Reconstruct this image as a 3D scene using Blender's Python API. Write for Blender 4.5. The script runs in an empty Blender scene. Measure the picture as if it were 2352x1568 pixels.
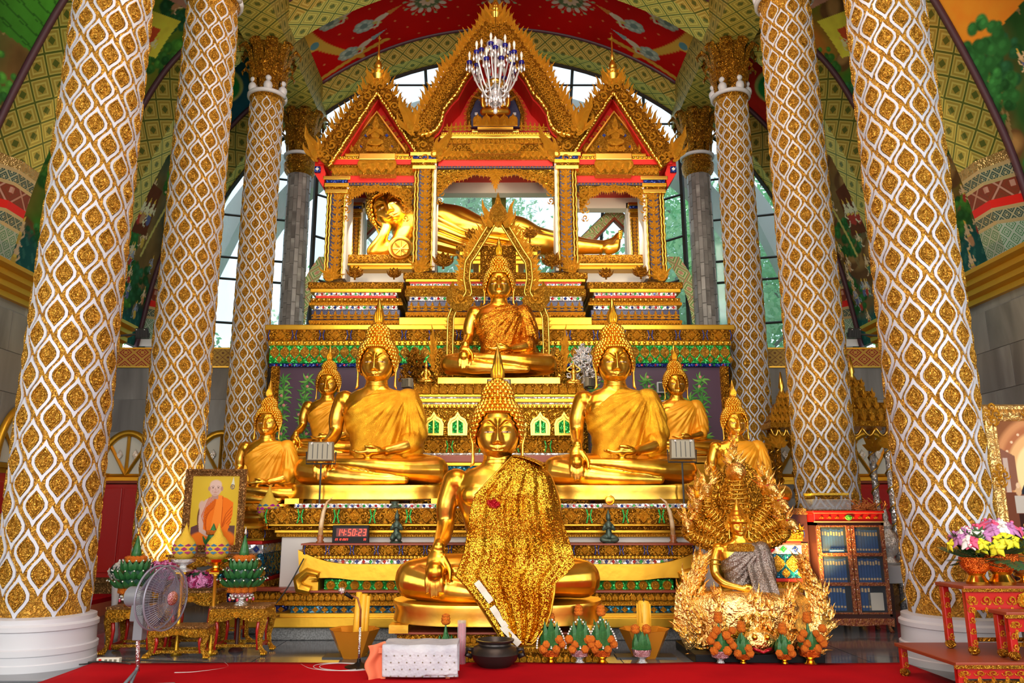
import bpy, bmesh, math, random
import numpy as np
from mathutils import Vector, Matrix, noise
from math import sin, cos, pi, sqrt, radians as R
random.seed(11)
S = bpy.context.scene
COL = S.collection
# ---------------------------------------------------------------- camera
F = 1800.0; CX = 1146.0; CY = 784.0; CAMZ = 1.4
PITCH = math.atan(.22); CP = cos(PITCH); SP = sin(PITCH)
cd = bpy.data.cameras.new('camera'); cam = bpy.data.objects.new('camera', cd); COL.objects.link(cam)
cam.location = (0, 0, CAMZ); cam.rotation_euler = (pi/2 + PITCH, 0, 0)
cd.sensor_width = 36; cd.lens = F/2352*36; cd.shift_x = (1176-CX)/2352; cd.clip_end = 300
S.camera = cam
# ---------------------------------------------------------------- world, exposure, lights
S.view_settings.view_transform = 'Standard'; S.view_settings.look = 'None'
S.view_settings.exposure = 0.0; S.view_settings.gamma = 1; S.view_settings.use_curve_mapping = False
S.cycles.max_bounces = 5; S.cycles.glossy_bounces = 3; S.cycles.diffuse_bounces = 2; S.cycles.adaptive_threshold = .035
S.cycles.transparent_max_bounces = 12; S.cycles.caustics_reflective = False; S.cycles.caustics_refractive = False
S.cycles.sample_clamp_indirect = 4; S.cycles.use_denoising = True
W = bpy.data.worlds.new('world'); S.world = W; W.use_nodes = True
nt = W.node_tree; bg = nt.nodes['Background']
sk = nt.nodes.new('ShaderNodeTexSky'); sk.sky_type = 'NISHITA'; sk.sun_disc = False
sk.sun_elevation = R(38); sk.sun_rotation = R(200)
mixc = nt.nodes.new('ShaderNodeMix'); mixc.data_type = 'RGBA'; mixc.inputs[0].default_value = .72
mixc.inputs[7].default_value = (.86, .96, 1.0, 1)
mulc = nt.nodes.new('ShaderNodeMix'); mulc.data_type = 'RGBA'; mulc.blend_type = 'MULTIPLY'; mulc.inputs[0].default_value = 1
mulc.inputs[7].default_value = (.16, .16, .16, 1)
nt.links.new(sk.outputs[0], mulc.inputs[6]); nt.links.new(mulc.outputs[2], mixc.inputs[6])
nt.links.new(mixc.outputs[2], bg.inputs[0]); bg.inputs[1].default_value = 2.0
def area(loc, target, size, power, col, sizey=None):
    l = bpy.data.lights.new('area_light', 'AREA'); l.energy = power; l.color = col; l.size = size
    l.shape = 'RECTANGLE'; l.size_y = sizey or size
    o = bpy.data.objects.new('area_light', l); COL.objects.link(o); o.location = loc
    o.rotation_euler = (Vector(target)-Vector(loc)).to_track_quat('-Z', 'Y').to_euler(); return o
def spot(loc, target, power, col, ang, blend=.6, size=.15):
    l = bpy.data.lights.new('spot_light', 'SPOT'); l.energy = power; l.color = col
    l.spot_size = R(ang); l.spot_blend = blend; l.shadow_soft_size = size
    o = bpy.data.objects.new('spot_light', l); COL.objects.link(o); o.location = loc
    o.rotation_euler = (Vector(target)-Vector(loc)).to_track_quat('-Z', 'Y').to_euler(); return o
area((0, -3.6, 3.4), (0, 10, 3.6), 9, 640, (1, .92, .80), 5)            # daylight of the open front of the hall
area((-6.4, 3.5, 3.0), (0, 10, 3.0), 4, 170, (1, .90, .74), 3)          # side doors standing open
area((6.4, 3.5, 3.0), (0, 10, 3.0), 4, 170, (1, .94, .84), 3)
area((0, 6.0, 9.8), (0, 12.5, 4.2), 5, 330, (1, .87, .66), 3)           # added soft fill from high up, not a fitting of the hall
area((0, 9.0, 6.6), (0, 14.5, 11.6), 4, 70, (1, .84, .60), 3)  # added fill aimed up to brighten the vault and gables
spot((-3.75, 9.75, .35), (-4.42, 10.6, 2.5), 330, (1, .66, .20), 80)       # uplights on the second pair of columns
spot((3.6, 9.6, .5), (4.42, 10.6, 2.9), 380, (1, .66, .20), 80)
for sx in (-1, 1):
    spot((sx*1.1, 7.6, 5.2), (sx*1.5, 10.6, 2.6), 330, (1, .80, .45), 44)   # flood lights on the images
    spot((sx*2.6, 9.2, 5.6), (sx*1.9, 14.2, 6.3), 420, (1, .80, .48), 60)
spot((0, 5.2, 4.4), (0, 8.7, 1.6), 230, (1, .88, .68), 50)
spot((0, 9.2, 5.0), (0, 12.2, 4.0), 240, (1, .80, .48), 46)
area((0, 14.0, 7.15), (0, 14.8, 6.0), 4.2, 55, (1, .82, .55), .4)              # lamps hidden in the shrine ceiling
for sx in (-1, 1): area((sx*2.2, 14.05, 6.75), (sx*2.2, 14.9, 5.9), 1.1, 20, (1, .82, .55), .3)
# ---------------------------------------------------------------- pixel helpers (a pixel and a distance give a place)
def fwup(y):
    b = (CY-y)/F; return CP-b*SP, b*CP+SP
def PZ(y, d): fw, up = fwup(y); return CAMZ+d*up/fw
def PM(y, d): return d/fwup(y)[0]/F
def PX(x, y, d): return (x-CX)*PM(y, d)
def P(x, y, d): return Vector((PX(x, y, d), d, PZ(y, d)))
# ---------------------------------------------------------------- materials
MATS = {}; WORLDTEX = {'gold_motif', 'medallion_gold', 'gold_foil', 'gold_dark', 'gold_fine', 'gold_carved', 'column_gold'}
def mat(name, col, rough=.5, metal=0, bump=None, var=None, spec=None, emit=None, sparkle=0, trans=0, coat=0, alpha=1):
    """bump=(kind, scale, strength)  var=(colour2, scale, kind)"""
    m = bpy.data.materials.new(name); m.use_nodes = True; t = m.node_tree; N = t.nodes; L = t.links.new
    b = N['Principled BSDF']; b.inputs['Base Color'].default_value = (*col, 1)
    b.inputs['Roughness'].default_value = rough; b.inputs['Metallic'].default_value = metal
    if spec is not None: b.inputs['Specular IOR Level'].default_value = spec
    if coat: b.inputs['Coat Weight'].default_value = coat
    if trans: b.inputs['Transmission Weight'].default_value = trans
    if alpha < 1: b.inputs['Alpha'].default_value = alpha
    if emit: b.inputs['Emission Color'].default_value = (*emit[0], 1); b.inputs['Emission Strength'].default_value = emit[1]
    tc = N.new('ShaderNodeTexCoord'); co = tc.outputs['Object']
    if name in WORLDTEX: co = N.new('ShaderNodeNewGeometry').outputs['Position']
    m['co'] = 0
    def tex(kind, sc):
        if kind == 'noise':
            n = N.new('ShaderNodeTexNoise'); n.inputs['Scale'].default_value = sc; n.inputs['Detail'].default_value = 4; L(co, n.inputs['Vector']); return n.outputs['Fac']
        if kind == 'carve':     # scroll-like relief
            n = N.new('ShaderNodeTexNoise'); n.inputs['Scale'].default_value = sc*.5; n.inputs['Detail'].default_value = 1; L(co, n.inputs['Vector'])
            v = N.new('ShaderNodeVectorMath'); v.operation = 'MULTIPLY_ADD'; L(n.outputs['Color'], v.inputs[0]); v.inputs[1].default_value = (.12,)*3; L(co, v.inputs[2])
            n = N.new('ShaderNodeTexVoronoi'); n.feature = 'SMOOTH_F1'; n.inputs['Scale'].default_value = sc; L(v.outputs[0], n.inputs['Vector'])
            s = N.new('ShaderNodeMath'); s.operation = 'SINE'; mm = N.new('ShaderNodeMath'); mm.operation = 'MULTIPLY'; mm.inputs[1].default_value = 16
            L(n.outputs['Distance'], mm.inputs[0]); L(mm.outputs[0], s.inputs[0]); return s.outputs[0]
        if kind == 'voro':
            n = N.new('ShaderNodeTexVoronoi'); n.inputs['Scale'].default_value = sc; L(co, n.inputs['Vector']); return n.outputs['Distance']
        if kind == 'wave':
            n = N.new('ShaderNodeTexWave'); n.inputs['Scale'].default_value = sc; n.inputs['Distortion'].default_value = 3; L(co, n.inputs['Vector']); return n.outputs['Fac']
    if bump:
        bn = N.new('ShaderNodeBump'); bn.inputs['Strength'].default_value = bump[2]; bn.inputs['Distance'].default_value = bump[3] if len(bump) > 3 else .02
        L(tex(bump[0], bump[1]), bn.inputs['Height']); L(bn.outputs[0], b.inputs['Normal'])
    if sparkle:
        v = N.new('ShaderNodeTexVoronoi'); v.inputs['Scale'].default_value = sparkle; L(co, v.inputs['Vector'])
        s = N.new('ShaderNodeVectorMath'); s.operation = 'MULTIPLY_ADD'; L(v.outputs['Color'], s.inputs[0]); s.inputs[1].default_value = (.9,)*3; s.inputs[2].default_value = (-.45,)*3
        g = N.new('ShaderNodeNewGeometry'); a = N.new('ShaderNodeVectorMath'); a.operation = 'ADD'; L(s.outputs[0], a.inputs[0]); L(g.outputs['Normal'], a.inputs[1])
        nn = N.new('ShaderNodeVectorMath'); nn.operation = 'NORMALIZE'; L(a.outputs[0], nn.inputs[0]); L(nn.outputs[0], b.inputs['Normal'])
    if var:
        r = N.new('ShaderNodeMix'); r.data_type = 'RGBA'; r.inputs[6].default_value = (*col, 1); r.inputs[7].default_value = (*var[0], 1)
        mr = N.new('ShaderNodeMapRange'); mr.inputs[1].default_value = .38; mr.inputs[2].default_value = .62
        L(tex(var[2] if len(var) > 2 else 'noise', var[1]), mr.inputs[0]); L(mr.outputs[0], r.inputs[0]); L(r.outputs[2], b.inputs['Base Color'])
    MATS[name] = m; return m
G1 = (1.0, .63, .11)
mat('gold_leaf', G1, .30, 1, ('noise', 3, .12, .02), ((.86, .44, .04), 1.2))
mat('gold_bright', (1, .64, .11), .3, 1)
mat('gold_plain', (.76, .42, .035), .36, .85, ('noise', 9, .25, .01))
mat('gold_carved', (.90, .50, .05), .32, .82, ('carve', 22, 1.0, .016), ((.62, .27, .015), 30))
mat('gold_fine', (.92, .53, .06), .32, .8, ('carve', 46, 1.0, .009), ((.60, .26, .015), 50))
mat('gold_motif', (.98, .50, .04), .3, .84, ('carve', 70, .7, .006))
mat('gold_dark', (.64, .30, .022), .34, .8, ('carve', 26, 1.0, .016), ((.36, .14, .01), 24))
mat('gold_foil', (1, .74, .28), .22, 1, ('noise', 26, .8, .03), ((.95, .52, .14), 5))
mat('column_gold', (.80, .43, .055), .42, .45, ('carve', 28, .9, .01), ((.50, .22, .02), 30))
mat('medallion_gold', (.95, .55, .08), .36, .6, ('carve', 34, 1.0, .009), ((.60, .29, .03), 36))
mat('white_inlay', (.62, .65, .74), .4, 0)
mat('white_paint', (.66, .67, .72), .45, 0)
mat('off_white', (.78, .70, .64), .6)
mat('red_lacquer', (.50, .012, .01), .3, 0, coat=.3)
mat('red_paint', (.74, .015, .008), .5)
mat('red_cloth', (.56, .004, .01), .85, 0, ('noise', 90, .3, .004), ((.42, .002, .008), .9), spec=.1)
mat('brown_red', (.30, .05, .02), .4)
mat('sequin_gold', (.74, .42, .035), .24, 1, sparkle=70, var=((.50, .20, .010), 1.6))
mat('sequin_brown', (.62, .25, .02), .3, .95, sparkle=70, var=((.42, .13, .008), 2.5))
mat('cloth_gold', (.92, .52, .03), .34, .85, ('voro', 70, .6, .008), ((.72, .33, .015), 2.6))
mat('cloth_orange', (.95, .40, .015), .5, .35, ('noise', 40, .2, .01))
mat('silver_net', (.30, .25, .22), .35, .85, sparkle=60)
mat('mosaic_green', (.01, .26, .04), .15, .4, sparkle=60, var=((.02, .50, .08), 30))
mat('mosaic_blue', (.01, .05, .34), .15, .4, sparkle=50, var=((.01, .015, .12), 24))
mat('mosaic_teal', (.01, .22, .34), .15, .4, sparkle=50, var=((.01, .05, .10), 18))
mat('mosaic_white', (.80, .80, .82), .12, .55, sparkle=45)
mat('mosaic_red', (.45, .01, .02), .12, .4, sparkle=40)
mat('navy', (.03, .035, .10), .35, .2, ('voro', 60, .5, .004))
mat('purple_panel', (.075, .028, .06), .45)
mat('leaf_paint', (.05, .24, .03), .6); mat('leaf_paint_light', (.16, .42, .06), .6); mat('pink_paint', (.70, .25, .22), .6)
mat('dark_metal', (.02, .02, .022), .4, .6)
mat('window_frame', (.03, .03, .028), .4, .3)
mat('bronze_green', (.07, .11, .085), .45, .5, ('noise', 20, .3, .01))
mat('bowl_metal', (.05, .042, .04), .38, .7, ('noise', 12, .3, .01))
mat('horn', (.62, .36, .14), .3, 0, None, ((.80, .62, .38), 9))
mat('wood_turned', (.38, .13, .04), .3, 0, None, ((.24, .07, .02), 12))
mat('wax', (.95, .48, .03), .4, 0, ('noise', 14, .5, .01)); mat('wax_dark', (.75, .28, .01), .5)
mat('amber_glass', (.78, .28, .02), .15, .3); mat('black_plastic', (.006, .006, .007), .45, spec=.2)
mat('flood_grey', (.26, .23, .17), .45, .4); mat('flood_dark', (.06, .06, .06), .5, .3)
mat('led_red', (.9, .02, .01), .4, emit=((1, .06, .03), 2.6)); mat('led_dim', (.12, .012, .012), .4)
mat('marigold', (.90, .17, .004), .7, 0, ('voro', 120, 1, .01), ((.85, .24, .006), 60))
mat('leaf_green', (.02, .13, .035), .4, 0, ('wave', 20, .2, .01), ((.04, .20, .05), 20))
mat('leaf_dark', (.012, .075, .045), .4)
mat('eye_white', (.60, .48, .34), .4); mat('jasmine', (.88, .88, .84), .6); mat('pink_bud', (.75, .08, .14), .5)
mat('pink_silver', (.72, .40, .44), .2, .9, ('carve', 60, .6, .005)); mat('silver', (.82, .84, .86), .18, 1, ('carve', 60, .5, .004))
mat('red_gold', (.85, .16, .02), .2, .9, ('carve', 60, .6, .005)); mat('gold_foot', (1, .62, .08), .2, 1)
mat('grey_plastic', (.20, .22, .25), .4); mat('fan_grey', (.26, .27, .34), .35, .2); mat('fan_blade', (.18, .17, .26), .3, 0, alpha=.55)
mat('cream_plastic', (.78, .74, .62), .5); mat('cable_black', (.01, .01, .01), .5); mat('cable_white', (.6, .6, .6), .5)
mat('granite', (.16, .155, .15), .35, 0, None, ((.34, .33, .32), 60))
mat('orchid', (.56, .10, .33), .6, 0, None, ((.78, .36, .60), 14)); mat('orchid_deep', (.36, .02, .12), .6)
mat('woven_yellow', (.86, .55, .04), .55, 0, ('voro', 90, .8, .008)); mat('woven_pink', (.70, .06, .28), .55, 0, ('voro', 90, .8, .008)); mat('woven_blue', (.10, .38, .68), .55, 0, ('voro', 90, .8, .008))
mat('magenta', (.62, .01, .42), .5, 0, ('voro', 80, .6, .008))
mat('quilt', (.66, .68, .74), .8, 0, ('voro', 40, .5, .008), ((.52, .54, .62), 6)); mat('orange_lace', (.90, .22, .10), .8)
mat('frame_bronze', (.40, .21, .07), .38, .75, ('carve', 30, .9, .01)); mat('frame_gold', (.78, .50, .18), .36, .8, ('carve', 24, .5, .01))
mat('cabinet_wood', (.22, .035, .02), .3, .1, ('carve', 30, .5, .006), ((.42, .16, .05), 44)); mat('cabinet_dark', (.06, .015, .012), .4)
mat('book_blue', (.012, .07, .26), .5, spec=.2); mat('gilt', (.85, .62, .30), .4, .6); mat('paper', (.75, .70, .60), .7)
mat('cab_glass', (.3, .4, .5), .05, 0, alpha=.07); mat('clear_glass', (.7, .72, .74), .05, 0, alpha=.3)
mat('crystal', (.85, .85, .90), .05, .35, alpha=.8); mat('cobalt', (.01, .01, .22), .1)
mat('yellow_flower', (.88, .84, .03), .6); mat('violet_flower', (.55, .22, .50), .6); mat('rose', (.80, .10, .22), .6); mat('fern', (.05, .13, .04), .6)
mat('straw', (.62, .20, .04), .7); mat('green_light', (.12, .48, .06), .6)
mat('bark', (.10, .08, .065), .8); mat('concrete', (.62, .63, .62), .7); mat('purple_edge', (.075, .025, .04), .5)
def glass_mat():
    m = bpy.data.materials.new('pane_glass'); m.use_nodes = True; t = m.node_tree; N = t.nodes; L = t.links.new
    out = N['Material Output']; N.remove(N['Principled BSDF'])
    a = N.new('ShaderNodeBsdfTransparent'); a.inputs[0].default_value = (.86, .95, 1, 1)
    g = N.new('ShaderNodeBsdfDiffuse'); g.inputs[0].default_value = (.75, .85, .9, 1)
    q = N.new('ShaderNodeBsdfGlossy'); q.inputs['Roughness'].default_value = .08; q.inputs[0].default_value = (.8, .9, 1, 1)
    n = N.new('ShaderNodeTexNoise'); n.inputs['Scale'].default_value = 1.3; n.inputs['Detail'].default_value = 5
    mr = N.new('ShaderNodeMapRange'); mr.inputs[1].default_value = .4; mr.inputs[2].default_value = .75; mr.inputs[3].default_value = .10; mr.inputs[4].default_value = .5
    L(n.outputs['Fac'], mr.inputs[0])
    x = N.new('ShaderNodeMixShader'); L(mr.outputs[0], x.inputs[0]); L(a.outputs[0], x.inputs[1]); 
    tr = N.new('ShaderNodeBsdfTranslucent'); tr.inputs[0].default_value = (.85, .95, 1, 1); L(tr.outputs[0], x.inputs[2])
    y = N.new('ShaderNodeMixShader'); y.inputs[0].default_value = .06; L(x.outputs[0], y.inputs[1]); L(q.outputs[0], y.inputs[2]); L(y.outputs[0], out.inputs[0])
    MATS['pane_glass'] = m
glass_mat()
def pattern_mat(name, cola, colb, colc, scale, rough=.5):
    """diamond lattice print on the 'puv' surface coordinates"""
    m = bpy.data.materials.new(name); m.use_nodes = True; t = m.node_tree; N = t.nodes; L = t.links.new
    b = N['Principled BSDF']; b.inputs['Roughness'].default_value = rough; b.inputs['Metallic'].default_value = .15
    at = N.new('ShaderNodeAttribute'); at.attribute_name = 'puv'; sp = N.new('ShaderNodeSeparateXYZ'); L(at.outputs['Vector'], sp.inputs[0])
    def math_(op, a, bb=None):
        n = N.new('ShaderNodeMath'); n.operation = op
        for i, q in enumerate((a, bb)):
            if q is None: continue
            if isinstance(q, (int, float)): n.inputs[i].default_value = q
            else: L(q, n.inputs[i])
        return n.outputs[0]
    x = math_('MULTIPLY', sp.outputs[0], scale); y = math_('MULTIPLY', sp.outputs[1], scale)
    p = math_('ABSOLUTE', math_('SUBTRACT', math_('FRACT', math_('ADD', x, y)), .5))
    q = math_('ABSOLUTE', math_('SUBTRACT', math_('FRACT', math_('SUBTRACT', x, y)), .5))
    mx = math_('MAXIMUM', p, q)          # 0 centre .5 edge
    line = math_('GREATER_THAN', mx, .40); ring = math_('MULTIPLY', math_('GREATER_THAN', mx, .22), math_('LESS_THAN', mx, .30))
    star = math_('LESS_THAN', math_('ADD', p, q), .2)
    edge2 = math_('GREATER_THAN', mx, .455)
    def mix(f, a, c):
        n = N.new('ShaderNodeMix'); n.data_type = 'RGBA'; L(f, n.inputs[0])
        if isinstance(a, tuple): n.inputs[6].default_value = (*a, 1)
        else: L(a, n.inputs[6])
        n.inputs[7].default_value = (*c, 1); return n.outputs[2]
    c = mix(star, cola, colb); c = mix(ring, c, colc); c = mix(line, c, colc); c = mix(edge2, c, colb)
    L(c, b.inputs['Base Color']); MATS[name] = m
pattern_mat('rib_pattern', (.32, .23, .035), (.085, .10, .012), (.47, .38, .085), 2.2)
pattern_mat('rib_pattern_lit', (.52, .42, .07), (.16, .19, .03), (.74, .66, .14), 2.2)  # rib print in lighter colours, the light on the soffits painted in
pattern_mat('red_weave', (.36, .03, .015), (.62, .34, .05), (.62, .34, .05), 3.2)
pattern_mat('gold_weave', (.40, .22, .03), (.16, .05, .01), (.55, .33, .05), 5)
pattern_mat('net_pattern', (.01, .05, .04), (.5, .42, .22), (.34, .34, .22), 5)
pattern_mat('rose_trim', (.62, .60, .34), (.60, .30, .2), (.14, .36, .07), 2.6)
def vcol_mat():
    m = bpy.data.materials.new('mural_paint'); m.use_nodes = True; t = m.node_tree; N = t.nodes; L = t.links.new
    b = N['Principled BSDF']; b.inputs['Roughness'].default_value = .8; b.inputs['Specular IOR Level'].default_value = .1
    a = N.new('ShaderNodeAttribute'); a.attribute_name = 'paint'; L(a.outputs['Color'], b.inputs['Base Color']); MATS['mural_paint'] = m
vcol_mat()
def marble(name, c1, c2, c3, rough, tw, th, axes):
    """veined stone tiles; axes picks the surface coordinates"""
    m = bpy.data.materials.new(name); m.use_nodes = True; t = m.node_tree; N = t.nodes; L = t.links.new
    b = N['Principled BSDF']; b.inputs['Roughness'].default_value = rough
    g = N.new('ShaderNodeNewGeometry'); oi = N.new('ShaderNodeObjectInfo')
    mp = N.new('ShaderNodeMapping'); mp.inputs['Scale'].default_value = axes; L(g.outputs['Position'], mp.inputs[0])
    ad = N.new('ShaderNodeVectorMath'); ad.operation = 'MULTIPLY_ADD'; ad.inputs[1].default_value = (17, 17, 17)
    cx = N.new('ShaderNodeCombineXYZ')
    for i in range(3): L(oi.outputs['Random'], cx.inputs[i])
    L(cx.outputs[0], ad.inputs[0]); L(mp.outputs[0], ad.inputs[2])
    n = N.new('ShaderNodeTexNoise'); n.inputs['Scale'].default_value = 1.6; n.inputs['Detail'].default_value = 6; n.inputs['Distortion'].default_value = .8; L(ad.outputs[0], n.inputs['Vector'])
    r = N.new('ShaderNodeValToRGB'); r.color_ramp.elements[0].color = (*c1, 1); r.color_ramp.elements[0].position = .3
    r.color_ramp.elements[1].color = (*c2, 1); r.color_ramp.elements[1].position = .62; e = r.color_ramp.elements.new(.72); e.color = (*c3, 1)
    L(n.outputs['Fac'], r.inputs[0]); hv = N.new('ShaderNodeHueSaturation'); L(r.outputs[0], hv.inputs['Color'])
    mr = N.new('ShaderNodeMapRange'); mr.inputs[3].default_value = .82; mr.inputs[4].default_value = 1.2; L(oi.outputs['Random'], mr.inputs[0]); L(mr.outputs[0], hv.inputs['Value'])
    L(hv.outputs[0], b.inputs['Base Color']); MATS[name] = m
marble('marble_wall', (.13, .12, .115), (.27, .26, .245), (.46, .46, .44), .28, 1, 1, (1.2, 1.2, .25))
marble('marble_floor', (.065, .07, .085), (.15, .16, .18), (.30, .32, .34), .10, 1, 1, (1, 1, 1))
marble('mosaic_stone', (.13, .12, .12), (.30, .29, .29), (.48, .48, .48), .3, 1, 1, (1, 1, 1))
def leaf_mat(name, col):
    m = bpy.data.materials.new(name); m.use_nodes = True; t = m.node_tree; N = t.nodes; L = t.links.new
    b = N['Principled BSDF']; b.inputs['Base Color'].default_value = (*col, 1); b.inputs['Roughness'].default_value = .4
    tr = N.new('ShaderNodeBsdfTranslucent'); tr.inputs[0].default_value = (col[0]*1.5, col[1]*1.5, col[2], 1)
    x = N.new('ShaderNodeMixShader'); x.inputs[0].default_value = .5; L(b.outputs[0], x.inputs[1]); L(tr.outputs[0], x.inputs[2]); L(x.outputs[0], N['Material Output'].inputs[0]); MATS[name] = m
leaf_mat('tree_leaf', (.16, .42, .22)); leaf_mat('tree_leaf_pale', (.30, .52, .34))
# ---------------------------------------------------------------- mesh builder
class MB:
    def __init__(s): s.v = []; s.f = []; s.uv = None
    def add(s, v, f):
        n = len(s.v); s.v += [tuple(q) for q in v]; s.f += [tuple(i+n for i in q) for q in f]; return s
    def box(s, x0, x1, y0, y1, z0, z1):
        return s.add([(x, y, z) for z in (z0, z1) for y in (y0, y1) for x in (x0, x1)], [(0, 2, 3, 1), (4, 5, 7, 6), (0, 1, 5, 4), (2, 6, 7, 3), (0, 4, 6, 2), (1, 3, 7, 5)])
    def prism(s, poly, y0, y1):         # polygon in x,z extruded in y (faces -y first)
        n = len(poly); v = [(x, y0, z) for x, z in poly]+[(x, y1, z) for x, z in poly]
        return s.add(v, [tuple(range(n)), tuple(range(2*n-1, n-1, -1))]+[(i, i+n, (i+1) % n+n, (i+1) % n) for i in range(n)])
    def strip(s, a, b, y0, y1):         # closed band between polylines a and b (x,z), extruded in y
        for i in range(len(a)-1): s.prism([a[i], a[i+1], b[i+1], b[i]], y0, y1)
        return s
    def tube(s, pts, rad, n=8, caps=True, flat=1.0, up=None):
        pts = [Vector(p) for p in pts]; m = len(pts); rad = [rad]*m if isinstance(rad, (int, float)) else rad
        base = len(s.v); u = None
        for i, p in enumerate(pts):
            t = (pts[min(i+1, m-1)]-pts[max(i-1, 0)]).normalized()
            if u is None:
                u = Vector(up) if up else (Vector((0, 0, 1)) if abs(t.z) < .9 else Vector((0, 1, 0)))
            u = (u-t*u.dot(t)); u = u.normalized() if u.length > 1e-6 else t.orthogonal().normalized()
            w = t.cross(u)
            for k in range(n):
                a = 2*pi*k/n; s.v.append(tuple(p+(u*cos(a)*flat+w*sin(a))*rad[i]))
        for i in range(m-1):
            for k in range(n):
                a = base+i*n+k; b = base+i*n+(k+1) % n; s.f.append((a, b, b+n, a+n))
        if caps: s.f.append(tuple(base+k for k in range(n-1, -1, -1))); s.f.append(tuple(base+(m-1)*n+k for k in range(n)))
        return s
    def lathe(s, prof, n=24, c=(0, 0, 0), sx=1, sy=1, mod=None):
        base = len(s.v)
        for r, z in prof:
            for k in range(n):
                a = 2*pi*k/n; q = r*(mod(a, z) if mod else 1); s.v.append((c[0]+q*cos(a)*sx, c[1]+q*sin(a)*sy, c[2]+z))
        m = len(prof)
        for i in range(m-1):
            for k in range(n):
                a = base+i*n+k; b = base+i*n+(k+1) % n; s.f.append((a, b, b+n, a+n))
        s.f.append(tuple(base+k for k in range(n-1, -1, -1))); s.f.append(tuple(base+(m-1)*n+k for k in range(n)))
        return s
    def ball(s, c, r, n=8, m=6, sc=(1, 1, 1)):
        pr = [(max(sin(pi*i/m), .02)*r, -cos(pi*i/m)*r*sc[2]) for i in range(m+1)]; return s.lathe(pr, n, c, sc[0], sc[1])
    def relief(s, out, rings, c=(0, 0, 0), sc=1.0, rot=0, cz=0):
        """outline (x,z) about its centre; rings (scale, height towards -y), last may be scale 0"""
        base = len(s.v); n = len(out); ca, sa = cos(rot), sin(rot)
        for k, h in rings:
            for x, z in out:
                x1, z1 = x*k*sc, (cz+(z-cz)*k)*sc; s.v.append((c[0]+x1*ca-z1*sa, c[1]-h*sc, c[2]+x1*sa+z1*ca))
        m = len(rings)
        for i in range(m-1):
            for k in range(n):
                a = base+i*n+k; b = base+i*n+(k+1) % n; s.f.append((a, b, b+n, a+n))
        s.f.append(tuple(base+(m-1)*n+k for k in range(n))); return s
    def leaf(s, pts, wid, h=.03, n=None):
        """ridged blade along a centre line in x,z (3D points allowed), raised towards -y"""
        pts = [Vector((p[0], 0, p[1])) if len(p) == 2 else Vector(p) for p in pts]; base = len(s.v); m = len(pts)
        n = Vector(n or (0, -1, 0))
        for i, p in enumerate(pts):
            t = (pts[min(i+1, m-1)]-pts[max(i-1, 0)]).normalized(); w = t.cross(n); w = w.normalized()*wid[i]
            hh = n*h*min(1, wid[i]/max(max(wid), 1e-5)+.2)
            s.v += [tuple(p-w), tuple(p-w*.35+hh*.7), tuple(p+hh), tuple(p+w*.35+hh*.7), tuple(p+w), tuple(p-hh*.3)]
        for i in range(m-1):
            for k in range(6):
                a = base+i*6+k; b = base+i*6+(k+1) % 6; s.f.append((a, a+6, b+6, b))
        return s
    def grid(s, fn, nu, nv, uvs=None, closed=False):
        base = len(s.v); 
        for i in range(nu+1):
            for j in range(nv+1): s.v.append(tuple(fn(i/nu, j/nv)))
        for i in range(nu):
            for j in range(nv):
                a = base+i*(nv+1)+j; s.f.append((a, a+1, a+nv+2, a+nv+1))
        if uvs:
            s.uv = s.uv or []
            s.uv += [(0, 0)]*(base-len(s.uv))+[uvs(i/nu, j/nv) for i in range(nu+1) for j in range(nv+1)]
        return s
    def xf(s, M_, start=0):
        for i in range(start, len(s.v)): s.v[i] = tuple(M_ @ Vector(s.v[i]))
        return s
    def mesh(s, name, m, smooth=False, off=None, angle=None):
        me = bpy.data.meshes.new(name); v = s.v
        if off is not None: v = [(a[0]-off[0], a[1]-off[1], a[2]-off[2]) for a in v]
        me.from_pydata(v, [], s.f)
        me.materials.append(MATS[m])
        if s.uv:
            a = me.attributes.new('puv', 'FLOAT2', 'POINT'); uv = s.uv+[(0, 0)]*(len(v)-len(s.uv)); a.data.foreach_set('vector', np.array(uv, dtype='f').ravel())
        if smooth:
            me.shade_smooth()
            if angle: me.set_sharp_from_angle(angle=R(angle))
        return me
    def build(s, name, m, parent=None, smooth=False, angle=None, kind=None, bevel=0, label=None, local=False):
        off = None
        if parent is not None and not local: off = wloc(parent)
        o = bpy.data.objects.new(name, s.mesh(name, m, smooth or bool(angle), off, angle)); COL.objects.link(o)
        if parent is not None: o.parent = parent
        if bevel:
            b = o.modifiers.new('bevel', 'BEVEL'); b.width = bevel; b.segments = 2; b.limit_method = 'ANGLE'
        if kind: o['kind'] = kind
        if label: o['label'] = label
        return o
def wloc(o):
    v = Vector((0, 0, 0))
    while o is not None: v = v+o.location; o = o.parent
    return v
def thing(name, label, cat, loc=(0, 0, 0), group=None, rz=0):
    o = bpy.data.objects.new(name, None); COL.objects.link(o); o.location = loc; o.rotation_euler = (0, 0, rz)
    o.empty_display_size = .1; o['label'] = label; o['category'] = cat
    if group: o['group'] = group
    return o
def tag(o, label, cat, group=None):
    o['label'] = label; o['category'] = cat
    if group: o['group'] = group
    return o
def inst(name, me, parent, loc, sc=1, rz=0, rot=None, world=True, kind=None, label=None):
    o = bpy.data.objects.new(name, me); COL.objects.link(o)
    if parent is not None: o.parent = parent
    l = Vector(loc)
    if parent is not None and world: l = l-wloc(parent)
    o.location = l; o.scale = (sc,)*3 if isinstance(sc, (int, float)) else sc; o.rotation_euler = rot or (0, 0, rz)
    if kind: o['kind'] = kind
    if label: o['label'] = label
    return o
def mirrored(o, name=None):
    pass
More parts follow.
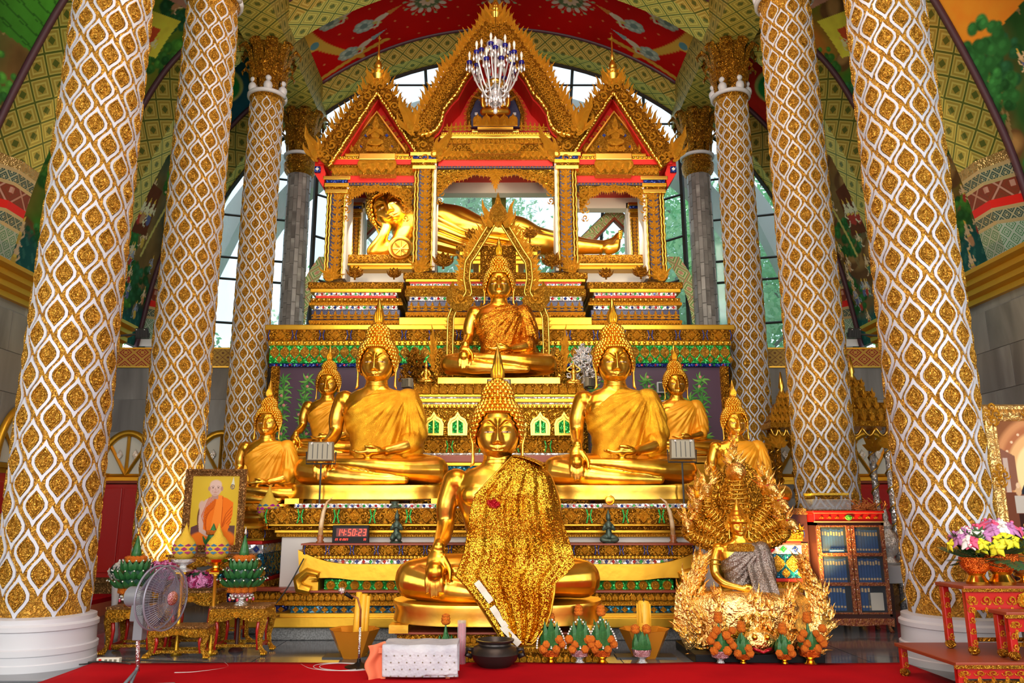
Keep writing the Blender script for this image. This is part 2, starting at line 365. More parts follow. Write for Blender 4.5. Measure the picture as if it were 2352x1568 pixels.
def dup(root, loc, label=None, group=None, rz=None, sc=None):
    def cp(o, par):
        c = o.copy(); COL.objects.link(c); c.parent = par
        for ch in kids.get(o.name, []): cp(ch, c)
        return c
    kids = {}
    st = [root]
    allo = list(COL.objects)
    for q in allo:
        if q.parent is not None: kids.setdefault(q.parent.name, []).append(q)
    r = cp(root, None); r.location = loc
    if label: r['label'] = label
    if group: r['group'] = group
    if rz is not None: r.rotation_euler = (0, 0, rz)
    if sc is not None: r.scale = (sc,)*3 if isinstance(sc, (int, float)) else sc
    return r
# ---------------------------------------------------------------- outlines and shared motifs
def circ(n, r=1, a0=0): return [(r*cos(a0+2*pi*k/n), r*sin(a0+2*pi*k/n)) for k in range(n)]
def scal(n, per=4, r=1, dep=.14): return [(r*(1-dep+dep*abs(cos(n*a/2)))*cos(a), r*(1-dep+dep*abs(cos(n*a/2)))*sin(a)) for a in [2*pi*k/(n*per) for k in range(n*per)]]
DIA = [(0, -.5), (.5, 0), (0, .5), (-.5, 0)]
def ogee(w=.5, h=.5, n=5, e=1.25):      # pointed leaf: sharp tips, round flanks
    o = []
    for sg in (1, -1):
        for i in range(n):
            t = i/n; z = h*(1-2*t)*sg; x = sg*w*(sin(pi*t)**e); o.append((x, z))
    return o
OG = ogee(.5, .5, 6)
PET = [(0, 1), (.14, .82), (.34, .6), (.46, .36), (.42, .12), (.3, 0), (-.3, 0), (-.42, .12), (-.46, .36), (-.34, .6), (-.14, .82)]
ARCHO = [(-.42, 0), (.42, 0), (.44, .5), (.34, .72), (.12, .84), (0, 1.05), (-.12, .84), (-.34, .72), (-.44, .5)]
def mot(name, m, fn, angle=40):
    b = MB(); fn(b); return b.mesh(name, m, True, None, angle)
def m_petal(b): b.relief(PET, [(1, 0), (.96, .12), (.80, .10), (.66, .05), (.56, .14), (.2, .24), (.0, .24)], cz=.35)
def m_rose(b):
    b.relief(scal(8, 3), [(1, 0), (.95, .2), (.78, .26), (.66, .12), (.6, .12)]); b.relief(scal(6, 3, .56), [(1, .1), (.9, .34), (.5, .42), (0, .44)])
def m_dia(b):
    b.relief(DIA, [(1, 0), (.97, .08), (.84, .08), (.8, .02), (.66, .02), (.6, .12), (.46, .12), (.42, .05), (.3, .05), (.26, .14), (0, .17)])
def m_diaflat(b): b.relief(DIA, [(1, 0), (.92, .05), (0, .06)])
def m_tile(b): b.relief([(-.5, -.5), (.5, -.5), (.5, .5), (-.5, .5)], [(1, 0), (.94, .04), (0, .04)])
def m_bead(b): b.ball((0, -.2, 0), .5, 8, 5)
def m_med(b):    # medallion with a seated figure in relief
    b.relief(ogee(.44, .46, 6), [(1, 0), (.95, .10), (.86, .11), (.80, .03), (.74, .03), (.70, .08), (.62, .08), (.56, .02), (0, .03)])
    b.ball((0, -.06, .12), .07, 6, 4, (1, .9, 1)); b.ball((0, -.05, -.01), .12, 6, 4, (.9, .8, .8)); b.ball((0, -.06, -.13), .1, 6, 3, (1.9, .8, .5))
def m_figure(b):  # small kneeling figure, hands together
    b.ball((0, -.15, .13), .16, 8, 5, (1.7, 1.1, .8)); b.ball((0, -.12, .42), .15, 8, 6, (1, .8, 1.4)); b.ball((0, -.14, .68), .10, 8, 6, (1, 1, 1.15))
    b.lathe([(.1, 0), (.06, .08), (.07, .1), (.03, .2), (.005, .3)], 8, (0, -.13, .73))
    for q in (-1, 1): b.tube([(q*.16, -.12, .55), (q*.24, -.18, .36), (0, -.30, .46)], [.055, .05, .04], 6)
def m_scroll(b):   # acanthus-like curl
    pts = []; n = 16
    for i in range(n):
        t = i/(n-1); a = -pi*.4+t*pi*2.3; r = .42*(1-t*.78); pts.append((r*cos(a)+.02, -.06-.06*t, r*sin(a)))
    b.tube(pts, [.05+.05*sin(pi*i/(n-1)) for i in range(n)], 6)
    b.leaf([(.1, -.4), (.36, -.38), (.58, -.2), (.66, .05)], [.10, .10, .07, .01], .08); b.leaf([(-.1, -.36), (-.34, -.36), (-.5, -.2), (-.52, .02)], [.08, .09, .06, .01], .07)
def m_flame(b):   # kranok flame, tip bending
    b.leaf([(0, 0), (.05, .25), (.02, .5), (-.06, .75), (.02, 1.05)], [.17, .21, .16, .09, .005], .10)
    b.leaf([(.1, .1), (.26, .28), (.30, .5), (.24, .66)], [.08, .09, .05, .005], .07); b.leaf([(-.1, .1), (-.24, .25), (-.30, .42), (-.26, .58)], [.08, .08, .05, .005], .07)
    b.relief(circ(8, .16), [(1, 0), (.8, .16), (0, .22)], (0, 0, .12))
def m_leafcluster(b):
    for a, l in ((-70, .5), (-38, .62), (0, .8), (38, .62), (70, .5)):
        t = R(a); b.leaf([(0, 0), (sin(t)*l*.5, cos(t)*l*.5), (sin(t*1.15)*l, cos(t)*l)], [.07, .14, .01], .10)
    b.ball((0, -.08, 0), .13, 8, 4)
def m_niche(b):
    b.relief(ARCHO, [(1, 0), (1, .14), (.84, .14), (.8, .04), (0, .03)], cz=.3); b.ball((0, -.1, .45), .11, 6, 5); b.ball((0, -.1, .24), .17, 6, 5, (1, .6, 1))
    b.ball((0, -.1, .09), .2, 6, 4, (1.2, .6, .5))
ME = {k: mot(k, m, f) for k, m, f in (('petal', 'gold_motif', m_petal), ('rosette', 'gold_motif', m_rose), ('diamond', 'gold_motif', m_dia), ('mosaic_g', 'mosaic_green', m_diaflat),
    ('mosaic_b', 'mosaic_blue', m_diaflat), ('mosaic_r', 'mosaic_red', m_diaflat), ('mosaic_w', 'mosaic_white', m_diaflat), ('bead', 'gold_bright', m_bead), ('medallion', 'medallion_gold', m_med),
    ('figure', 'gold_motif', m_figure), ('scroll', 'gold_motif', m_scroll), ('flame', 'gold_motif', m_flame), ('cluster', 'gold_motif', m_leafcluster), ('niche', 'gold_motif', m_niche))}
def chev(b):
    b.prism([(0, -.5), (.22, -.5), (.5, 0), (.22, .5), (0, .5), (.28, 0)], -.05, .02)
ME['chevron_g'] = mot('chevron_g', 'mosaic_green', chev); ME['chevron_b'] = mot('chevron_b', 'mosaic_blue', chev)
class Joined:
    """collects many copies of motifs into one joined part"""
    def __init__(s): s.b = MB()
    def put(s, me, loc, sc=1, rot=0, scx=1):
        vs = [v.co for v in me.vertices]; ca, sa = cos(rot), sin(rot); n = len(s.b.v)
        for v in vs:
            x = v.x*sc*scx; z = v.z*sc; s.b.v.append((loc[0]+x*ca-z*sa, loc[1]+v.y*sc, loc[2]+x*sa+z*ca))
        fl = scx < 0
        for p in me.polygons:
            q = [i+n for i in p.vertices]; s.b.f.append(tuple(q[::-1] if fl else q))
# ================================================================ THE HALL
rng = np.random.default_rng(5)
def struct(o, kind='structure'): o['kind'] = kind; return o
HX = 7.25; ZC = 4.9; DW = 16.75; DL = 14.5      # wall half width, cornice top, window plane, low back wall
COLD = [8.0, 10.8, 13.7, 16.75]; COLX = 4.45
# floor of polished stone slabs
fl = MB().box(-HX-.3, HX+.3, -5, DW+.5, -.12, -.012).build('floor', 'marble_floor'); struct(fl)
slab = MB().box(-.595, .595, -.595, .595, -.012, 0).mesh('floor_slab', 'marble_floor')
for i in range(-6, 6):
    for j in range(6, 14): inst('stone_slab', slab, fl, (.6+i*1.2, .6+j*1.2, 0))
# red carpet
cb = MB().grid(lambda u, v: (-3.85+u*7.7, -2.2+v*10.12, .012+.004*sin(u*23+v*9)+.004*noise.noise(Vector((u*14, v*9, 0)))), 90, 70)
cb.v += [(x, y, 0) for x, y, z in cb.v[:0]]
car = cb.build('red_carpet', 'red_cloth', None, True); tag(car, 'wide plain red carpet across the front of the floor', 'carpet')
car.modifiers.new('thickness', 'SOLIDIFY').thickness = .01
# marble side walls in courses of slabs, ledge, fanlights, doors
def wall_side(sx, nm):
    w = MB().box(sx*HX, sx*(HX+.5), -5, DW+.6, 0, ZC-.42).build('wall_'+nm, 'marble_wall'); struct(w)
    tile = MB().box(-.012, .012, -.445, .445, -.295, .295).mesh('marble_slab', 'marble_wall')
    for i in range(11):
        for j in range(7):
            y = 5.0+i*.9+(.45 if j % 2 else 0); z = 2.55+j*.6-.3
            if z+.3 > ZC-.3 or y > DW+.1: continue
            inst('marble_slab', tile, w, (sx*(HX-.004), y, z), (1, 1, 1))
    for j in range(3):
        for i in range(11):
            y = 5.0+i*.9; inst('marble_slab', tile, w, (sx*(HX-.004), y, .3+j*.6))
    c = MB()
    prof = [(0, -.42), (.08, -.42), (.08, -.34), (.16, -.30), (.16, -.22), (.24, -.18), (.24, -.10), (.34, -.06), (.34, 0), (-.45, 0), (-.45, -.42)]
    n = len(prof); c.add([(sx*(HX-x), y, ZC+z) for y in (-5, DL+.1) for x, z in prof], [tuple(range(n))[::1], tuple(range(2*n-1, n-1, -1))]+[(i, (i+1) % n, (i+1) % n+n, i+n) for i in range(n)])
    k = c.build('trim_cornice_'+nm, 'gold_plain'); struct(k)
    k2 = MB().box(sx*(HX-.03), sx*(HX-.10), -5, DL, 1.98, 2.05).box(sx*(HX-.03), sx*(HX-.16), -5, DL, 2.05, 2.12).build('trim_ledge_'+nm, 'gold_plain'); struct(k2)
    k3 = MB().box(sx*HX, sx*(HX-.12), -5, DL, .50, .58).box(sx*HX, sx*(HX-.06), -5, DL, 0, .5).build('baseboard_'+nm, 'frame_bronze'); struct(k3)
wall_side(-1, 'left'); wall_side(1, 'right')
nfan = [0]
def side_door(sx, y):
    nfan[0] += 1
    o = MB().box(sx*(HX-.02), sx*(HX-.09), y-.62, y+.62, .58, 1.98).build('door_%d' % nfan[0], 'red_lacquer'); struct(o)
    for q in (-.31, .31): MB().box(sx*(HX-.09), sx*(HX-.12), y+q-.25, y+q+.25, .72, 1.86).build('door_panel', 'red_lacquer', o, bevel=.01)
    fr = MB()
    for q in (-.66, .66): fr.box(sx*(HX-.02), sx*(HX-.13), y+q-.04, y+q+.04, .58, 1.98)
    fr.build('door_frame', 'brown_red', o)
    # fanlight over the ledge
    wn = MB(); wn.add([(sx*(HX-.03), y+.62*cos(a), 2.14+.86*sin(a)) for a in [pi*i/20 for i in range(21)]], [tuple(range(21))])
    g = wn.build('window_%d' % nfan[0], 'cream_plastic'); struct(g)
    b = MB(); b.tube([(sx*(HX-.06), y+.62*cos(a), 2.14+.86*sin(a)) for a in [pi*i/20 for i in range(21)]], .06, 6)
    b.build('window_arch', 'gold_plain', g, True)
    for k in (35, 62, 90, 118, 145):
        a = R(k); MB().tube([(sx*(HX-.05), y+.1*cos(a), 2.14), (sx*(HX-.05), y+.60*cos(a), 2.14+.83*sin(a))], .028, 4).build('glazing_bar', 'gold_plain', g)
    gl = MB()
    for k in range(4):
        a = R(48+28*k); gl.relief(ogee(.12, .2), [(1, 0), (.8, .02), (0, .02)], (0, 0, 0), 1)
        for i in range(len(gl.v)-30, len(gl.v)): pass
for sx in (-1, 1):
    for y in (8.6, 11.9): side_door(sx, y)
# low back wall with a printed frieze, at both sides of the altar
fw_ = 3.9
for sx, nm in ((-1, 'left'), (1, 'right')):
    a, b_ = sorted((sx*3.6, sx*(HX+.2)))
    w = MB().box(a, b_, DL, DL+.25, 0, PZ(845, DL)).build('wall_back_'+nm, 'marble_wall'); struct(w)
    tl = MB().box(-.445, .445, -.012, .012, -.295, .295).mesh('marble_slab', 'marble_wall')
    for i in range(4):
        for j in range(6): inst('marble_slab', tl, w, (sx*(4.2+i*.9), DL-.003, PZ(845, DL)-.3-j*.6))
    z0, z1 = PZ(845, DL), PZ(799, DL)
    segs = [(270, 372, 'red_weave'), (372, 480, 'gold_weave'), (480, 545, 'gold_weave')] 
    t = MB().box(a, b_, DL-.02, DW, z0, z1).build('trim_frieze_'+nm, 'gold_dark'); struct(t)
    for x0, x1, m in segs:
        xa, xb = PX(x0, 820, DL), PX(x1, 820, DL)
        if sx > 0: xa, xb = -xb, -xa
        MB().grid(lambda u, v: (xa+(xb-xa)*u, DL-.03, z0+.03+(z1-z0-.06)*v), 1, 1, lambda u, v: (xa+(xb-xa)*u, (z1-z0)*v)).build('frieze_panel', m, t)
    b = MB()
    for x0, x1, m in segs:
        for z in (z0+.015, z1-.015): b.box(*sorted((sx*abs(PX(x0, 820, DL)), sx*abs(PX(x1, 820, DL)))), DL-.05, DL, z-.015, z+.015)
    b.build('frieze_border', 'gold_bright', t)
def back_bay(sx, px, door):
    x = sx*abs(PX(px, 1100, DL)); nfan[0] += 1; y = DL; hw = .52; zl = PZ(1096, DL)
    g = MB().relief([(hw*cos(pi*i/20), .80*sin(pi*i/20)) for i in range(21)], [(1, .01), (0, .012)], (x, y-.01, zl), cz=.3).build('window_%d' % nfan[0], 'cream_plastic'); struct(g)
    MB().tube([(x+hw*cos(pi*i/20), y-.05, zl+.80*sin(pi*i/20)) for i in range(21)], .065, 6).build('window_arch', 'gold_plain', g, True)
    for k in (0, 48, 90, 132, 180): MB().tube([(x, y-.05, zl+.03), (x+hw*.97*cos(R(k)), y-.05, zl+.03+.76*sin(R(k)))], .032, 4).build('glazing_bar', 'gold_plain', g)
    for k in (65, 115): MB().relief(ogee(.06, .10), [(1, .02), (.8, .04), (0, .04)], (x+.34*cos(R(k)), y-.02, zl+.45*sin(R(k)))).build('glass_ornament', 'silver', g)
    if door:
        zb_ = PZ(1325, DL); zt_ = PZ(1110, DL); o = MB().box(x-.36, x+.36, y-.05, y, zb_, zt_).build('door_%d' % (nfan[0]+4), 'red_lacquer'); struct(o)
        for q in (-1, 1): MB().box(*sorted((x+q*.02, x+q*.34)), y-.08, y-.05, zb_+.08, zt_-.08).build('door_panel', 'red_lacquer', o, bevel=.01)
        MB().box(x-.42, x-.36, y-.08, y, zb_, zt_+.05).box(x+.36, x+.42, y-.08, y, zb_, zt_+.05).box(x-.36, x+.36, y-.08, y, zt_, zt_+.05).build('door_frame', 'brown_red', o)
for sx in (-1, 1):
    back_bay(sx, 290, True); back_bay(sx, 505, False)
    a, b_ = sorted((sx*3.9, sx*HX)); k2 = MB().box(a, b_, DL-.10, DL, PZ(1104, DL), PZ(1096, DL)).box(a, b_, DL-.05, DL, PZ(1112, DL), PZ(1104, DL)).build('trim_ledge_back', 'gold_plain'); struct(k2)
    k2 = MB().box(a, b_, DL-.09, DL, PZ(1338, DL), PZ(1326, DL)).box(a, b_, DL-.05, DL, 0, PZ(1338, DL)).build('baseboard_back', 'frame_bronze'); struct(k2)
# ---------------------------------------------------------------- painted vaults
class Canvas:
    def __init__(s, w, h, res, base):
        s.nx = int(w/res)+1; s.ny = int(h/res)+1; s.w = w; s.h = h
        s.x, s.y = np.meshgrid(np.linspace(0, w, s.nx), np.linspace(0, h, s.ny)); s.c = np.zeros((s.ny, s.nx, 3)); s.c[:] = base
    def noise(s, f, seed=0, oct_=3):
        r = np.random.default_rng(seed); o = np.zeros_like(s.x); amp = 1; tot = 0
        for k in range(oct_):
            gx = s.x*f; gy = s.y*f; g = r.random((int(s.h*f)+3, int(s.w*f)+3)); i = gx.astype(int); j = gy.astype(int); a = gx-i; b = gy-j; a = a*a*(3-2*a); b = b*b*(3-2*b)
            o += amp*((g[j, i]*(1-a)+g[j, i+1]*a)*(1-b)+(g[j+1, i]*(1-a)+g[j+1, i+1]*a)*b); tot += amp; amp *= .5; f *= 2
        return o/tot
    def mix(s, m, col):
        m = m[..., None]; s.c = s.c*(1-m)+np.array(col)*m
    def ell(s, cx, cy, rx, ry, col, ang=0, soft=.1, a=1):
        R_ = max(rx, ry)*1.2; i0, i1 = np.searchsorted(s.x[0], [cx-R_, cx+R_]); j0, j1 = np.searchsorted(s.y[:, 0], [cy-R_, cy+R_])
        if i0 >= i1 or j0 >= j1: return
        X = s.x[j0:j1, i0:i1]-cx; Y = s.y[j0:j1, i0:i1]-cy; ca, sa = cos(ang), sin(ang)
        r = np.sqrt(((X*ca+Y*sa)/rx)**2+((Y*ca-X*sa)/ry)**2); m = np.clip((1-r)/max(soft, .01)+.5, 0, 1)[..., None]*a
        s.c[j0:j1, i0:i1] = s.c[j0:j1, i0:i1]*(1-m)+np.array(col)*m
    def poly(s, pts, col, a=1):
        xs = [p[0] for p in pts]; ys = [p[1] for p in pts]
        i0, i1 = np.searchsorted(s.x[0], [min(xs), max(xs)]); j0, j1 = np.searchsorted(s.y[:, 0], [min(ys), max(ys)])
        if i0 >= i1 or j0 >= j1: return
        X = s.x[j0:j1, i0:i1]; Y = s.y[j0:j1, i0:i1]; ins = np.zeros_like(X, bool); n = len(pts)
        for k in range(n):
            x0, y0 = pts[k]; x1, y1 = pts[(k+1) % n]
            if y0 == y1: continue
            ins ^= ((y0 > Y) != (y1 > Y)) & (X < (x1-x0)*(Y-y0)/(y1-y0)+x0)
        m = ins[..., None]*a; s.c[j0:j1, i0:i1] = s.c[j0:j1, i0:i1]*(1-m)+np.array(col)*m
    def line(s, pts, wd, col):
        for (x0, y0), (x1, y1) in zip(pts, pts[1:]):
            L_ = sqrt((x1-x0)**2+(y1-y0)**2) or 1; nx, ny = -(y1-y0)/L_*wd/2, (x1-x0)/L_*wd/2
            s.poly([(x0+nx, y0+ny), (x1+nx, y1+ny), (x1-nx, y1-ny), (x0-nx, y0-ny)], col)
            s.ell(x1, y1, wd/2, wd/2, col, 0, .3)
    def obj(s, name, fn, parent=None):
        """fn(u array, v array) -> xyz array"""
        P_ = fn(s.x/s.w, s.y/s.h); me = bpy.data.meshes.new(name); n = s.nx*s.ny
        me.vertices.add(n); me.vertices.foreach_set('co', P_.reshape(-1).astype('f'))
        a = np.arange(n).reshape(s.ny, s.nx); q = np.stack([a[:-1, :-1], a[:-1, 1:], a[1:, 1:], a[1:, :-1]], -1).reshape(-1, 4); m = len(q)
        me.loops.add(m*4); me.polygons.add(m); me.loops.foreach_set('vertex_index', q.ravel()); me.polygons.foreach_set('loop_start', np.arange(0, m*4, 4))
        me.update(); me.validate(); me.shade_smooth(); at = me.color_attributes.new('paint', 'FLOAT_COLOR', 'POINT')
        at.data.foreach_set('color', np.concatenate([s.c, np.ones((s.ny, s.nx, 1))], -1).astype('f').ravel()); me.materials.append(MATS['mural_paint'])
        o = bpy.data.objects.new(name, me); COL.objects.link(o)
        if parent is not None:
            o.parent = parent; o.location = -wloc(parent)
        return o
def tree(c, x, y, r, rd, dark=(.01, .05, .015), light=(.03, .16, .04)):
    for k in range(4):
        a = rd.uniform(-.9, .9); c.line([(x, y-r*1.3), (x+sin(a)*r*.3, y-r*.6), (x+sin(a)*r*.8, y+r*.1)], r*.07, (.16, .12, .05))
    for k in range(46):
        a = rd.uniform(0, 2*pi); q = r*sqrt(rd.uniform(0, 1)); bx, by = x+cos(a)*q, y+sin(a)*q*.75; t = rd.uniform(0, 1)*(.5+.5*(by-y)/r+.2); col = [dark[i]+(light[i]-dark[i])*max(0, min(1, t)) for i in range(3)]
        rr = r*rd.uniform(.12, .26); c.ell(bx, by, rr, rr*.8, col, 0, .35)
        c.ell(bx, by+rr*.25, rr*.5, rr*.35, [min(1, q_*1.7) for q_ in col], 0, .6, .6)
def figure(c, x, y, h, rd, skin=(.52, .40, .24)):
    cl = rd.choice([(.30, .04, .03), (.42, .30, .06), (.05, .14, .09), (.08, .10, .22), (.36, .20, .10)]); l = rd.choice([-1, 1])
    c.ell(x, y+h*.86, h*.09, h*.11, skin); c.poly([(x-h*.07, y+h*.95), (x+h*.07, y+h*.95), (x, y+h*1.2)], (.55, .36, .06))
    c.ell(x, y+h*.60, h*.13, h*.2, skin, .2*l); c.ell(x+l*h*.05, y+h*.25, h*.17, h*.27, cl, .3*l, .2)
    c.line([(x+l*h*.1, y+h*.7), (x+l*h*.3, y+h*.55), (x+l*h*.22, y+h*.82)], h*.06, skin); c.line([(x-l*h*.1, y+h*.7), (x-l*h*.26, y+h*.45), (x-l*h*.12, y+h*.3)], h*.06, skin)
    c.line([(x-l*h*.05, y+h*.2), (x-l*h*.18, y), (x-l*h*.3, y)], h*.07, skin); c.ell(x+l*h*.02, y+h*.45, h*.14, h*.04, (.6, .42, .08))
OUT = [(7.78, 4.9), (7.42, 6.9), (6.62, 9.2), (5.9, 10.3), (5.1, 11.0), (4.8, 11.2)]
INN = [(7.22, 4.9), (6.86, 6.7), (6.06, 8.75), (5.35, 9.8), (4.85, 10.3), (4.6, 10.45)]
def curve_fn(pts, n=48):
    P_ = [Vector((p[0], p[1], 0)) for p in pts]; P_ = [P_[0]*2-P_[1]]+P_+[P_[-1]*2-P_[-2]]; o = []
    m = len(pts)-1
    for i in range(m):
        a, b, c, d = P_[i:i+4]
        for k in range(n//m+1 if i == m-1 else n//m):
            t = k/(n//m); o.append(.5*((2*b)+(c-a)*t+(2*a-5*b+4*c-d)*t*t+(3*b-a-3*c+d)*t**3))
    o = np.array([(q.x, q.y) for q in o]); L_ = np.concatenate([[0], np.cumsum(np.linalg.norm(np.diff(o, axis=0), axis=1))])
    return o, L_
OC, OL = curve_fn(OUT, 50); IC, IL = curve_fn(INN, 50)
def vault_pt(sx, y0, y1, lift=0):
    def f(u, v):
        s_ = v*OL[-1]; X = np.interp(s_, OL, OC[:, 0]); Z = np.interp(s_, OL, OC[:, 1]); Y = y0+(y1-y0)*u; return np.stack([sx*(X-lift), Y, Z], -1)
    return f
def mural(seed, w, h, side, idx):
    c = Canvas(w, h, .022, (.05, .06, .02)); rd = random.Random(seed); n1 = c.noise(.7, seed); n2 = c.noise(2.5, seed+1); n3 = c.noise(6, seed+2)
    pal = [((.015, .06, .015), (.09, .055, .02)), ((.03, .11, .015), (.13, .06, .02)), ((.01, .04, .04), (.12, .08, .03))][idx % 3]
    c.c = pal[0]+(np.array(pal[1])-pal[0])*np.clip((n1-.35)*3.5, 0, 1)[..., None]; c.c *= (.6+.9*n2[..., None])
    up = np.clip((c.y/h-.45)*2.2, 0, 1)
    c.mix(up*np.clip((n1-.3)*3, 0, 1)*.85, (.10, .26, .02) if side < 0 else (.55, .17, .02))
    for k in range(9):      # rocks and hills
        x, y, r = rd.uniform(0, w), rd.uniform(.3, h), rd.uniform(.25, .7)
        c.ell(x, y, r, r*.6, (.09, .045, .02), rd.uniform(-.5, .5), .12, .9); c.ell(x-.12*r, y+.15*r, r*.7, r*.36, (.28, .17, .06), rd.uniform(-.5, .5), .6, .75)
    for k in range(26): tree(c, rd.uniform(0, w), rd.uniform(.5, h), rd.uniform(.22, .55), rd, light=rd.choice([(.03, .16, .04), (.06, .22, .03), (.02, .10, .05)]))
    # water with rippling scales at the foot
    m = np.clip((.95+.25*np.sin(c.x*2+seed)-c.y)*4, 0, 1); c.mix(m, (.012, .075, .07)); wv = (np.sin(c.x*26)+np.sin(c.y*30+np.abs(np.sin(c.x*13))*3) > 1.0)*m*.4; c.mix(wv, (.05, .18, .14))
    for k in range(22): figure(c, rd.uniform(.1, w-.1), rd.uniform(.3, h*.85), rd.uniform(.28, .42), rd)
    if idx % 3 == 0:
        if side < 0:        # scaled green hill with pale fish and a red panel with a zigzag border
            c.poly([(0, 3.0), (w, 3.4), (w, 6.0), (0, 6.8)], (.025, .12, .015)); sc = ((np.sin(c.x*14+(np.floor(c.y*5) % 2)*pi)*.09+c.y*5) % 1 < .16)
            mk = (c.y > 3.0+.13*c.x) & (c.y < 6.6-.1*c.x); c.mix(mk*np.clip((c.y-3.2)/2.4, 0, 1)*.6, (.07, .32, .02)); c.mix(mk*sc*.65, (.006, .03, .008))
            for k in range(6): c.ell(1.4+rd.uniform(-.4, .5), 4.6+rd.uniform(-.5, .5), .12, .07, (.46, .36, .14), rd.uniform(0, 3), .3)
            zz = [(0, 1.6), (.62, 1.9), (.48, 2.6), (.85, 2.9), (.6, 3.5), (.98, 3.9), (.7, 4.8), (.8, 5.9), (1.1, 6.4), (0, 6.4)]
            c.poly(zz, (.62, .07, .015)); c.line(zz[:-1], .10, (.46, .42, .38)); c.line(zz[:-1], .04, (.62, .60, .56))
        else:
            c.poly([(0, 3.4), (w, 3.2), (w, 4.6), (0, 4.8)], (.60, .20, .02))
            z1 = [(.3, 3.7)]+[(1.0+.8*cos(a), 3.7-.55*sin(a)*1.0) for a in [pi*i/12 for i in range(13, -1, -1)]]
            body = [(.4, 6.3), (.4, 5.2), (.1, 4.9), (.45, 4.4), (.35, 3.9), (.8, 3.5), (1.2, 3.45), (1.5, 3.7), (1.7, 4.2), (2.1, 4.5), (2.5, 4.4), (w, 4.8), (w, 6.3)]
            c.poly(body, (.10, .016, .008)); c.line(body, .12, (.58, .44, .36)); c.line(body, .05, (.32, .12, .08))
            for k in range(4): figure(c, .8+.5*k, 4.5+.2*k, .8, rd, (.62, .50, .30))
            c.poly([(1.6, 5.3), (2.7, 5.9), (2.6, 6.2), (1.5, 5.7)], (.30, .16, .03)); c.ell(2.1, 6.0, .35, .25, (.70, .50, .05))
            for q in ((.4, 2.9, .5), (1.2, 2.6, .4), (2.4, 3.2, .6), (2.5, 2.5, .5)): tree(c, *q, rd)
    if idx % 3 == 1:        # tiled roof and palace wall
        c.poly([(1.1, 4.5), (2.3, 5.0), (2.1, 5.8), (.9, 5.2)], (.52, .50, .05)); c.poly([(1.3, 4.7), (2.0, 5.0), (1.9, 5.4), (1.2, 5.1)], (.40, .06, .02)); c.poly([(1.2, 5.7), (2.4, 6.2), (2.2, 6.7), (1.1, 6.3)], (.34, .18, .13))
        for k in range(3): figure(c, 1.4+.3*k, 4.9, .35, rd, (.7, .6, .3))
    if idx % 3 == 2:
        top = (c.y > h*.66).astype(float); c.mix(top, (.01, .07, .11) if side < 0 else (.36, .018, .012))
        for k in range(16): c.ell(rd.uniform(0, w), rd.uniform(h*.67, h), .13, .06, (.62, .60, .42), rd.uniform(0, 3), .3)
        c.ell(1.4, h*.8, .75, .42, (.32, .36, .12), .3, .06); c.ell(1.4, h*.8, .66, .34, (.015, .20, .05), .3, .1)
        c.line([(.5, 1.2), (1.0, 2.4), (.7, 3.3), (1.6, 4.2), (2.1, 3.0), (1.9, 1.8)], .07, (.36, .34, .10)); c.poly([(.8, 2.0), (1.8, 2.2), (1.7, 3.2), (.9, 3.2)], (.09, .03, .015))
        for k in range(5): figure(c, .95+.17*k, 2.2+.05*k, .5, rd, (.66, .52, .36))
        for k in range(18): figure(c, rd.uniform(.3, 2.6), rd.uniform(.5, 1.9), .34, rd, rd.choice([(.52, .44, .30), (.22, .26, .34)]))
    c.c = np.clip(c.c*(.86+.28*n3[..., None])*1.9, 0, 1); return c
vault_l = thing('aisle_vault', 'painted vault of the left aisle with green landscape murals between patterned ribs', 'mural', (-HX, 9, ZC)); vault_r = thing('aisle_vault', 'painted vault of the right aisle with orange and dark red murals between patterned ribs', 'mural', (HX, 9, ZC))
for v in (vault_l, vault_r): v['kind'] = 'structure'; v.name = 'ceiling_left' if v is vault_l else 'ceiling_right'
for sx, par in ((-1, vault_l), (1, vault_r)):
    for i, (y0, y1) in enumerate(((5.2, 8.0), (8.0, 10.8), (10.8, 13.7), (13.7, 16.9))):
        k = (0, 0, 1, 2)[i]
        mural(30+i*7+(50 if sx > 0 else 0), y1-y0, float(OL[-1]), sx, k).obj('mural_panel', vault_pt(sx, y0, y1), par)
    MB().grid(lambda u, v: (sx*(np.interp(v*OL[-1], OL, OC[:, 0])+.04), -5+10.3*u, np.interp(v*OL[-1], OL, OC[:, 1])), 4, 20).build('vault_shell', 'leaf_dark', par)
    MB().grid(lambda u, v: (sx*(np.interp(v*OL[-1], OL, OC[:, 0])+.10), -5+22*u, np.interp(v*OL[-1], OL, OC[:, 1])), 4, 20).build('vault_backing', 'off_white', par)
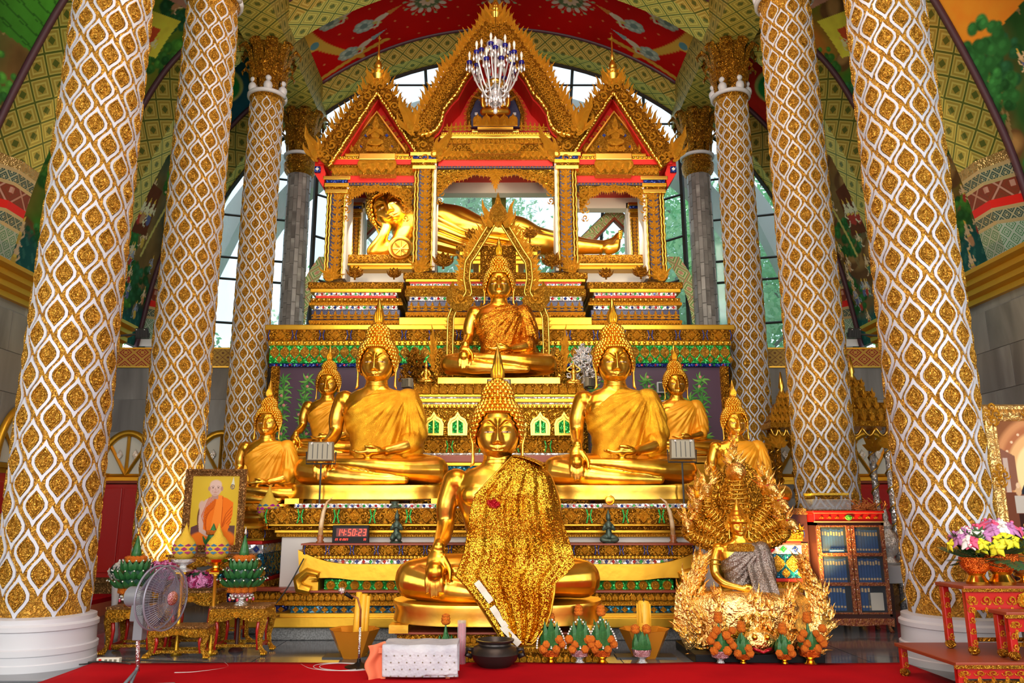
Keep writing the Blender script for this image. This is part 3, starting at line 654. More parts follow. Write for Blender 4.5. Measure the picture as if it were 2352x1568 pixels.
# side ribs: patterned face and soffit, purple outer edge, printed foot bands
def side_rib(sx, y, dy=.42, foot=True):
    t = thing('trim_rib', 'x', 'rib', (sx*HX, y, ZC)); t['kind'] = 'structure'; del t['label']; del t['category']
    f0 = .30 if foot else 0
    def io(v):
        a = (np.interp(v*IL[-1], IL, IC[:, 0]), np.interp(v*IL[-1], IL, IC[:, 1])); b = (np.interp(v*OL[-1], OL, OC[:, 0]), np.interp(v*OL[-1], OL, OC[:, 1])); return a, b
    def face(u, v, yy=y-dy/2):
        (a, b), (c, d) = io(v); return (sx*(a+(c-a)*u), yy, b+(d-b)*u)
    def sof(u, v): (a, b), _ = io(v); return (sx*a, y-dy/2+dy*u, b)
    def seg(v0, v1, m, ms, nm):
        w = .62; MB().grid(lambda u, v: face(u, v0+(v1-v0)*v), 2, max(2, int(40*(v1-v0))), lambda u, v: (u*w, (v0+(v1-v0)*v)*6.6)).build(nm, m, t, True)
        MB().grid(lambda u, v: sof(u, v0+(v1-v0)*v), 1, max(2, int(40*(v1-v0))), lambda u, v: (u*dy, (v0+(v1-v0)*v)*6.6)).build(nm+'_soffit', ms, t, True)
    if foot:
        for v0, v1, m in [(a_*.68, b2*.68, m_) for a_, b2, m_ in ((0, .035, 'off_white'), (.035, .13, 'green_print'), (.13, .142, 'gilt'), (.142, .175, 'net_pattern'), (.175, .187, 'gilt'), (.187, .215, 'red_paint'), (.215, .27, 'red_print'), (.27, .282, 'gilt'), (.282, .315, 'net_pattern'), (.315, .327, 'gilt'), (.327, .36, 'frame_gold'))]:
            seg(v0, v1, m, m, 'printed_band')
        seg(.245, 1, 'rib_pattern', 'rib_pattern_lit', 'rib_face')
    else: seg(0, 1, 'rib_pattern', 'rib_pattern_lit', 'rib_face')
    b = MB(); pts = [(sx*io(v)[1][0]*1-sx*.03, y-dy/2-.03, io(v)[1][1]-.02) for v in [i/40 for i in range(41)]]; b.tube(pts, .055, 6); b.build('purple_border', 'purple_edge', t, True)
    MB().grid(lambda u, v: face(u, v, y+dy/2), 1, 30).build('rib_back', 'off_white', t, True)
pattern_mat('green_print', (.10, .26, .10), (.42, .50, .36), (.52, .56, .46), 4.5); pattern_mat('red_print', (.26, .045, .02), (.55, .28, .2), (.22, .05, .02), 2.2)
for sx in (-1, 1):
    for y in (8.0, 10.8, 13.7): side_rib(sx, y)
    side_rib(sx, 16.6)
# nave vault
AR = 6.6; AZ = 12.0-AR
def za(x): return AZ+sqrt(AR*AR-x*x)
def ang_x(v, hx): return -hx+2*hx*v
def nave_rib(y, dy=.62, hx=4.1):
    t = thing('trim_arch', 'x', 'rib', (0, y, 10.2)); t['kind'] = 'structure'; del t['label']; del t['category']
    MB().grid(lambda u, v: (ang_x(v, hx), y-dy/2, za(ang_x(v, hx))+.52*u), 1, 60, lambda u, v: (u*.52, v*9)).build('arch_face', 'rib_pattern', t, True)
    MB().grid(lambda u, v: (ang_x(v, hx), y-dy/2+dy*u, za(ang_x(v, hx))), 1, 60, lambda u, v: (u*dy, v*9)).build('arch_soffit', 'rib_pattern_lit', t, True)
    MB().tube([(ang_x(i/60, hx), y-dy/2-.01, za(ang_x(i/60, hx))+.5) for i in range(61)], .05, 6).build('purple_border', 'purple_edge', t, True)
    MB().grid(lambda u, v: (ang_x(v, hx), y+dy/2, za(ang_x(v, hx))+.52*u), 1, 60).build('arch_back', 'rib_pattern', t, True)
for y in (10.8, 13.7): nave_rib(y)
nave_rib(16.6, .5)
ceil = thing('ceiling', 'x', 'c', (0, 9, 12)); ceil['kind'] = 'structure'; del ceil['label']; del ceil['category']
def nave_panel(y0, y1, seed):
    w, h = 8.9, y1-y0; c = Canvas(w, h, .018, (.50, .002, .002)); rd = random.Random(seed)
    n = c.noise(1.2, seed); c.c *= (.8+.4*n[..., None]); cx = w/2
    for i in range(-9, 10):             # small gold stars
        for j in range(9):
            x, y = cx+i*.46+(.23 if j % 2 else 0), .2+j*.34; c.poly([(x-.035, y), (x, y+.035), (x+.035, y), (x, y-.035)], (.62, .16, .06))
    for X in (-1.55, 0, 1.55):          # lotus rosettes
        x, y = cx+X, h*.45
        c.ell(x, y, .30, .26, (.10, .14, .07), 0, .2)
        for k in range(12):
            a = 2*pi*k/12; c.ell(x+.36*cos(a), y+.32*sin(a), .085, .052, (.56, .47, .40), a, .3); c.line([(x+.2*cos(a+.2), y+.2*sin(a+.2)), (x+.5*cos(a+.26), y+.46*sin(a+.26))], .012, (.40, .30, .18))
            c.ell(x+.50*cos(a+.26), y+.46*sin(a+.26), .045, .03, (.30, .38, .22), a, .3)
        for k in range(8): a = 2*pi*k/8; c.ell(x+.12*cos(a), y+.11*sin(a), .07, .045, (.60, .42, .32), a, .2)
        c.ell(x, y, .05, .05, (.50, .34, .08))
    for sg in (-1, 1):
        def xx(q): return cx+sg*q
        # corner panel with gold scroll edging
        for k in range(26):
            t = k/25; px_, py_ = (4.12-.9*t**2, .25+.0+2.3*t) ; c.ell(xx(px_-.05), h-.25-2.2*t*0-(.0) if False else py_*h/2.9, .13, .06, (.62, .34, .05), t*2*sg, .3)
        for k in range(20): c.ell(xx(2.6+.075*k), h-.30-.006*(19-k)**1.6*.3, .11, .05, (.62, .34, .05), (.6*(k % 2)-.2)*sg, .3)
        for (bx, by, s_) in ((3.55, .75, .8), (2.95, 1.35, .85), (3.4, 2.0, .85), (2.35, 1.0, .0)):
            if not s_: continue
            for k in range(7):
                a = 2*pi*k/7; c.ell(xx(bx+.15*s_*cos(a)), by+.13*s_*sin(a), .12*s_, .10*s_, (.30, .36, .34), 0, .15); c.ell(xx(bx+.15*s_*cos(a)), by+.13*s_*sin(a), .06*s_, .05*s_, (.44, .50, .46), 0, .3)
            c.ell(xx(bx), by, .10*s_, .09*s_, (.16, .22, .22)); 
            fx, fy = bx-.42*s_, by-.05
            c.ell(xx(fx), fy, .20*s_, .09*s_, (.60, .50, .40), .4*sg, .2); c.ell(xx(fx-.16*s_), fy-.06, .06*s_, .06*s_, (.66, .56, .44)); c.poly([(xx(fx-.2*s_), fy-.14), (xx(fx-.62*s_), fy-.22), (xx(fx-.24*s_), fy)], (.58, .20, .04) if s_ > .82 and by < 1.5 else (.24, .34, .38))
            c.ell(xx(fx+.1*s_), fy+.10, .13*s_, .05*s_, (.50, .42, .12), -.5*sg, .2); c.line([(xx(fx), fy), (xx(fx+.1), fy+.22), (xx(fx+.24), fy+.2)], .05, (.6, .5, .4))
        c.ell(xx(3.95), 1.15, .17, .15, (.60, .34, .05)); c.ell(xx(3.95), 1.15, .09, .11, (.10, .24, .30))
    m = ((c.y < .09) | (c.y > h-.09) | (np.abs(c.x-cx) > 4.12)).astype(float); c.mix(m, (.12, .03, .05))
    m = ((c.y < .13) & (c.y > .1) | (c.y > h-.13) & (c.y < h-.1)).astype(float); c.mix(m, (.5, .26, .05))
    def f(u, v):
        x = -4.45+8.9*u; return np.stack([x, y0+(y1-y0)*v, AZ+.5+np.sqrt(AR*AR-x*x)], -1)
    c.obj('painted_panel', f, ceil)
nave_panel(13.9, 16.5, 3); nave_panel(11.0, 13.5, 4)
MB().grid(lambda u, v: (-4.6+9.2*u, -5+16*v, AZ+.52+sqrt(AR*AR-(-4.6+9.2*u)**2)), 24, 2).build('vault_shell', 'red_paint', ceil)
MB().grid(lambda u, v: (-4.6+9.2*u, -5+22*v, AZ+.60+sqrt(AR*AR-(-4.6+9.2*u)**2)), 24, 2).build('vault_backing', 'off_white', ceil)
for sx, nm in ((-1, 'left'), (1, 'right')):     # beams on the columns
    t = thing('trim_beam_'+nm, 'x', 'b', (sx*COLX, 9, 10.2)); t['kind'] = 'structure'; del t['label']; del t['category']
    for x, n2 in ((sx*4.05, 'inner_face'), (sx*4.85, 'outer_face')):
        MB().grid(lambda u, v: (x, -5+21.9*u, 10.22+.95*v), 2, 1, lambda u, v: (-5+21.9*u, .95*v)).build(n2, 'rib_pattern', t)
    MB().grid(lambda u, v: (sx*(4.05+.8*v), -5+21.9*u, 10.22), 2, 1, lambda u, v: (-5+21.9*u, .8*v)).build('soffit', 'rib_pattern_lit', t)
    MB().grid(lambda u, v: (sx*(4.05+.8*v), -5+21.9*u, 11.17), 2, 1).build('top_face', 'off_white', t)
# ---------------------------------------------------------------- window wall at the back
nwin = [4]
def window(poly, d, mulls, bars, nm=None, dfn=None):
    """poly: outline (x,z); mulls/bars: line segments; dfn gives depth from x"""
    nwin[0] += 1; dfn = dfn or (lambda x: d)
    def pt(p, o=0): return (p[0], dfn(p[0])+o, p[1])
    b = MB(); fr = b; q = [pt(p) for p in poly]
    for a, c in zip(q, q[1:]+q[:1]): b.tube([a, c], .055, 4)
    w = b.build('window_%d' % nwin[0], 'window_frame'); struct(w)
    for a, c in mulls: MB().tube([pt(a), pt(c)], .036, 4).build('mullion', 'window_frame', w)
    for a, c in bars: MB().tube([pt(a), pt(c)], .028, 4).build('glazing_bar', 'window_frame', w)
    g = MB(); n = len(poly); g.add([pt(p, .02) for p in poly], [tuple(range(n))]); g.build('glass_pane', 'pane_glass', w)
    return w
zs = PZ(799, DL)
def inner_z(x): # lower edge of the side rib over x
    return float(np.interp(-abs(x), -IC[:, 0], IC[:, 1]))
for sx in (-1, 1):
    xs = [7.15, 6.95, 6.6, 6.2, 5.8, 5.4, 5.0, 4.72]
    poly = [(sx*7.15, zs), (sx*4.72, zs)]+[(sx*x, min(inner_z(x), 10.1)) for x in xs[::-1]]
    dfn = lambda x: 16.35+(7.2-abs(x))*.3
    mulls = [((sx*5.35, zs), (sx*5.35, inner_z(5.35))), ((sx*6.4, zs), (sx*6.4, inner_z(6.4)))]
    bars = [((sx*4.72, z), (sx*max(4.9, float(np.interp(z, IC[:, 1], IC[:, 0]))), z)) for z in (5.5, 6.5, 7.0, 8.0, 9.0)]
    window(poly, 0, mulls, bars, dfn=dfn)
hx = 4.2; n = 24
poly = [(hx, zs), (-hx, zs)][::-1]+[(hx-2*hx*i/n, za(hx-2*hx*i/n)-.02) for i in range(n+1)]
mulls = [((x0, zs), (x1, za(x1))) for x0, x1 in ((-3.4, -3.4), (-2.1, -2.6), (-1.25, -1.75), (-.12, -.12), (.12, .12), (1.25, 1.75), (2.1, 2.6), (3.4, 3.4))]
bars = [((-hx, z), (hx, z)) for z in (5.4, 10.3, 11.3)]+[((s*3.4, z), (s*hx, z+.25)) for s in (-1, 1) for z in (6.3, 7.3, 8.3, 9.3)]
window(poly, 16.8, mulls, bars)
# pointed trims seen through the shrine, and the post at the centre
for sx in (-1, 1):
    z0, z1 = PZ(580, 16.5), PZ(488, 16.5); xc = sx*abs(PX(1418-8, 500, 16.5)); 
    t = thing('trim_chevron', 'x', 'b', (xc, 16.5, z0)); t['kind'] = 'structure'; del t['label']; del t['category']
    for q in (-1, 1):
        A = [(xc, z1+.18), (xc+q*1.15, z0-.05)]; B = [(xc, z1-.12), (xc+q*.8, z0-.05)]
        b = MB(); b.grid(lambda u, v: ((A[0][0]+(A[1][0]-A[0][0])*u)*(1-v)+(B[0][0]+(B[1][0]-B[0][0])*u)*v, 16.45, (A[0][1]+(A[1][1]-A[0][1])*u)*(1-v)+(B[0][1]+(B[1][1]-B[0][1])*u)*v), 1, 1, lambda u, v: (u*1.7, v*.3)); b.build('printed_band', 'rose_trim', t)
        MB().strip(A, [(p[0], p[1]-.02) for p in A], 16.45, 16.6).build('edge', 'off_white', t)
        MB().strip(B, [(p[0], p[1]-.07) for p in B], 16.43, 16.6).build('red_edge', 'brown_red', t)
    # curved printed trims beside the stone pillars, right down to the altar
    xs = [abs(PX(1560, 600, 16.4)), abs(PX(1600, 700, 16.4)), abs(PX(1625, 745, 16.4))]; zz = [PZ(590, 16.4), PZ(660, 16.4), PZ(745, 16.4)]
    t = thing('trim_curve', 'x', 'b', (sx*xs[0], 16.4, zz[2])); t['kind'] = 'structure'; del t['label']; del t['category']
    MB().grid(lambda u, v: (sx*(xs[0]*(1-u)**1+u*xs[2]-.25*sin(pi*u)*.0+v*-.32+.12*sin(pi*u)), 16.38, zz[0]*(1-u)+zz[2]*u), 8, 1, lambda u, v: (u*1.6, v*.32)).build('printed_band', 'rose_trim', t)
MB().box(-.16, .16, 16.6, 16.75, 4.4, 12.0).build('trim_center_post', 'rib_pattern_lit')['kind'] = 'structure'
# ---------------------------------------------------------------- outside: roof overhang and trees
o = MB().strip([(-6+12*i/20, za(max(-6, min(6, -6+12*i/20)))-.9) for i in range(21)], [(-6+12*i/20, za(-6+12*i/20)-.1) for i in range(21)], 18.0, 18.5).build('trim_eaves', 'concrete'); struct(o)
for sx in (-1, 1):
    A = [(sx*7.9, 4), (sx*7.3, 6.6), (sx*6.5, 8.6), (sx*5.6, 10)]; o = MB().strip(A, [(p[0]-sx*.45, p[1]-.1) for p in A], 17.6, 18.0).build('trim_eaves', 'concrete'); struct(o)
g = MB().box(-40, 40, DW+.6, 60, -.6, -.1).build('ground', 'leaf_paint'); struct(g)
def canopy(seed, n, r):
    rd = random.Random(seed); b = MB(); cl = [Vector((rd.gauss(0, .5), rd.gauss(0, .4), rd.gauss(0, .42)))*r for _ in range(16)]
    for i in range(n):
        c = rd.choice(cl)+Vector((rd.gauss(0, 1), rd.gauss(0, 1), rd.gauss(0, .8)))*r*.22; s_ = rd.uniform(.05, .12)
        a = Vector((rd.gauss(0, 1), rd.gauss(0, 1), rd.gauss(0, 1))).normalized()*s_; e = a.orthogonal().normalized()*s_*.5
        b.add([c-a, c+e, c+a, c-e], [(0, 1, 2, 3)])
    return b
cms = [canopy(k, 7000, 2.3).mesh('canopy', ('tree_leaf', 'tree_leaf_pale')[k % 2]) for k in range(3)]
tk = MB(); tk.tube([(0, 0, -6), (.1, 0, -3), (0, .1, 0), (.2, 0, 1.5)], [.22, .18, .13, .05], 8)
for a, l in ((0, 1.8), (1.4, 2.0), (2.6, 1.7), (4, 2.1), (5.2, 1.6)): tk.tube([(0, .05, -1+a*.2), (cos(a)*l*.5, sin(a)*l*.5, .2+a*.1), (cos(a)*l, sin(a)*l, 1.2)], [.08, .05, .02], 6)
tkm = tk.mesh('trunk', 'bark', True)
spots = [(-8.6, 22, 5.2, 1.0, 'far left'), (-5.8, 26, 5.0, 1.15, 'left of the left stone pillar'), (-2.6, 24, 8.2, 1.2, 'left of centre'), (1.6, 25, 8.0, 1.2, 'just right of centre'), (5.2, 23, 7.0, 1.2, 'right of the shrine'),
         (7.0, 21.5, 5.0, 1.1, 'right of the right stone pillar'), (9.4, 24, 8.4, 1.3, 'far right'), (3.4, 22, 4.8, .9, 'low behind the feet of the reclining image'), (-3.3, 21.5, 5.4, .8, 'low behind the reclining head'), (7.5, 27, 11.5, 1.4, 'tall at the right'), (-1.2, 29, 12.8, 1.3, 'tallest, high behind the gables')]
for i, (x, y, z, s_, w) in enumerate(spots):
    t = thing('tree', 'leafy green tree outside the back windows, '+w, 'tree', (x, y, -.1), 'trees outside the windows')
    inst('canopy', cms[i % 3], t, (x, y, z), s_, i*1.3, kind='stuff'); inst('trunk', tkm, t, (x, y, z), (s_, s_, (z)/6 if z > 5 else s_), 0)
# ================================================================ COLUMNS
def bent(b, r, cx_, cy_):     # wrap flat (u, h, z) onto a cylinder, u=0 faces the camera
    return [(cx_+(r(z)-h)*sin(u/r(z)), cy_-(r(z)-h)*cos(u/r(z)), z) for u, h, z in b]
def big_column(sx, d, rad, label, base=True):
    cx_ = sx*COLX; t = thing('column', label, 'column', (cx_, d, 0))
    zb, zt = .46, 9.15; r = lambda z: rad*(1.04-.10*z/10)
    MB().lathe([(r(z), z) for z in [zb-.1+(zt-zb+.2)*i/16 for i in range(17)]], 40, (cx_, d, 0)).build('shaft', 'column_gold', t, True, 60)
    n = 8; per = 2*pi*rad/n; hh = .417*rad/.41; rows = int((zt-zb)/(hh/2)); lat = MB(); back = Joined(); face = math.atan2(-cx_, d)  # angle toward the viewer
    wr, hr = per*.70, hh*.98
    O = ogee(wr/2, hr/2, 7, 1.7); I = ogee(wr/2*.74, hr/2*.68, 7)
    sub = MB(); cnt = 0
    for i in range(rows):
        z = zb+hh*.45+i*hh/2
        if z+hr/2 > zt+.05: break
        for k in range(n):
            u = (k+(.5 if i % 2 else 0))*per+i*per*.045; k_ = u/rad
            a = (k_+pi) % (2*pi)-pi; u = a*rad; vis = cos(a+face*1.0) > -.12
            m = len(O); v = [(u+x, -.012, z+q) for x, q in O]+[(u+x, -.012, z+q) for x, q in I]+[(u+x, .0, z+q) for x, q in O]+[(u+x, .0, z+q) for x, q in I]
            v = [(u_, h_, z_) for u_, h_, z_ in v]
            lat.add(bent(v, r, cx_, d), [(j, (j+1) % m, (j+1) % m+m, j+m) for j in range(m)]+[(j+2*m, (j+1) % m+2*m, (j+1) % m, j) for j in range(m)]+[(j+m, (j+1) % m+m, (j+1) % m+3*m, j+3*m) for j in range(m)])
            rr = r(z); pos = (cx_+rr*sin(a)*.995, d-rr*cos(a)*.995, z)
            if vis and cnt < 300:
                inst('medallion', ME['medallion'], t, pos, (wr*.84, wr*1.0, hr*.74), a); cnt += 1
            else:
                s0 = len(back.b.v); back.put(ME['medallion'], (0, 0, 0), 1); mt = Matrix.Translation(pos) @ Matrix.Rotation(a, 4, 'Z') @ Matrix.Diagonal((wr*.84, wr*1.0, hr*.74, 1)); back.b.xf(mt, s0)
    lat.build('white_lattice', 'white_inlay', t)
    if back.b.v: back.b.build('medallions_behind', 'medallion_gold', t, True, 40, kind='stuff')
    if base:
        br = rad*1.30; MB().lathe([(br, 0), (br, .06), (br*.985, .07), (br*.985, .13), (br*1.0, .14), (br, .19), (br*.96, .20), (br*.95, .34), (br*.98, .35), (br*.98, .39), (br*.93, .41), (br*.93, .45), (rad*1.0, .47)], 56, (cx_, d, 0)).build('base', 'white_paint', t, True, 35)
    capital(t, cx_, d, r(zt), zt, True)
    return t
def capital(t, cx_, d, r, z0, figs):
    MB().lathe([(r*1.02, z0-.05), (r*1.1, z0), (r*1.06, z0+.08), (r*.82, z0+.12), (r*.8, z0+.6), (r*1.1, z0+.95), (r*1.2, z0+1.07)], 32, (cx_, d, 0)).build('capital_core', 'gold_dark', t, True, 40)
    MB().tube([(cx_+r*1.12*cos(a), d+r*1.12*sin(a), z0+.05) for a in [2*pi*i/24 for i in range(25)]], .045, 6).build('collar', 'white_paint', t, True)
    lf = MB(); lf.leaf([(0, -.02, 0), (0, -.06, .30), (0, -.14, .55), (0, -.30, .66), (0, -.42, .58), (0, -.40, .50)], [.12, .17, .15, .15, .10, .03], .07); lm = lf.mesh('acanthus_leaf', 'gold_dark', True, None, 40)
    for ring, (n, zz, s_, rr) in enumerate(((9, .06, .85, .92), (9, .30, 1.15, .95))):
        for k in range(n):
            a = 2*pi*(k+.5*ring)/n; inst('acanthus_leaf', lm, t, (cx_+r*rr*sin(a), d-r*rr*cos(a), z0+zz), (r*2.1*s_, r*2*s_, s_), a)
    if figs:
        for k in range(6):
            a = 2*pi*k/6+.3; MB().ball((cx_+r*1.05*sin(a), d-r*1.05*cos(a), z0+.14), .09, 8, 6, (1, 1, 1.2)).ball((cx_+r*1.05*sin(a), d-r*1.05*cos(a), z0+.30), .06, 8, 6).build('white_figure', 'white_paint', t, True)
for sx, w in ((-1, 'left'), (1, 'right')):
    big_column(sx, 8.0, .41, 'nearest large gold column with white pointed lattice on a white base, at far '+w)
    big_column(sx, 10.8, .385, ('second gold lattice column on the left, lit warm from below, behind the framed portrait' if sx < 0 else 'second gold lattice column on the right, lit warm from below, behind the book cabinet'), False)
    big_column(sx, 13.7, .315, 'slimmer third gold lattice column with leafy capital, beside the %s end of the altar' % w, False)
def stone_pillar(sx, w):
    cx_ = sx*COLX; d = 16.3; rad = .245; t = thing('stone_pillar', 'grey mosaic stone pillar with gold leaf capital, at the windows %s of the shrine' % w, 'pillar', (cx_, d, 4.4))
    MB().lathe([(rad, 0), (rad, 9.2)], 24, (cx_, d, 0)).build('shaft', 'mosaic_stone', t, True, 50)
    n = 18; h = .30; pm = []
    for q in range(3):
        b = MB(); w_ = 2*pi*rad/n*.94; b.relief([(-w_/2, -h/2*.97), (w_/2, -h/2*.97), (w_/2, h/2*.97), (-w_/2, h/2*.97)], [(1, 0), (.94, .01+.004*q), (0, .01+.004*q)]); pm.append(b.mesh('stone_strip', 'mosaic_stone'))
    rd = random.Random(3); c = 0
    for k in range(n):
        a = 2*pi*k/n
        if cos(a-math.atan2(cx_, d)*0) < .12: continue
        z = 4.3+rd.uniform(0, .3)
        while z < 9.1:
            inst('stone_strip', pm[rd.randrange(3)], t, (cx_+rad*sin(a), d-rad*cos(a), z), 1, a); z += h
    capital(t, cx_, d, .30, 9.15, False); MB().lathe([(.27, 8.75), (.34, 8.85), (.36, 9.0), (.3, 9.12)], 20, (cx_, d, 0)).build('carved_necking', 'gold_dark', t, True)
stone_pillar(-1, 'left'); stone_pillar(1, 'right')
# ================================================================ THE IMAGES
U = .467            # metres per body unit of the large front image
def remesh(b, voxel, smooth=4, fac=.5):
    o = bpy.data.objects.new('tmp', b.mesh('tmp', 'gold_leaf')); COL.objects.link(o)
    m = o.modifiers.new('r', 'REMESH'); m.mode = 'VOXEL'; m.voxel_size = voxel; m.use_smooth_shade = True
    if smooth: s_ = o.modifiers.new('s', 'SMOOTH'); s_.factor = fac; s_.iterations = smooth
    me = bpy.data.meshes.new_from_object(o.evaluated_get(bpy.context.evaluated_depsgraph_get())); bpy.data.objects.remove(o); me.shade_smooth(); return me
def loft(b, secs, n=32, p=2.3):
    base = len(b.v)
    for z, hw, hd, cy, *cx in secs:
        c0 = cx[0] if cx else 0
        for k in range(n):
            a = 2*pi*k/n; ca, sa = cos(a), sin(a); b.v.append((c0+hw*math.copysign(abs(ca)**(2/p), ca), cy+hd*math.copysign(abs(sa)**(2/p), sa), z))
    m = len(secs)
    for i in range(m-1):
        for k in range(n): a = base+i*n+k; c = base+i*n+(k+1) % n; b.f.append((a, c, c+n, a+n))
    b.f.append(tuple(base+k for k in range(n-1, -1, -1))); b.f.append(tuple(base+(m-1)*n+k for k in range(n)))
def limb(b, pts, rad, n=16, flat=1, up=None):
    # smooth the path first
    P_ = [Vector(p) for p in pts]; P_ = [P_[0]*2-P_[1]]+P_+[P_[-1]*2-P_[-2]]; Q = []; RR = []; r = [rad[0]]+list(rad)+[rad[-1]]
    for i in range(1, len(P_)-2):
        a, p, c, d = P_[i-1:i+3]
        for k in range(5):
            t = k/5; Q.append(.5*((2*p)+(c-a)*t+(2*a-5*p+4*c-d)*t*t+(3*p-a-3*c+d)*t**3)); t2 = t*t*(3-2*t); RR.append(r[i]*(1-t2)+r[i+1]*t2)
    Q.append(P_[-2]); RR.append(rad[-1]); b.tube(Q, RR, n, True, flat, up)
    b.ball(tuple(Q[0]), RR[0], n, 8); b.ball(tuple(Q[-1]), RR[-1]*.98, n, 8, (1, 1, 1))
TORSO = [(.25, .95, .6, .2), (.8, .72, .48, .08), (1.25, .66, .42, .03), (1.75, .80, .46, 0), (2.2, .96, .50, -.02), (2.5, 1.02, .48, 0), (2.72, .92, .40, .02), (2.88, .66, .33, .03), (2.98, .40, .31, .03), (3.08, .34, .3, .02)]
def hand_down(b, c, s_=1):
    """relaxed hand hanging over the shin, c = wrist"""
    x, y, z = c; limb(b, [(x, y, z), (x-.03, y-.10, z-.26), (x-.05, y-.16, z-.50)], [.125*s_, .19*s_, .195*s_], 14, .5, (0, 1, 0))
    for k, (dx, L_) in enumerate(((-.15, .40), (-.055, .48), (.04, .46), (.13, .38))):
        limb(b, [(x-.05+dx*.9, y-.17, z-.50), (x-.05+dx*1.12, y-.25, z-.50-L_*.45), (x-.05+dx*1.12, y-.24, z-.52-L_)], [.066, .058, .040], 8)
    limb(b, [(x+.12, y-.12, z-.22), (x+.26, y-.2, z-.44), (x+.27, y-.25, z-.66)], [.08, .062, .04], 8)
def hand_lap(b):
    limb(b, [(.48, -.82, 1.00), (.22, -.95, .97), (-.02, -1.0, .96)], [.15, .20, .18], 14, .55, (0, 0, 1))
    for k, (dy, L_) in enumerate(((-.13, .42), (-.04, .50), (.05, .48), (.13, .38))):
        limb(b, [(-.02, -1.0+dy, .97), (-.02-L_*.5, -1.0+dy*1.1, .94), (-.02-L_, -.98+dy, 1.0)], [.064, .056, .04], 8)
    limb(b, [(.30, -1.02, 1.04), (.10, -1.14, 1.10), (-.08, -1.14, 1.12)], [.075, .06, .04], 8)
def seated_body():
    b = MB(); loft(b, TORSO)
    limb(b, [(0, .06, 2.8), (0, .04, 3.12), (0, .06, 3.5)], [.38, .34, .30], 24)
    b.ball((-.95, .0, 2.60), .30, 16, 10); b.ball((.95, .0, 2.60), .30, 16, 10)
    b.ball((-.42, -.30, 2.28), .38, 16, 10, (1.1, .6, .8)); b.ball((.42, -.30, 2.28), .38, 16, 10, (1.1, .6, .8))
    limb(b, [(-1.0, .0, 2.62), (-1.17, .02, 2.1), (-1.19, .0, 1.65), (-1.22, -.38, 1.38), (-1.27, -.86, 1.22)], [.27, .245, .205, .19, .135])
    hand_down(b, (-1.28, -.92, 1.16), 1.15)
    limb(b, [(1.0, .0, 2.62), (1.20, .02, 2.1), (1.22, -.05, 1.5), (1.02, -.48, 1.18), (.52, -.80, 1.02)], [.28, .26, .22, .20, .145]); hand_lap(b)
    for s_ in (-1, 1): limb(b, [(s_*.45, .1, .5), (s_*1.2, -.15, .52), (s_*1.86, -.42, .47)], [.50, .48, .42], 20)
    b.ball((0, -.25, .42), .55, 20, 10, (1.5, 1, .8))
    limb(b, [(-1.86, -.45, .44), (-1.1, -.86, .30), (-.3, -1.05, .22), (.45, -1.08, .18), (1.05, -1.02, .16)], [.40, .31, .23, .17, .13], 16)
    limb(b, [(1.86, -.45, .46), (1.1, -.86, .46), (.35, -1.02, .54), (-.35, -1.02, .62), (-.95, -.92, .66)], [.40, .32, .24, .17, .14], 16)
    for k in range(5): limb(b, [(-.95, -.90+.02*k, .66+.05*k-.1), (-1.16, -.86, .66+.05*k-.1)], [.05, .04], 6)
    return remesh(b, .027, 3)
BODY = seated_body()
ZH = 3.84
def sst(a, b_, x): t = max(0, min(1, (x-a)/(b_-a))); return t*t*(3-2*t)
def gs(x, s_): return math.exp(-x*x/(2*s_*s_))
def head_disp(x, z):
    u = x/.5; v = (z-ZH)/.62; a = abs(u)
    d = 0.0
    bridge = sst(-.50, -.40, v)*(1-sst(.18, .42, v)); amp = .065+.115*sst(.25, -.40, v)
    d += amp*bridge*gs(u, .085+.05*sst(0, -.4, v)); d += .045*gs(a-.15, .055)*gs(v+.43, .05)
    d += .055*gs(u, .30)*gs(v+.64, .13)                                   # muzzle
    d += .035*gs(u, .19)*gs(v+.60+.05*gs(u, .06)-.10*a*a*2, .032); d += .040*gs(u, .15)*gs(v+.715-.2*a*a, .038); d -= .030*gs(u, .22)*gs(v+.655-.35*a*a, .018)
    d += .04*gs(u, .13)*gs(v+.88, .08); d -= .02*gs(u, .2)*gs(v+.79, .04)
    d -= .055*gs(a-.36, .17)*gs(v-.06, .13)                                # sockets
    d += .060*gs(a-.38, .13)*gs(v+.01, .075); d -= .020*gs(v+.085-.1*(a-.38)**2*8, .012)*gs(a-.38, .14)
    bc = .34-.95*(a-.42)**2*(1.0 if a > .42 else 2.0); d += .026*gs(v-bc, .028)*sst(.06, .16, a)*(1-sst(.78, .9, a))
    d += .025*gs(a-.55, .2)*gs(v+.38, .18)
    return d
def head_y(x, z):
    v = (z-ZH)/.62; jw = 1-.16*sst(-.1, -1.0, v); hx_ = .49*jw; rho = max(0, 1-abs(v)**2.7)**.45; q = rho*rho-(x/hx_)**2
    return -.50*sqrt(max(q, 0))-head_disp(x, z)*sst(0, .35, q)
def head_mesh():
    b = MB(); nu, nv = 150, 110
    def f(u, v):
        a = (u-.5)*2; a = pi*(abs(a)**1.35)*(1 if a > 0 else -1); be = -pi/2+pi*v; vv = sin(be); jw = 1-.16*sst(-.1, -1.0, vv); rho = max(0, 1-abs(vv)**2.7)**.45; x = .49*jw*rho*sin(a); z = ZH+.62*vv; y = -.50*rho*cos(a)
        if cos(a) > 0: y -= head_disp(x, z)*sst(0, .35, (rho*cos(a))**2)
        else: y *= 1.0
        return (x, y, z)
    b.grid(f, nu, nv); me = b.mesh('face', 'gold_leaf', True); return me
HEAD = head_mesh()
def face_tube(pts, r, n=6):
    return MB().tube([(x, head_y(x, z)-r*.2, z) for x, z in pts], [r*(.35+.65*sin(pi*i/(len(pts)-1))) for i in range(len(pts))], n)
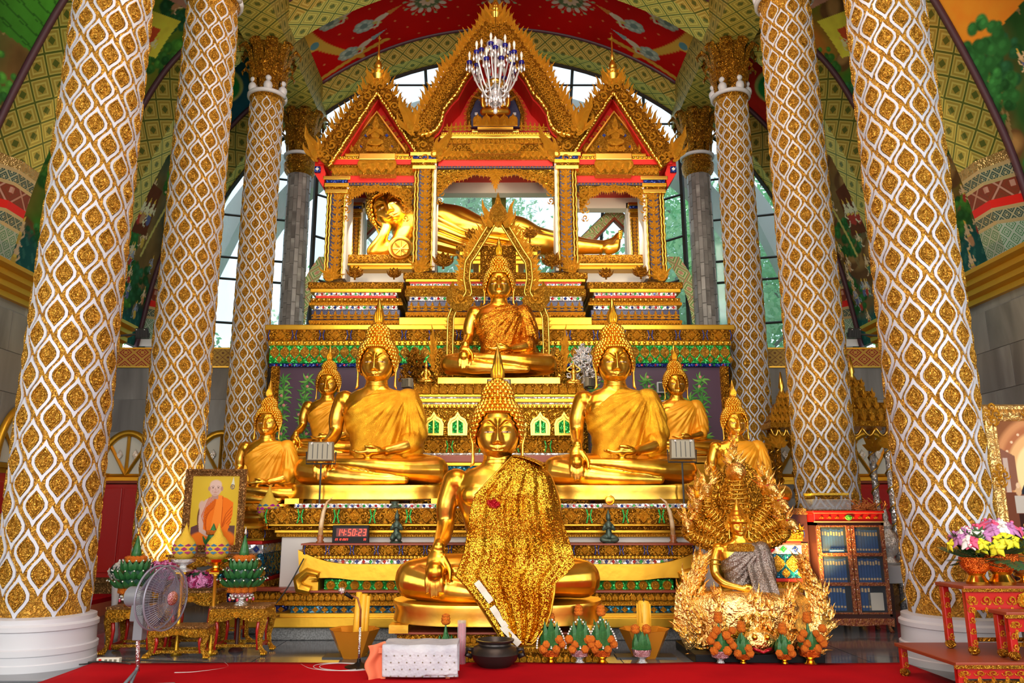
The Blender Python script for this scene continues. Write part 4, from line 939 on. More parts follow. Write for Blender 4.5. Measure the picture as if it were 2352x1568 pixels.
def brow_mesh(side):
    b = MB()
    for s_ in (side,):
        pts = [(s_*(.035+.40*t), ZH+.62*(.02+.32*sin(min(1, t*1.25)*pi*.5)-.44*max(0, t-.45)**1.5*2.2)) for t in [i/16 for i in range(17)]]; t_ = face_tube(pts, .017); b.add(t_.v, t_.f)
    return b
def eye_parts(side):
    w = MB(); k_ = MB(); l = MB()
    for s_ in (side,):
        c = s_*.19; z0 = ZH-.055
        up = [(c+.115*q, z0+.028*(1-q*q)) for q in [i/6-1 for i in range(13)]]; lo = [(c+.115*q, z0-.018*(1-q*q)) for q in [i/6-1 for i in range(13)]]
        o = up+lo[::-1][1:-1]; w.add([(x, head_y(x, z)-.006, z) for x, z in o], [tuple(range(len(o)))])
        t_ = face_tube(up, .012); l.add(t_.v, t_.f); t_ = face_tube(lo, .008); l.add(t_.v, t_.f)
        k_.add([(c+.040*cos(a), head_y(c, z0)-.012, z0+.004+.026*sin(a)) for a in [2*pi*i/10 for i in range(10)]], [tuple(range(10))])
    li = MB(); t_ = face_tube([(x/20*.155, ZH-.62*.655+.10*(x/20*.155)**2*20*.62-.0) for x in range(-20, 21, 2)], .008); li.add(t_.v, t_.f)
    return w, k_, l, li
HAIRC = (0, .06, ZH+.10)
def hair_low(a):    # lowest hair height above the head centre by angle from the front
    a = abs(a); return .37 if a < .45 else (.37-.52*sst(.45, 1.25, a) if a < 1.25 else -.15-.30*sst(1.25, 1.8, a))
def hair_base():
    b = MB(); nu, nv = 56, 20
    def f(u, v):
        a = -pi+2*pi*u; lo = math.asin(max(-1, min(1, (hair_low(a)-.10)/.68))); be = lo+(pi/2-lo)*v
        return (.575*cos(be)*sin(a), .06-.57*cos(be)*cos(a), HAIRC[2]+.64*sin(be))
    b.grid(f, nu, nv); b.ball((0, .06, ZH+.76), .33, 24, 12, (1, 1, .92)); return b
HAIRB = hair_base().mesh('hair_cap', 'gold_leaf', True)
def curls():
    rd = random.Random(2); cv = [(.055, 0), (.060, .02), (.045, .045), (.028, .062), (.004, .07)]; cm = MB().lathe(cv, 6); J = MB()
    def put(p, n_):
        q = Vector(n_).to_track_quat('Z', 'Y').to_matrix(); n0 = len(J.v)
        for v in cm.v: w = q @ Vector(v); J.v.append((p[0]+w.x, p[1]+w.y, p[2]+w.z))
        J.f += [tuple(i+n0 for i in f) for f in cm.f]
    for r in range(13):
        be = -.62+r*.155
        if be > 1.15: break
        n = max(6, int(2*pi*.57*cos(be)/.112))
        for k in range(n):
            a = -pi+2*pi*(k+.5*(r % 2))/n; z = .64*sin(be)+.10
            if z < hair_low(a)+.01: continue
            p = (.575*cos(be)*sin(a), .06-.57*cos(be)*cos(a), ZH+z); put(p, (cos(be)*sin(a), -cos(be)*cos(a), sin(be)))
    for r in range(6):
        be = -.15+r*.27; n = max(4, int(2*pi*.33*cos(be)/.115))
        for k in range(n):
            a = 2*pi*(k+.5*(r % 2))/n; put((.33*cos(be)*sin(a), .06-.33*cos(be)*cos(a), ZH+.76+.30*sin(be)), (cos(be)*sin(a), -cos(be)*cos(a), sin(be)))
    # a neat row along the hairline
    for i in range(-9, 10):
        a = i*.125; z = hair_low(a)+.02; be = math.asin((z-.10)/.64); put((.58*cos(be)*sin(a), .06-.58*cos(be)*cos(a), ZH+z), (sin(a)*cos(be), -cos(a)*cos(be), .1))
    return J
CURLS = curls().mesh('hair_curls', 'gold_leaf', True, None, 50)
def flame():
    b = MB(); b.lathe([(.16, 0), (.175, .04), (.13, .08), (.12, .12)], 20, (0, .06, ZH+1.03))
    pr = [(.12, .1), (.16, .18), (.155, .30), (.12, .45), (.10, .58), (.075, .72), (.04, .85), (.008, .98)]
    b.lathe([(r, z*.82) for r, z in pr], 30, (0, .06, ZH+1.03), mod=lambda a, z: .82+.26*abs(cos(3.5*a+z*7)))
    for k in range(5):
        b.leaf([((k-2)*.05, -.06, ZH+1.12), ((k-2)*.062, -.09, ZH+1.26), ((k-2)*.03, -.05, ZH+1.46+.1*(2-abs(k-2)))], [.03, .04, .004], .03)
    return b
FLAME = flame().mesh('flame_finial', 'gold_leaf', True, None, 50)
def ears(side):
    b = MB()
    for s_ in (side,):
        b.tube([(s_*.49, -.02, ZH+.16), (s_*.57, .02, ZH+.17), (s_*.615, .05, ZH+.08), (s_*.60, .03, ZH-.10), (s_*.555, -.02, ZH-.28), (s_*.55, -.04, ZH-.50), (s_*.555, -.06, ZH-.66), (s_*.61, -.08, ZH-.735)], [.02, .035, .045, .045, .038, .045, .052, .012], 8, True, .7)
        b.tube([(s_*.50, -.06, ZH+.10), (s_*.535, -.06, ZH-.05), (s_*.50, -.05, ZH-.22)], [.02, .035, .02], 6); b.leaf([(s_*.53, -.01, ZH+.14), (s_*.56, 0, ZH-.0), (s_*.52, -.02, ZH-.24)], [.05, .06, .03], .02)
    return b
FACE = []
for _s in (-1, 1): FACE.append(('ear', ears(_s).mesh('ear', 'gold_leaf', True)))
for _s in (-1, 1):
    _w, _k, _l, _li = eye_parts(_s); FACE += [('brow', brow_mesh(_s).mesh('brow', 'gold_leaf', True)), ('eye', _w.mesh('eye', 'eye_white')), ('pupil', _k.mesh('pupil', 'black_plastic')), ('eyelid', _l.mesh('eyelid', 'gold_leaf', True))]
MOUTH = _li.mesh('mouth_line', 'gold_dark', True)
def robe_mesh(kind, m, ztop=3.02, seed=0, low=.72):
    b = MB(); g = .045
    loft(b, [(z, hw+g, hd+g, cy) for z, hw, hd, cy in TORSO[:8]]); b.ball((.95, .0, 2.60), .30+g, 16, 10); b.ball((.42, -.30, 2.28), .38+g, 16, 10, (1.1, .6, .8)); b.ball((-.42, -.30, 2.28), .38+g, 16, 10, (1.1, .6, .8))
    limb(b, [(1.0, .0, 2.62), (1.20, .02, 2.1), (1.24, -.05, 1.5), (1.10, -.36, 1.26)], [.28+g, .275+g, .27+g, .25+g])
    if kind != 'tight': limb(b, [(1.05, .0, 2.4), (1.18, -.02, 1.8), (1.05, -.05, 1.1)], [.3, .36, .4])
    me = remesh(b, .03, 4); bm = bmesh.new(); bm.from_mesh(me)
    bmesh.ops.bisect_plane(bm, geom=bm.verts[:]+bm.edges[:]+bm.faces[:], plane_co=(.22, 0, 3.0), plane_no=(-.62, 0, .78), clear_outer=True)
    bmesh.ops.bisect_plane(bm, geom=bm.verts[:]+bm.edges[:]+bm.faces[:], plane_co=(0, 0, low), plane_no=(0, 0, -1), clear_outer=True)
    bmesh.ops.delete(bm, geom=[v for v in bm.verts if v.co.x > .85 and v.co.z < 1.25 and v.co.y < -.3 and False], context='VERTS')
    bm.normal_update(); rd = random.Random(seed)
    for v in bm.verts:
        x, y, z = v.co; dx, dz = x-1.0, 2.9-z; r = sqrt(dx*dx+dz*dz); a = math.atan2(dz, -dx+.01)
        f = sin(a*26+1.5*sin(r*2.3)+seed)*.5+sin(a*47+r*1.5+seed*2)*.3+noise.noise(Vector((x*3, y*3, z*1.3)))*.7
        k = min(1, max(0, (r-.25)*1.5)); v.co += v.normal*(.038*f*k+.012)
        if kind == 'cross':     # second cloth sash over the shoulder
            s_ = (x*.62+z*.78)-(1.55); 
    me2 = bpy.data.meshes.new('robe'); bm.to_mesh(me2); bm.free(); me2.materials.clear(); me2.materials.append(MATS[m]); me2.shade_smooth(); return me2
ROBE_GOLD = robe_mesh('full', 'cloth_gold', seed=1); ROBE_BROWN = robe_mesh('full', 'sequin_brown', seed=2); ROBE_ORANGE = robe_mesh('full', 'cloth_orange', seed=3, low=.9)
def solid(o, th): m = o.modifiers.new('thickness', 'SOLIDIFY'); m.thickness = th; m.offset = 0
def image(name, label, loc, k, robe=None, group=None, rz=0, browm=None, headtilt=0):
    t = thing(name, label, 'statue', loc, group, rz)
    s_ = U*k
    def a(n, me): o = inst(n, me, t, (0, 0, 0), s_, world=False); return o
    a('body', BODY); h = a('head', HEAD); h.scale = (s_*1.04, s_*1.02, s_*1.13); h.location = (0, 0, -.58*s_)
    for n, me in [('hair_cap', HAIRB), ('mouth_line', MOUTH), ('flame_finial', FLAME)]+FACE:
        o = inst(n, me, h, (0, 0, 0), 1, world=False)
    o = inst('hair_curls', CURLS, h, (0, 0, 0), 1, world=False); o['kind'] = 'stuff'
    if robe is not None: r = a('robe', robe); solid(r, .012)
    # neck lines
    nb = MB()
    for z in (2.98, 3.06): nb.tube([(.35*cos(q)*(1-(z-2.98)*.12), .04-.35*sin(q)*(1-(z-2.98)*.12)-.02, z+.03*sin(q)) for q in [2*pi*i/28 for i in range(29)]], .008, 5)
    o = nb.build('neck_rings', 'gold_leaf', t, True, local=True); o.scale = (s_,)*3
    bb = MB()
    for x in (-.98, ): pass
    return t
def slab_base(t, k, h, w=2.27, dy=1.5):
    """gold throne slab under the legs: concave sides, two feet; local, top at z=0"""
    s_ = U*k; b = MB(); n = 40; hh = h/s_
    def outl(q, top):
        o = []
        for i in range(n):
            a = 2*pi*i/n; ca, sa = cos(a), sin(a); o.append((q*w*math.copysign(abs(ca)**.55, ca), -.35+q*dy*.72*math.copysign(abs(sa)**.8, sa)))
        return o
    base = 0
    for z, q in ((0, .96), (.0, 1.0), (-.06, 1.01), (-hh*.35, .985), (-hh*.7, 1.0), (-hh*.75, 1.0)):
        for x, y in outl(q, 0): b.v.append((x, y, z+ (.05*(x/w)**4)))
    for i in range(5):
        for j in range(n): a = i*n+j; c = i*n+(j+1) % n; b.f.append((a, a+n, c+n, c))
    b.f.append(tuple(range(n))); b.f.append(tuple(5*n+j for j in range(n-1, -1, -1)))
    for s2 in (-1, 1):
        for yy in (-1.15, .45): b.box(*sorted((s2*(w-.02), s2*(w-.42))), yy-.2, yy+.3, -hh, -hh*.7)
    o = b.build('throne_slab', 'gold_leaf', t, True, 35, local=True); o.scale = (s_,)*3; return o
def place(cx, ybot, d, k, *a, **kw):
    return (PX(cx, ybot, d), d, PZ(ybot, d))
# ---- 1 the large front image with the hanging sequinned cloth
front = image('seated_buddha', 'largest gold seated image at the front centre, draped in a long sequinned gold cloth', place(1143, 1375, 8.62, 1), 1.0)
slab_base(front, 1, PZ(1375, 8.62)-PZ(1452, 8.06))
def drape():
    L_ = [(3.16, .34, .62), (3.0, .20, .95), (2.8, .0, 1.16), (2.5, -.28, 1.30), (2.29, -.50, 1.34), (2.0, -.60, 1.40), (1.6, -.64, 1.47), (1.1, -.70, 1.58), (.82, -.80, 1.62), (.62, -.88, 1.42), (.45, -.70, 1.20), (.2, -.50, 1.16), (-.1, -.28, 1.10), (-.4, -.08, .98), (-.6, .06, .84), (-.72, .24, .70)]
    zs_ = [q[0] for q in L_][::-1]; xl = [q[1] for q in L_][::-1]; xr = [q[2] for q in L_][::-1]
    def f(u, v):
        z = 3.16-(3.88)*v; a, b_ = float(np.interp(z, zs_, xl)), float(np.interp(z, zs_, xr))
        x = a+(b_-a)*u
        # front of the body: chest, then over the lap, then hanging free before the slab
        hw = float(np.interp(z, [.8, 1.3, 2.3, 2.7, 3.0, 3.2], [1.7, 1.5, 1.45, 1.30, .95, .75])); yt = -float(np.interp(z, [.8, 1.5, 2.3, 2.7, 2.95, 3.2], [.85, .62, .66, .55, .42, .28]))*sqrt(max(.0, 1-(x/hw)**2))
        w_ = sst(2.15, 1.05, z); yl = -1.34-.14*sst(.9, .3, z); fold = .5+.5*sin(u*30+1.2*sin(z*1.2)); fold2 = sin(u*61+z)
        y = yt*(1-w_)+yl*w_; k = sst(3.1, 2.2, z); y -= .02+.075*fold*k*(.4+.6*w_ if w_ > .3 else .75)+.012*fold2*k
        if z < 1.1: y = min(y, -1.28)
        return (x, y, z+.02*sin(u*9)*v)
    b = MB().grid(f, 110, 120)
    # part going over the shoulder and down the back
    def g(u, v):
        x0 = .34+.28*u; a = pi*.5*v; return (.34+.85*u*(.8+.2*v), -.28*cos(a*1.0)+.36*sin(a)-.05*(1-v), 3.16-.18*u*u-.9*max(0, v-.55)*1.5-.25*u*(1-v)*.2+.06*sin(pi*v))
    b2 = MB().grid(g, 24, 20)
    def sd(u, v):   # side fall over the upper arm
        z = 2.95-2.1*u; x = float(np.interp(z, zs_, xr)); return (x+.05*sin(pi*v)-.10*v*v, -.1-.35*sst(2.9, .9, z)+.62*v*(1-.3*v), z)
    return b, b2, sd
_b, _b2, _sd = drape()
o = _b.build('hanging_cloth', 'sequin_gold', front, True, local=True); o.scale = (U,)*3; solid(o, .012)
o = _b2.build('cloth_over_shoulder', 'sequin_gold', front, True, local=True); o.scale = (U,)*3; solid(o, .012)
o = MB().grid(_sd, 40, 14).build('cloth_side_fall', 'sequin_gold', front, True, local=True); o.scale = (U,)*3; solid(o, .012)
hb = MB(); hem = [(.34, 3.14), (.0, 2.8), (-.28, 2.5), (-.50, 2.27)]
hb.tube([(x-.01, -.46-.12*(3.14-z)-.05, z) for x, z in hem], .022, 6); o = hb.build('braid_hem', 'gold_plain', front, True, local=True); o.scale = (U,)*3; hb = MB()
lowh = [(-.88, .62), (-.70, .45), (-.50, .2), (-.28, -.1), (-.08, -.4), (.06, -.6), (.24, -.73), (.70, -.73), (.84, -.6), (.98, -.4), (1.10, -.1), (1.16, .2), (1.2, .45)]
hb.tube([(x, -1.36-.14*sst(.9, .3, z), z) for x, z in lowh], .026, 6); o = hb.build('braid_hem', 'gold_plain', front, True, local=True); o.scale = (U,)*3
for (x, z, a) in ((-.28, .30, -52), (.03, -.20, -55), (.27, -.55, -45)):
    b = MB(); b.grid(lambda u, v: (x+(u-.5)*.50*cos(R(a))-(v-.5)*.13*sin(R(a)), -1.57-.01*sin(u*9), z+(u-.5)*.50*sin(R(a))+(v-.5)*.13*cos(R(a))), 8, 2); o = b.build('paper_slip', 'paper', front, local=True, label='white paper strip on the hem'); o.scale = (U,)*3; solid(o, .01)
rb = MB()
for k in range(7): rb.relief(scal(5, 3, .07), [(1, 0), (.5, .05), (0, .03)], (-.15+.05*(k % 4)-.1*(k//4)*.3, -.74, 2.07+.06*(k//4)-.02*(k % 3)), 1)
o = rb.build('red_sequin_patch', 'mosaic_red', front, local=True, label='red sequin flower'); o.scale = (U,)*3
# ---- 2 the pair behind
kk = 10.4/8.62*3.52/4.5
for sx, cx in ((-1, 857), (1, 1420)):
    t = image('seated_buddha', 'tall gold seated image in netted robe, just %s of the front image' % ('left' if sx < 0 else 'right'), place(cx, 1118, 10.45, 1), kk, ROBE_GOLD, 'pair of tall images behind the front one'); slab_base(t, kk, PZ(1118, 10.1)-PZ(1160, 10.1)+.0)
# ---- 3 enthroned image
thr = image('enthroned_buddha', 'gold image in brown sequinned robe seated high at centre inside a flame-edged arch', place(1146, 868, 12.1, 1), 275/450*12.1/8.62*1.0, ROBE_BROWN)
# ---- 4 rear pair and 5 outer small pair
for sx, cx in ((-1, 746), (1, 1560)):
    t = image('seated_buddha', 'smaller gold image in orange cloth %s, before a purple panel' % ('behind left tall image' if sx < 0 else 'behind right tall image'), place(cx, 1052, 11.9, 1), .465*11.9/8.62, ROBE_ORANGE, 'smaller images before the purple panels'); slab_base(t, .64, .12)
for sx, cx in ((-1, 603), (1, 1700)):
    t = image('seated_buddha', 'small gold image in orange cloth on lotus seat, %s end of altar' % ('left' if sx < 0 else 'right'), place(cx, 1158, 10.35, 1), .50*10.35/8.62, ROBE_ORANGE, 'outer small images', rz=sx*-.0)
    b = MB(); s2 = .60*U
    b.lathe([(1.5, 0), (1.55, -.10), (1.35, -.22), (1.25, -.30), (1.3, -.42), (1.6, -.52), (1.62, -.62), (1.4, -.75), (1.6, -.95)], 40, (0, -.2, 0), 1.25, .8); o = b.build('lotus_seat', 'gold_leaf', t, True, 40, local=True); o.scale = (s2,)*3
    for k in range(22):
        a = 2*pi*k/22; inst('lotus_petal', ME['petal'], t, (sin(a)*1.5*1.25*s2, -.2*s2-cos(a)*1.5*.8*s2, -.28*s2), (.5*s2, .4*s2, .3*s2), a, world=False)
# ================================================================ CARVED TIERS
def orn(kind, par, x0, x1, y, z0, z1, pxm, seed=0):
    """ornament on a face at depth y; par is the tier it belongs to"""
    h = z1-z0; zc = (z0+z1)/2; w = x1-x0; big = h/pxm >= 11
    def run(key, n, sc, z, a=0, rot=0, alt=None, j=None, scx=None):
        for i in range(n):
            k = key if isinstance(key, str) else key[i % len(key)]; x = x0+w*(i+.5)/n
            if big: inst(k.replace('mosaic_', 'glass_diamond_').split('_g')[0] if k.startswith('mos') else k, ME[k], par, (x, y+a, z), (scx or sc, sc, sc), rot=(0, rot, 0))
            else: j.put(ME[k], (x, y+a, z), sc, rot)
    J = {}
    if kind == 'petals': 
        n = max(3, int(w/(h*.82))); j = Joined(); run('petal', n, h*.95, z0, j=j, scx=w/n); J['petal_row'] = (j, 'gold_motif')
    elif kind == 'petals_down':
        n = max(3, int(w/(h*.7))); j = Joined(); run('petal', n, h*.95, z1, rot=pi, j=j, scx=w/n*.95); J['petal_row'] = (j, 'gold_motif')
    elif kind == 'scallop':
        n = max(3, int(w/(h*.62))); j = Joined()
        for i in range(n): j.put(ME['petal'], (x0+w*(i+.5)/n, y, z1), h, pi)
        J['scalloped_fringe'] = (j, 'gold_motif')
    elif kind == 'dentil':
        n = max(3, int(w/(h*1.2))); j = Joined()
        for i in range(n): j.put(ME['bead'], (x0+w*(i+.5)/n, y, zc), h*.8)
        J['bead_row'] = (j, 'gold_bright')
    elif kind == 'rosettes':
        n = max(3, int(w/(h*1.12))); j = Joined(); run('rosette', n, h*.45, zc, j=j); J['rosette_row'] = (j, 'gold_motif')
    elif kind in ('diamonds_g', 'diamonds_b'):
        u = h*2.55; n = max(1, int(round(w/u))); u = w/n; c = 'chevron_'+kind[-1]
        for i in range(n):
            x = x0+u*(i+.5); inst('diamond', ME['diamond'], par, (x, y, zc), (h*.92, h, h*.92))
            for q in (-1, 1):
                inst('scroll', ME['scroll'], par, (x+q*h*.62, y, zc), (q*-h*.52, h*.6, h*.62))
                inst('chevron', ME[c], par, (x+q*h*1.02, y, zc), (q*h*.42, h*.5, h*.95))
                inst('leaf_cluster', ME['cluster'], par, (x+q*h*.36, y, z0), (h*.34, h*.4, h*.40)); inst('leaf_cluster', ME['cluster'], par, (x+q*h*.36, y, z1), (h*.34, h*.4, h*.40), rot=(0, pi, 0))
    elif kind == 'mosaic':
        n = max(3, int(w/(h*1.35))); run_ = ('mosaic_b', 'mosaic_r', 'mosaic_g'); j = {k: Joined() for k in run_}
        for i in range(n):
            k = run_[i % 3]; x = x0+w*(i+.5)/n
            if big: inst('glass_diamond', ME[k], par, (x, y, zc), (h*.8, h*.5, h*.8)); inst('centre_stone', ME['bead'], par, (x, y-.02*h, zc), h*.14)
            else: j[k].put(ME[k], (x, y, zc), h*.8)
        for k, m in (('mosaic_b', 'mosaic_blue'), ('mosaic_r', 'mosaic_red'), ('mosaic_g', 'mosaic_green')): J['glass_diamonds_'+m[7:]] = (j[k], m)
    elif kind == 'golddia':
        n = max(3, int(w/(h*1.3))); j = Joined(); run('diamond', n, h*.78, zc, j=j, scx=h*1.0); J['diamond_row'] = (j, 'gold_motif')
    elif kind == 'figures':
        n = max(3, int(w/(h*.66))); j = Joined(); run('figure', n, h*.92, z0, j=j, scx=h*1.3); J['figure_row'] = (j, 'gold_motif')
    elif kind == 'niches':
        n = max(3, int(w/(h*.8))); j = Joined(); run('niche', n, h*.93, z0, j=j, scx=w/n); J['niche_row'] = (j, 'gold_motif')
    elif kind == 'scrolls':
        n = max(2, int(w/(h*1.1))); n += n % 2; j = Joined()
        for i in range(n):
            q = 1 if i % 2 else -1; x = x0+w*(i+.5)/n
            if big: inst('scroll', ME['scroll'], par, (x, y, zc), (q*h*.85, h*.7, h*.9))
            else: j.put(ME['scroll'], (x, y, zc), h*.9, 0, q)
        J['scroll_row'] = (j, 'gold_motif')
    elif kind == 'flames':
        n = max(3, int(w/(h*.5))); j = Joined(); run('flame', n, h*.95, z0, j=j); J['flame_row'] = (j, 'gold_motif')
    elif kind == 'lattice':     # petals pointing down between green glass strips
        n = max(3, int(w/(h*.58))); u = w/n
        for i in range(n):
            x = x0+u*(i+.5); inst('leaf_drop', ME['medallion'], par, (x, y, z1-h*.38), (u*1.12, h*.5, h*.86)); inst('leaf_drop', ME['medallion'], par, (x+u/2, y, z0+h*.2), (u*.62, h*.4, h*.50))
    for nm, (j, m) in J.items():
        if j.b.v: j.b.build(nm, m, par, True, 40, kind='stuff')
def tier(par, name, cx, d, ytop, ybot, hw, m, o=None, back=None, inset=.0, oh=None, zz=None, seg=None):
    """box whose front face shows at pixels ytop..ybot, half width hw px about cx, front at depth d"""
    pm = PM((ytop+ybot)/2, d); z1, z0 = PZ(ytop, d), PZ(ybot, d)
    if zz: z0, z1 = zz
    xc = (cx-CX)*pm; x0, x1 = xc-hw*pm, xc+hw*pm
    back = back or d+1.2
    t = MB().box(x0, x1, d, back, z0, z1).build(name, m, par, bevel=min(.012, (z1-z0)*.2))
    if o:
        for kk_ in (o if isinstance(o, (list, tuple)) else [o]):
            if seg:
                for a, b in seg: orn(kk_, t, xc+a*pm, xc+b*pm, d-.002, z0+(z1-z0)*.03, z1-(z1-z0)*.03, pm)
            else: orn(kk_, t, x0+.01, x1-.01, d-.002, z0+(z1-z0)*.03, z1-(z1-z0)*.03, pm)
    return t
# ---- front altar: broad stepped table with the low shelf in front
A = thing('tiered_altar', 'broad stepped gold altar behind the front image, carved with diamonds and coloured glass', 'altar', (0, 9.6, 0))
cx = 1146
tier(A, 'granite_plinth', cx, 9.42, 1440, 1480, 548, 'granite', zz=(0, PZ(1441, 9.42)), back=9.84)
tier(A, 'plinth', cx, 9.30, 1418, 1442, 522, 'gold_plain', back=9.84); tier(A, 'plinth', cx, 9.38, 1408, 1418, 505, 'gold_plain', back=9.84)
tier(A, 'glass_band', cx, 9.46, 1390, 1409, 480, 'mosaic_teal', 'golddia', back=9.84)
tier(A, 'fringe_band', cx, 9.40, 1379, 1391, 494, 'gold_plain', 'scallop', back=9.84)
tier(A, 'petal_band', cx, 9.36, 1360, 1379, 500, 'gold_dark', 'petals', back=9.84)
tier(A, 'ledge', cx, 9.33, 1356, 1361, 503, 'brown_red', back=9.84)
# wider low wings of the same altar
for q in (-1, 1):
    c2 = cx+q*526
    tier(A, 'petal_band', c2, 9.70, 1358, 1376, 42, 'gold_dark', 'petals', back=9.84); tier(A, 'ledge', c2, 9.66, 1350, 1358, 44, 'brown_red', back=9.84); tier(A, 'glass_band', c2, 9.78, 1390, 1408, 40, 'mosaic_blue', 'golddia', back=9.84)
    tier(A, 'fringe_band', c2, 9.72, 1376, 1390, 44, 'gold_plain', 'scallop', back=9.84); tier(A, 'plinth', c2, 9.60, 1408, 1442, 60, 'gold_plain', back=9.84)
tier(A, 'rosette_band', cx, 9.50, 1330, 1357, 402, 'mosaic_green', 'rosettes', back=9.84)
# the curved beam with upturned ends
pm = PM(1310, 9.4); z0, z1 = PZ(1332, 9.4), PZ(1295, 9.4); b = MB(); N_ = 40; top = []; bot = []
for i in range(N_+1):
    q = -1+2*i/N_; x = q*462*pm; e = max(0, (abs(q)-.72)/.28); top.append((x, z1+.0+.16*e**2.2)); bot.append((x*.985, z0+.03*sin(pi*min(1, e*1.0))))
b.strip(bot, top, 9.36, 9.84); b.build('curved_beam', 'gold_plain', A, True, 30)
for q in (-1, 1):
    x = q*432*pm; b = MB(); pts = [(x-q*.02, 9.33, PZ(1356, 9.36)), (x+q*.10, 9.33, PZ(1350, 9.36)), (x+q*.13, 9.33, PZ(1330, 9.36)), (x+q*.02, 9.33, PZ(1312, 9.36)), (x-q*.10, 9.33, PZ(1318, 9.36)), (x-q*.10, 9.33, PZ(1332, 9.36)), (x-q*.03, 9.33, PZ(1334, 9.36))]
    b.tube(pts, [.07, .085, .08, .06, .045, .03, .012], 8, True, .8); b.box(*sorted((x-q*.10, x+q*.16)), 9.36, 9.84, PZ(1357, 9.36), PZ(1330, 9.36)); b.build('scroll_foot', 'gold_plain', A, True, 50)
tier(A, 'mirror_band', cx, 9.48, 1283, 1296, 432, 'mosaic_white', 'mosaic', back=9.84)
tier(A, 'dentil_band', cx, 9.42, 1275, 1283, 450, 'gold_plain', 'dentil', back=9.84)
tier(A, 'carved_shelf', cx, 9.36, 1251, 1275, 452, 'gold_dark', 'diamonds_b', back=9.84); tier(A, 'shelf_top', cx, 9.34, 1248, 1252, 455, 'brown_red', back=9.84)
# tall rear step
A2 = thing('image_pedestal', 'long white-walled gold step carrying the tall images, with green-and-gold diamond band', 'altar', (0, 10.4, 0))
tier(A2, 'white_wall', cx, 9.86, 1228, 1440, 505, 'off_white', back=11.3)
tier(A2, 'fringe_band', cx, 9.80, 1223, 1233, 512, 'gold_plain', 'scallop', back=11.3)
tier(A2, 'moulding', cx, 9.76, 1216, 1224, 516, 'gold_plain', back=11.3); tier(A2, 'moulding', cx, 9.72, 1208, 1216, 524, 'gold_dark', back=11.3); tier(A2, 'moulding', cx, 9.66, 1202, 1208, 530, 'gold_plain', back=11.3)
tier(A2, 'diamond_band', cx, 9.58, 1167, 1203, 541, 'gold_dark', 'diamonds_g', back=11.3)
tier(A2, 'mirror_band', cx, 9.72, 1156, 1167, 470, 'mosaic_white', 'mosaic', back=11.3)
# end altars below the small outer images
for q, nm in ((-1, 'left'), (1, 'right')):
    c2 = cx+q*598 if q < 0 else cx+640
    e = thing('end_altar', 'narrow gold end altar under the small outer image at %s, with turquoise and mirror bands' % nm, 'altar', (PX(c2, 1300, 10.0), 10.2, 0))
    w = 62; D = 10.0
    for a in ((1216, 1236, w, 'gold_dark', 'diamonds_b'), (1236, 1242, w-4, 'gold_plain', None), (1242, 1250, w-8, 'red_paint', None), (1250, 1272, w-6, 'mosaic_white', 'mosaic'), (1272, 1328, w-6, 'mosaic_teal', 'lattice'), (1328, 1336, w-2, 'red_paint', None),
              (1336, 1352, w, 'gold_dark', 'petals'), (1352, 1362, w-2, 'gold_plain', 'scallop'), (1362, 1384, w-8, 'mosaic_blue', 'golddia'), (1384, 1400, w, 'gold_plain', None), (1400, 1440, w+6, 'gold_plain', None)):
        tier(e, 'carved_band' if a[4] else 'moulding', c2, D-.0015*a[2], a[0], a[1], a[2], a[3], a[4], back=10.9)
    tier(e, 'plinth', c2, D-.1, 1430, 1470, w+8, 'granite', zz=(0, PZ(1440, D-.1)), back=10.9)
# ---- low table below the front image
T = thing('offering_pedestal', 'low gold lotus pedestal under the large front image, at the carpet edge', 'pedestal', (0, 8.5, 0))
for a in ((1452, 1457, 236, 'brown_red', None), (1457, 1476, 232, 'gold_dark', 'petals'), (1476, 1484, 228, 'gold_plain', 'scallop'), (1484, 1498, 224, 'gold_plain', 'niches'), (1498, 1521, 236, 'gold_dark', 'petals'), (1521, 1527, 238, 'gold_plain', None)):
    tier(T, 'petal_band' if a[4] == 'petals' else 'moulding', 1143, 8.06-.0015*(a[2]-230), a[0], a[1], a[2], a[3], a[4], back=9.2)
# ---- tower of the enthroned image
T2 = thing('throne_tower', 'tall gold pedestal of the enthroned image with niches and crown of small spires', 'pedestal', (0, 12, 0))
cx = 1146
for a in ((880, 905, 198, 'gold_dark', 'niches', 'crown_row'), (905, 911, 202, 'gold_plain', None, 'moulding'), (911, 915, 192, 'mosaic_white', None, 'mirror_strip'), (915, 924, 200, 'gold_plain', None, 'moulding'), (924, 928, 186, 'mosaic_white', None, 'mirror_strip'), (928, 937, 196, 'gold_plain', 'dentil', 'moulding'),
          (937, 1003, 184, 'gold_carved', None, 'niche_band'), (1003, 1010, 186, 'gold_dark', 'golddia', 'stone_band'), (1010, 1040, 190, 'gold_dark', 'diamonds_g', 'diamond_band'), (1040, 1045, 192, 'mosaic_white', None, 'mirror_strip'), (1045, 1062, 205, 'brown_red', None, 'moulding'), (1062, 1070, 200, 'gold_plain', None, 'moulding'), (1070, 1098, 190, 'mosaic_teal', 'golddia', 'glass_band'), (1098, 1180, 205, 'gold_carved', None, 'lower_wall'), (1180, 1500, 190, 'gold_carved', None, 'foot_wall')):
    tier(T2, a[5], cx, 11.62-.0016*(a[2]-184), a[0], a[1], a[2], a[3], a[4], back=12.9, zz=(0, PZ(1180, 11.62)) if a[0] == 1180 else None)
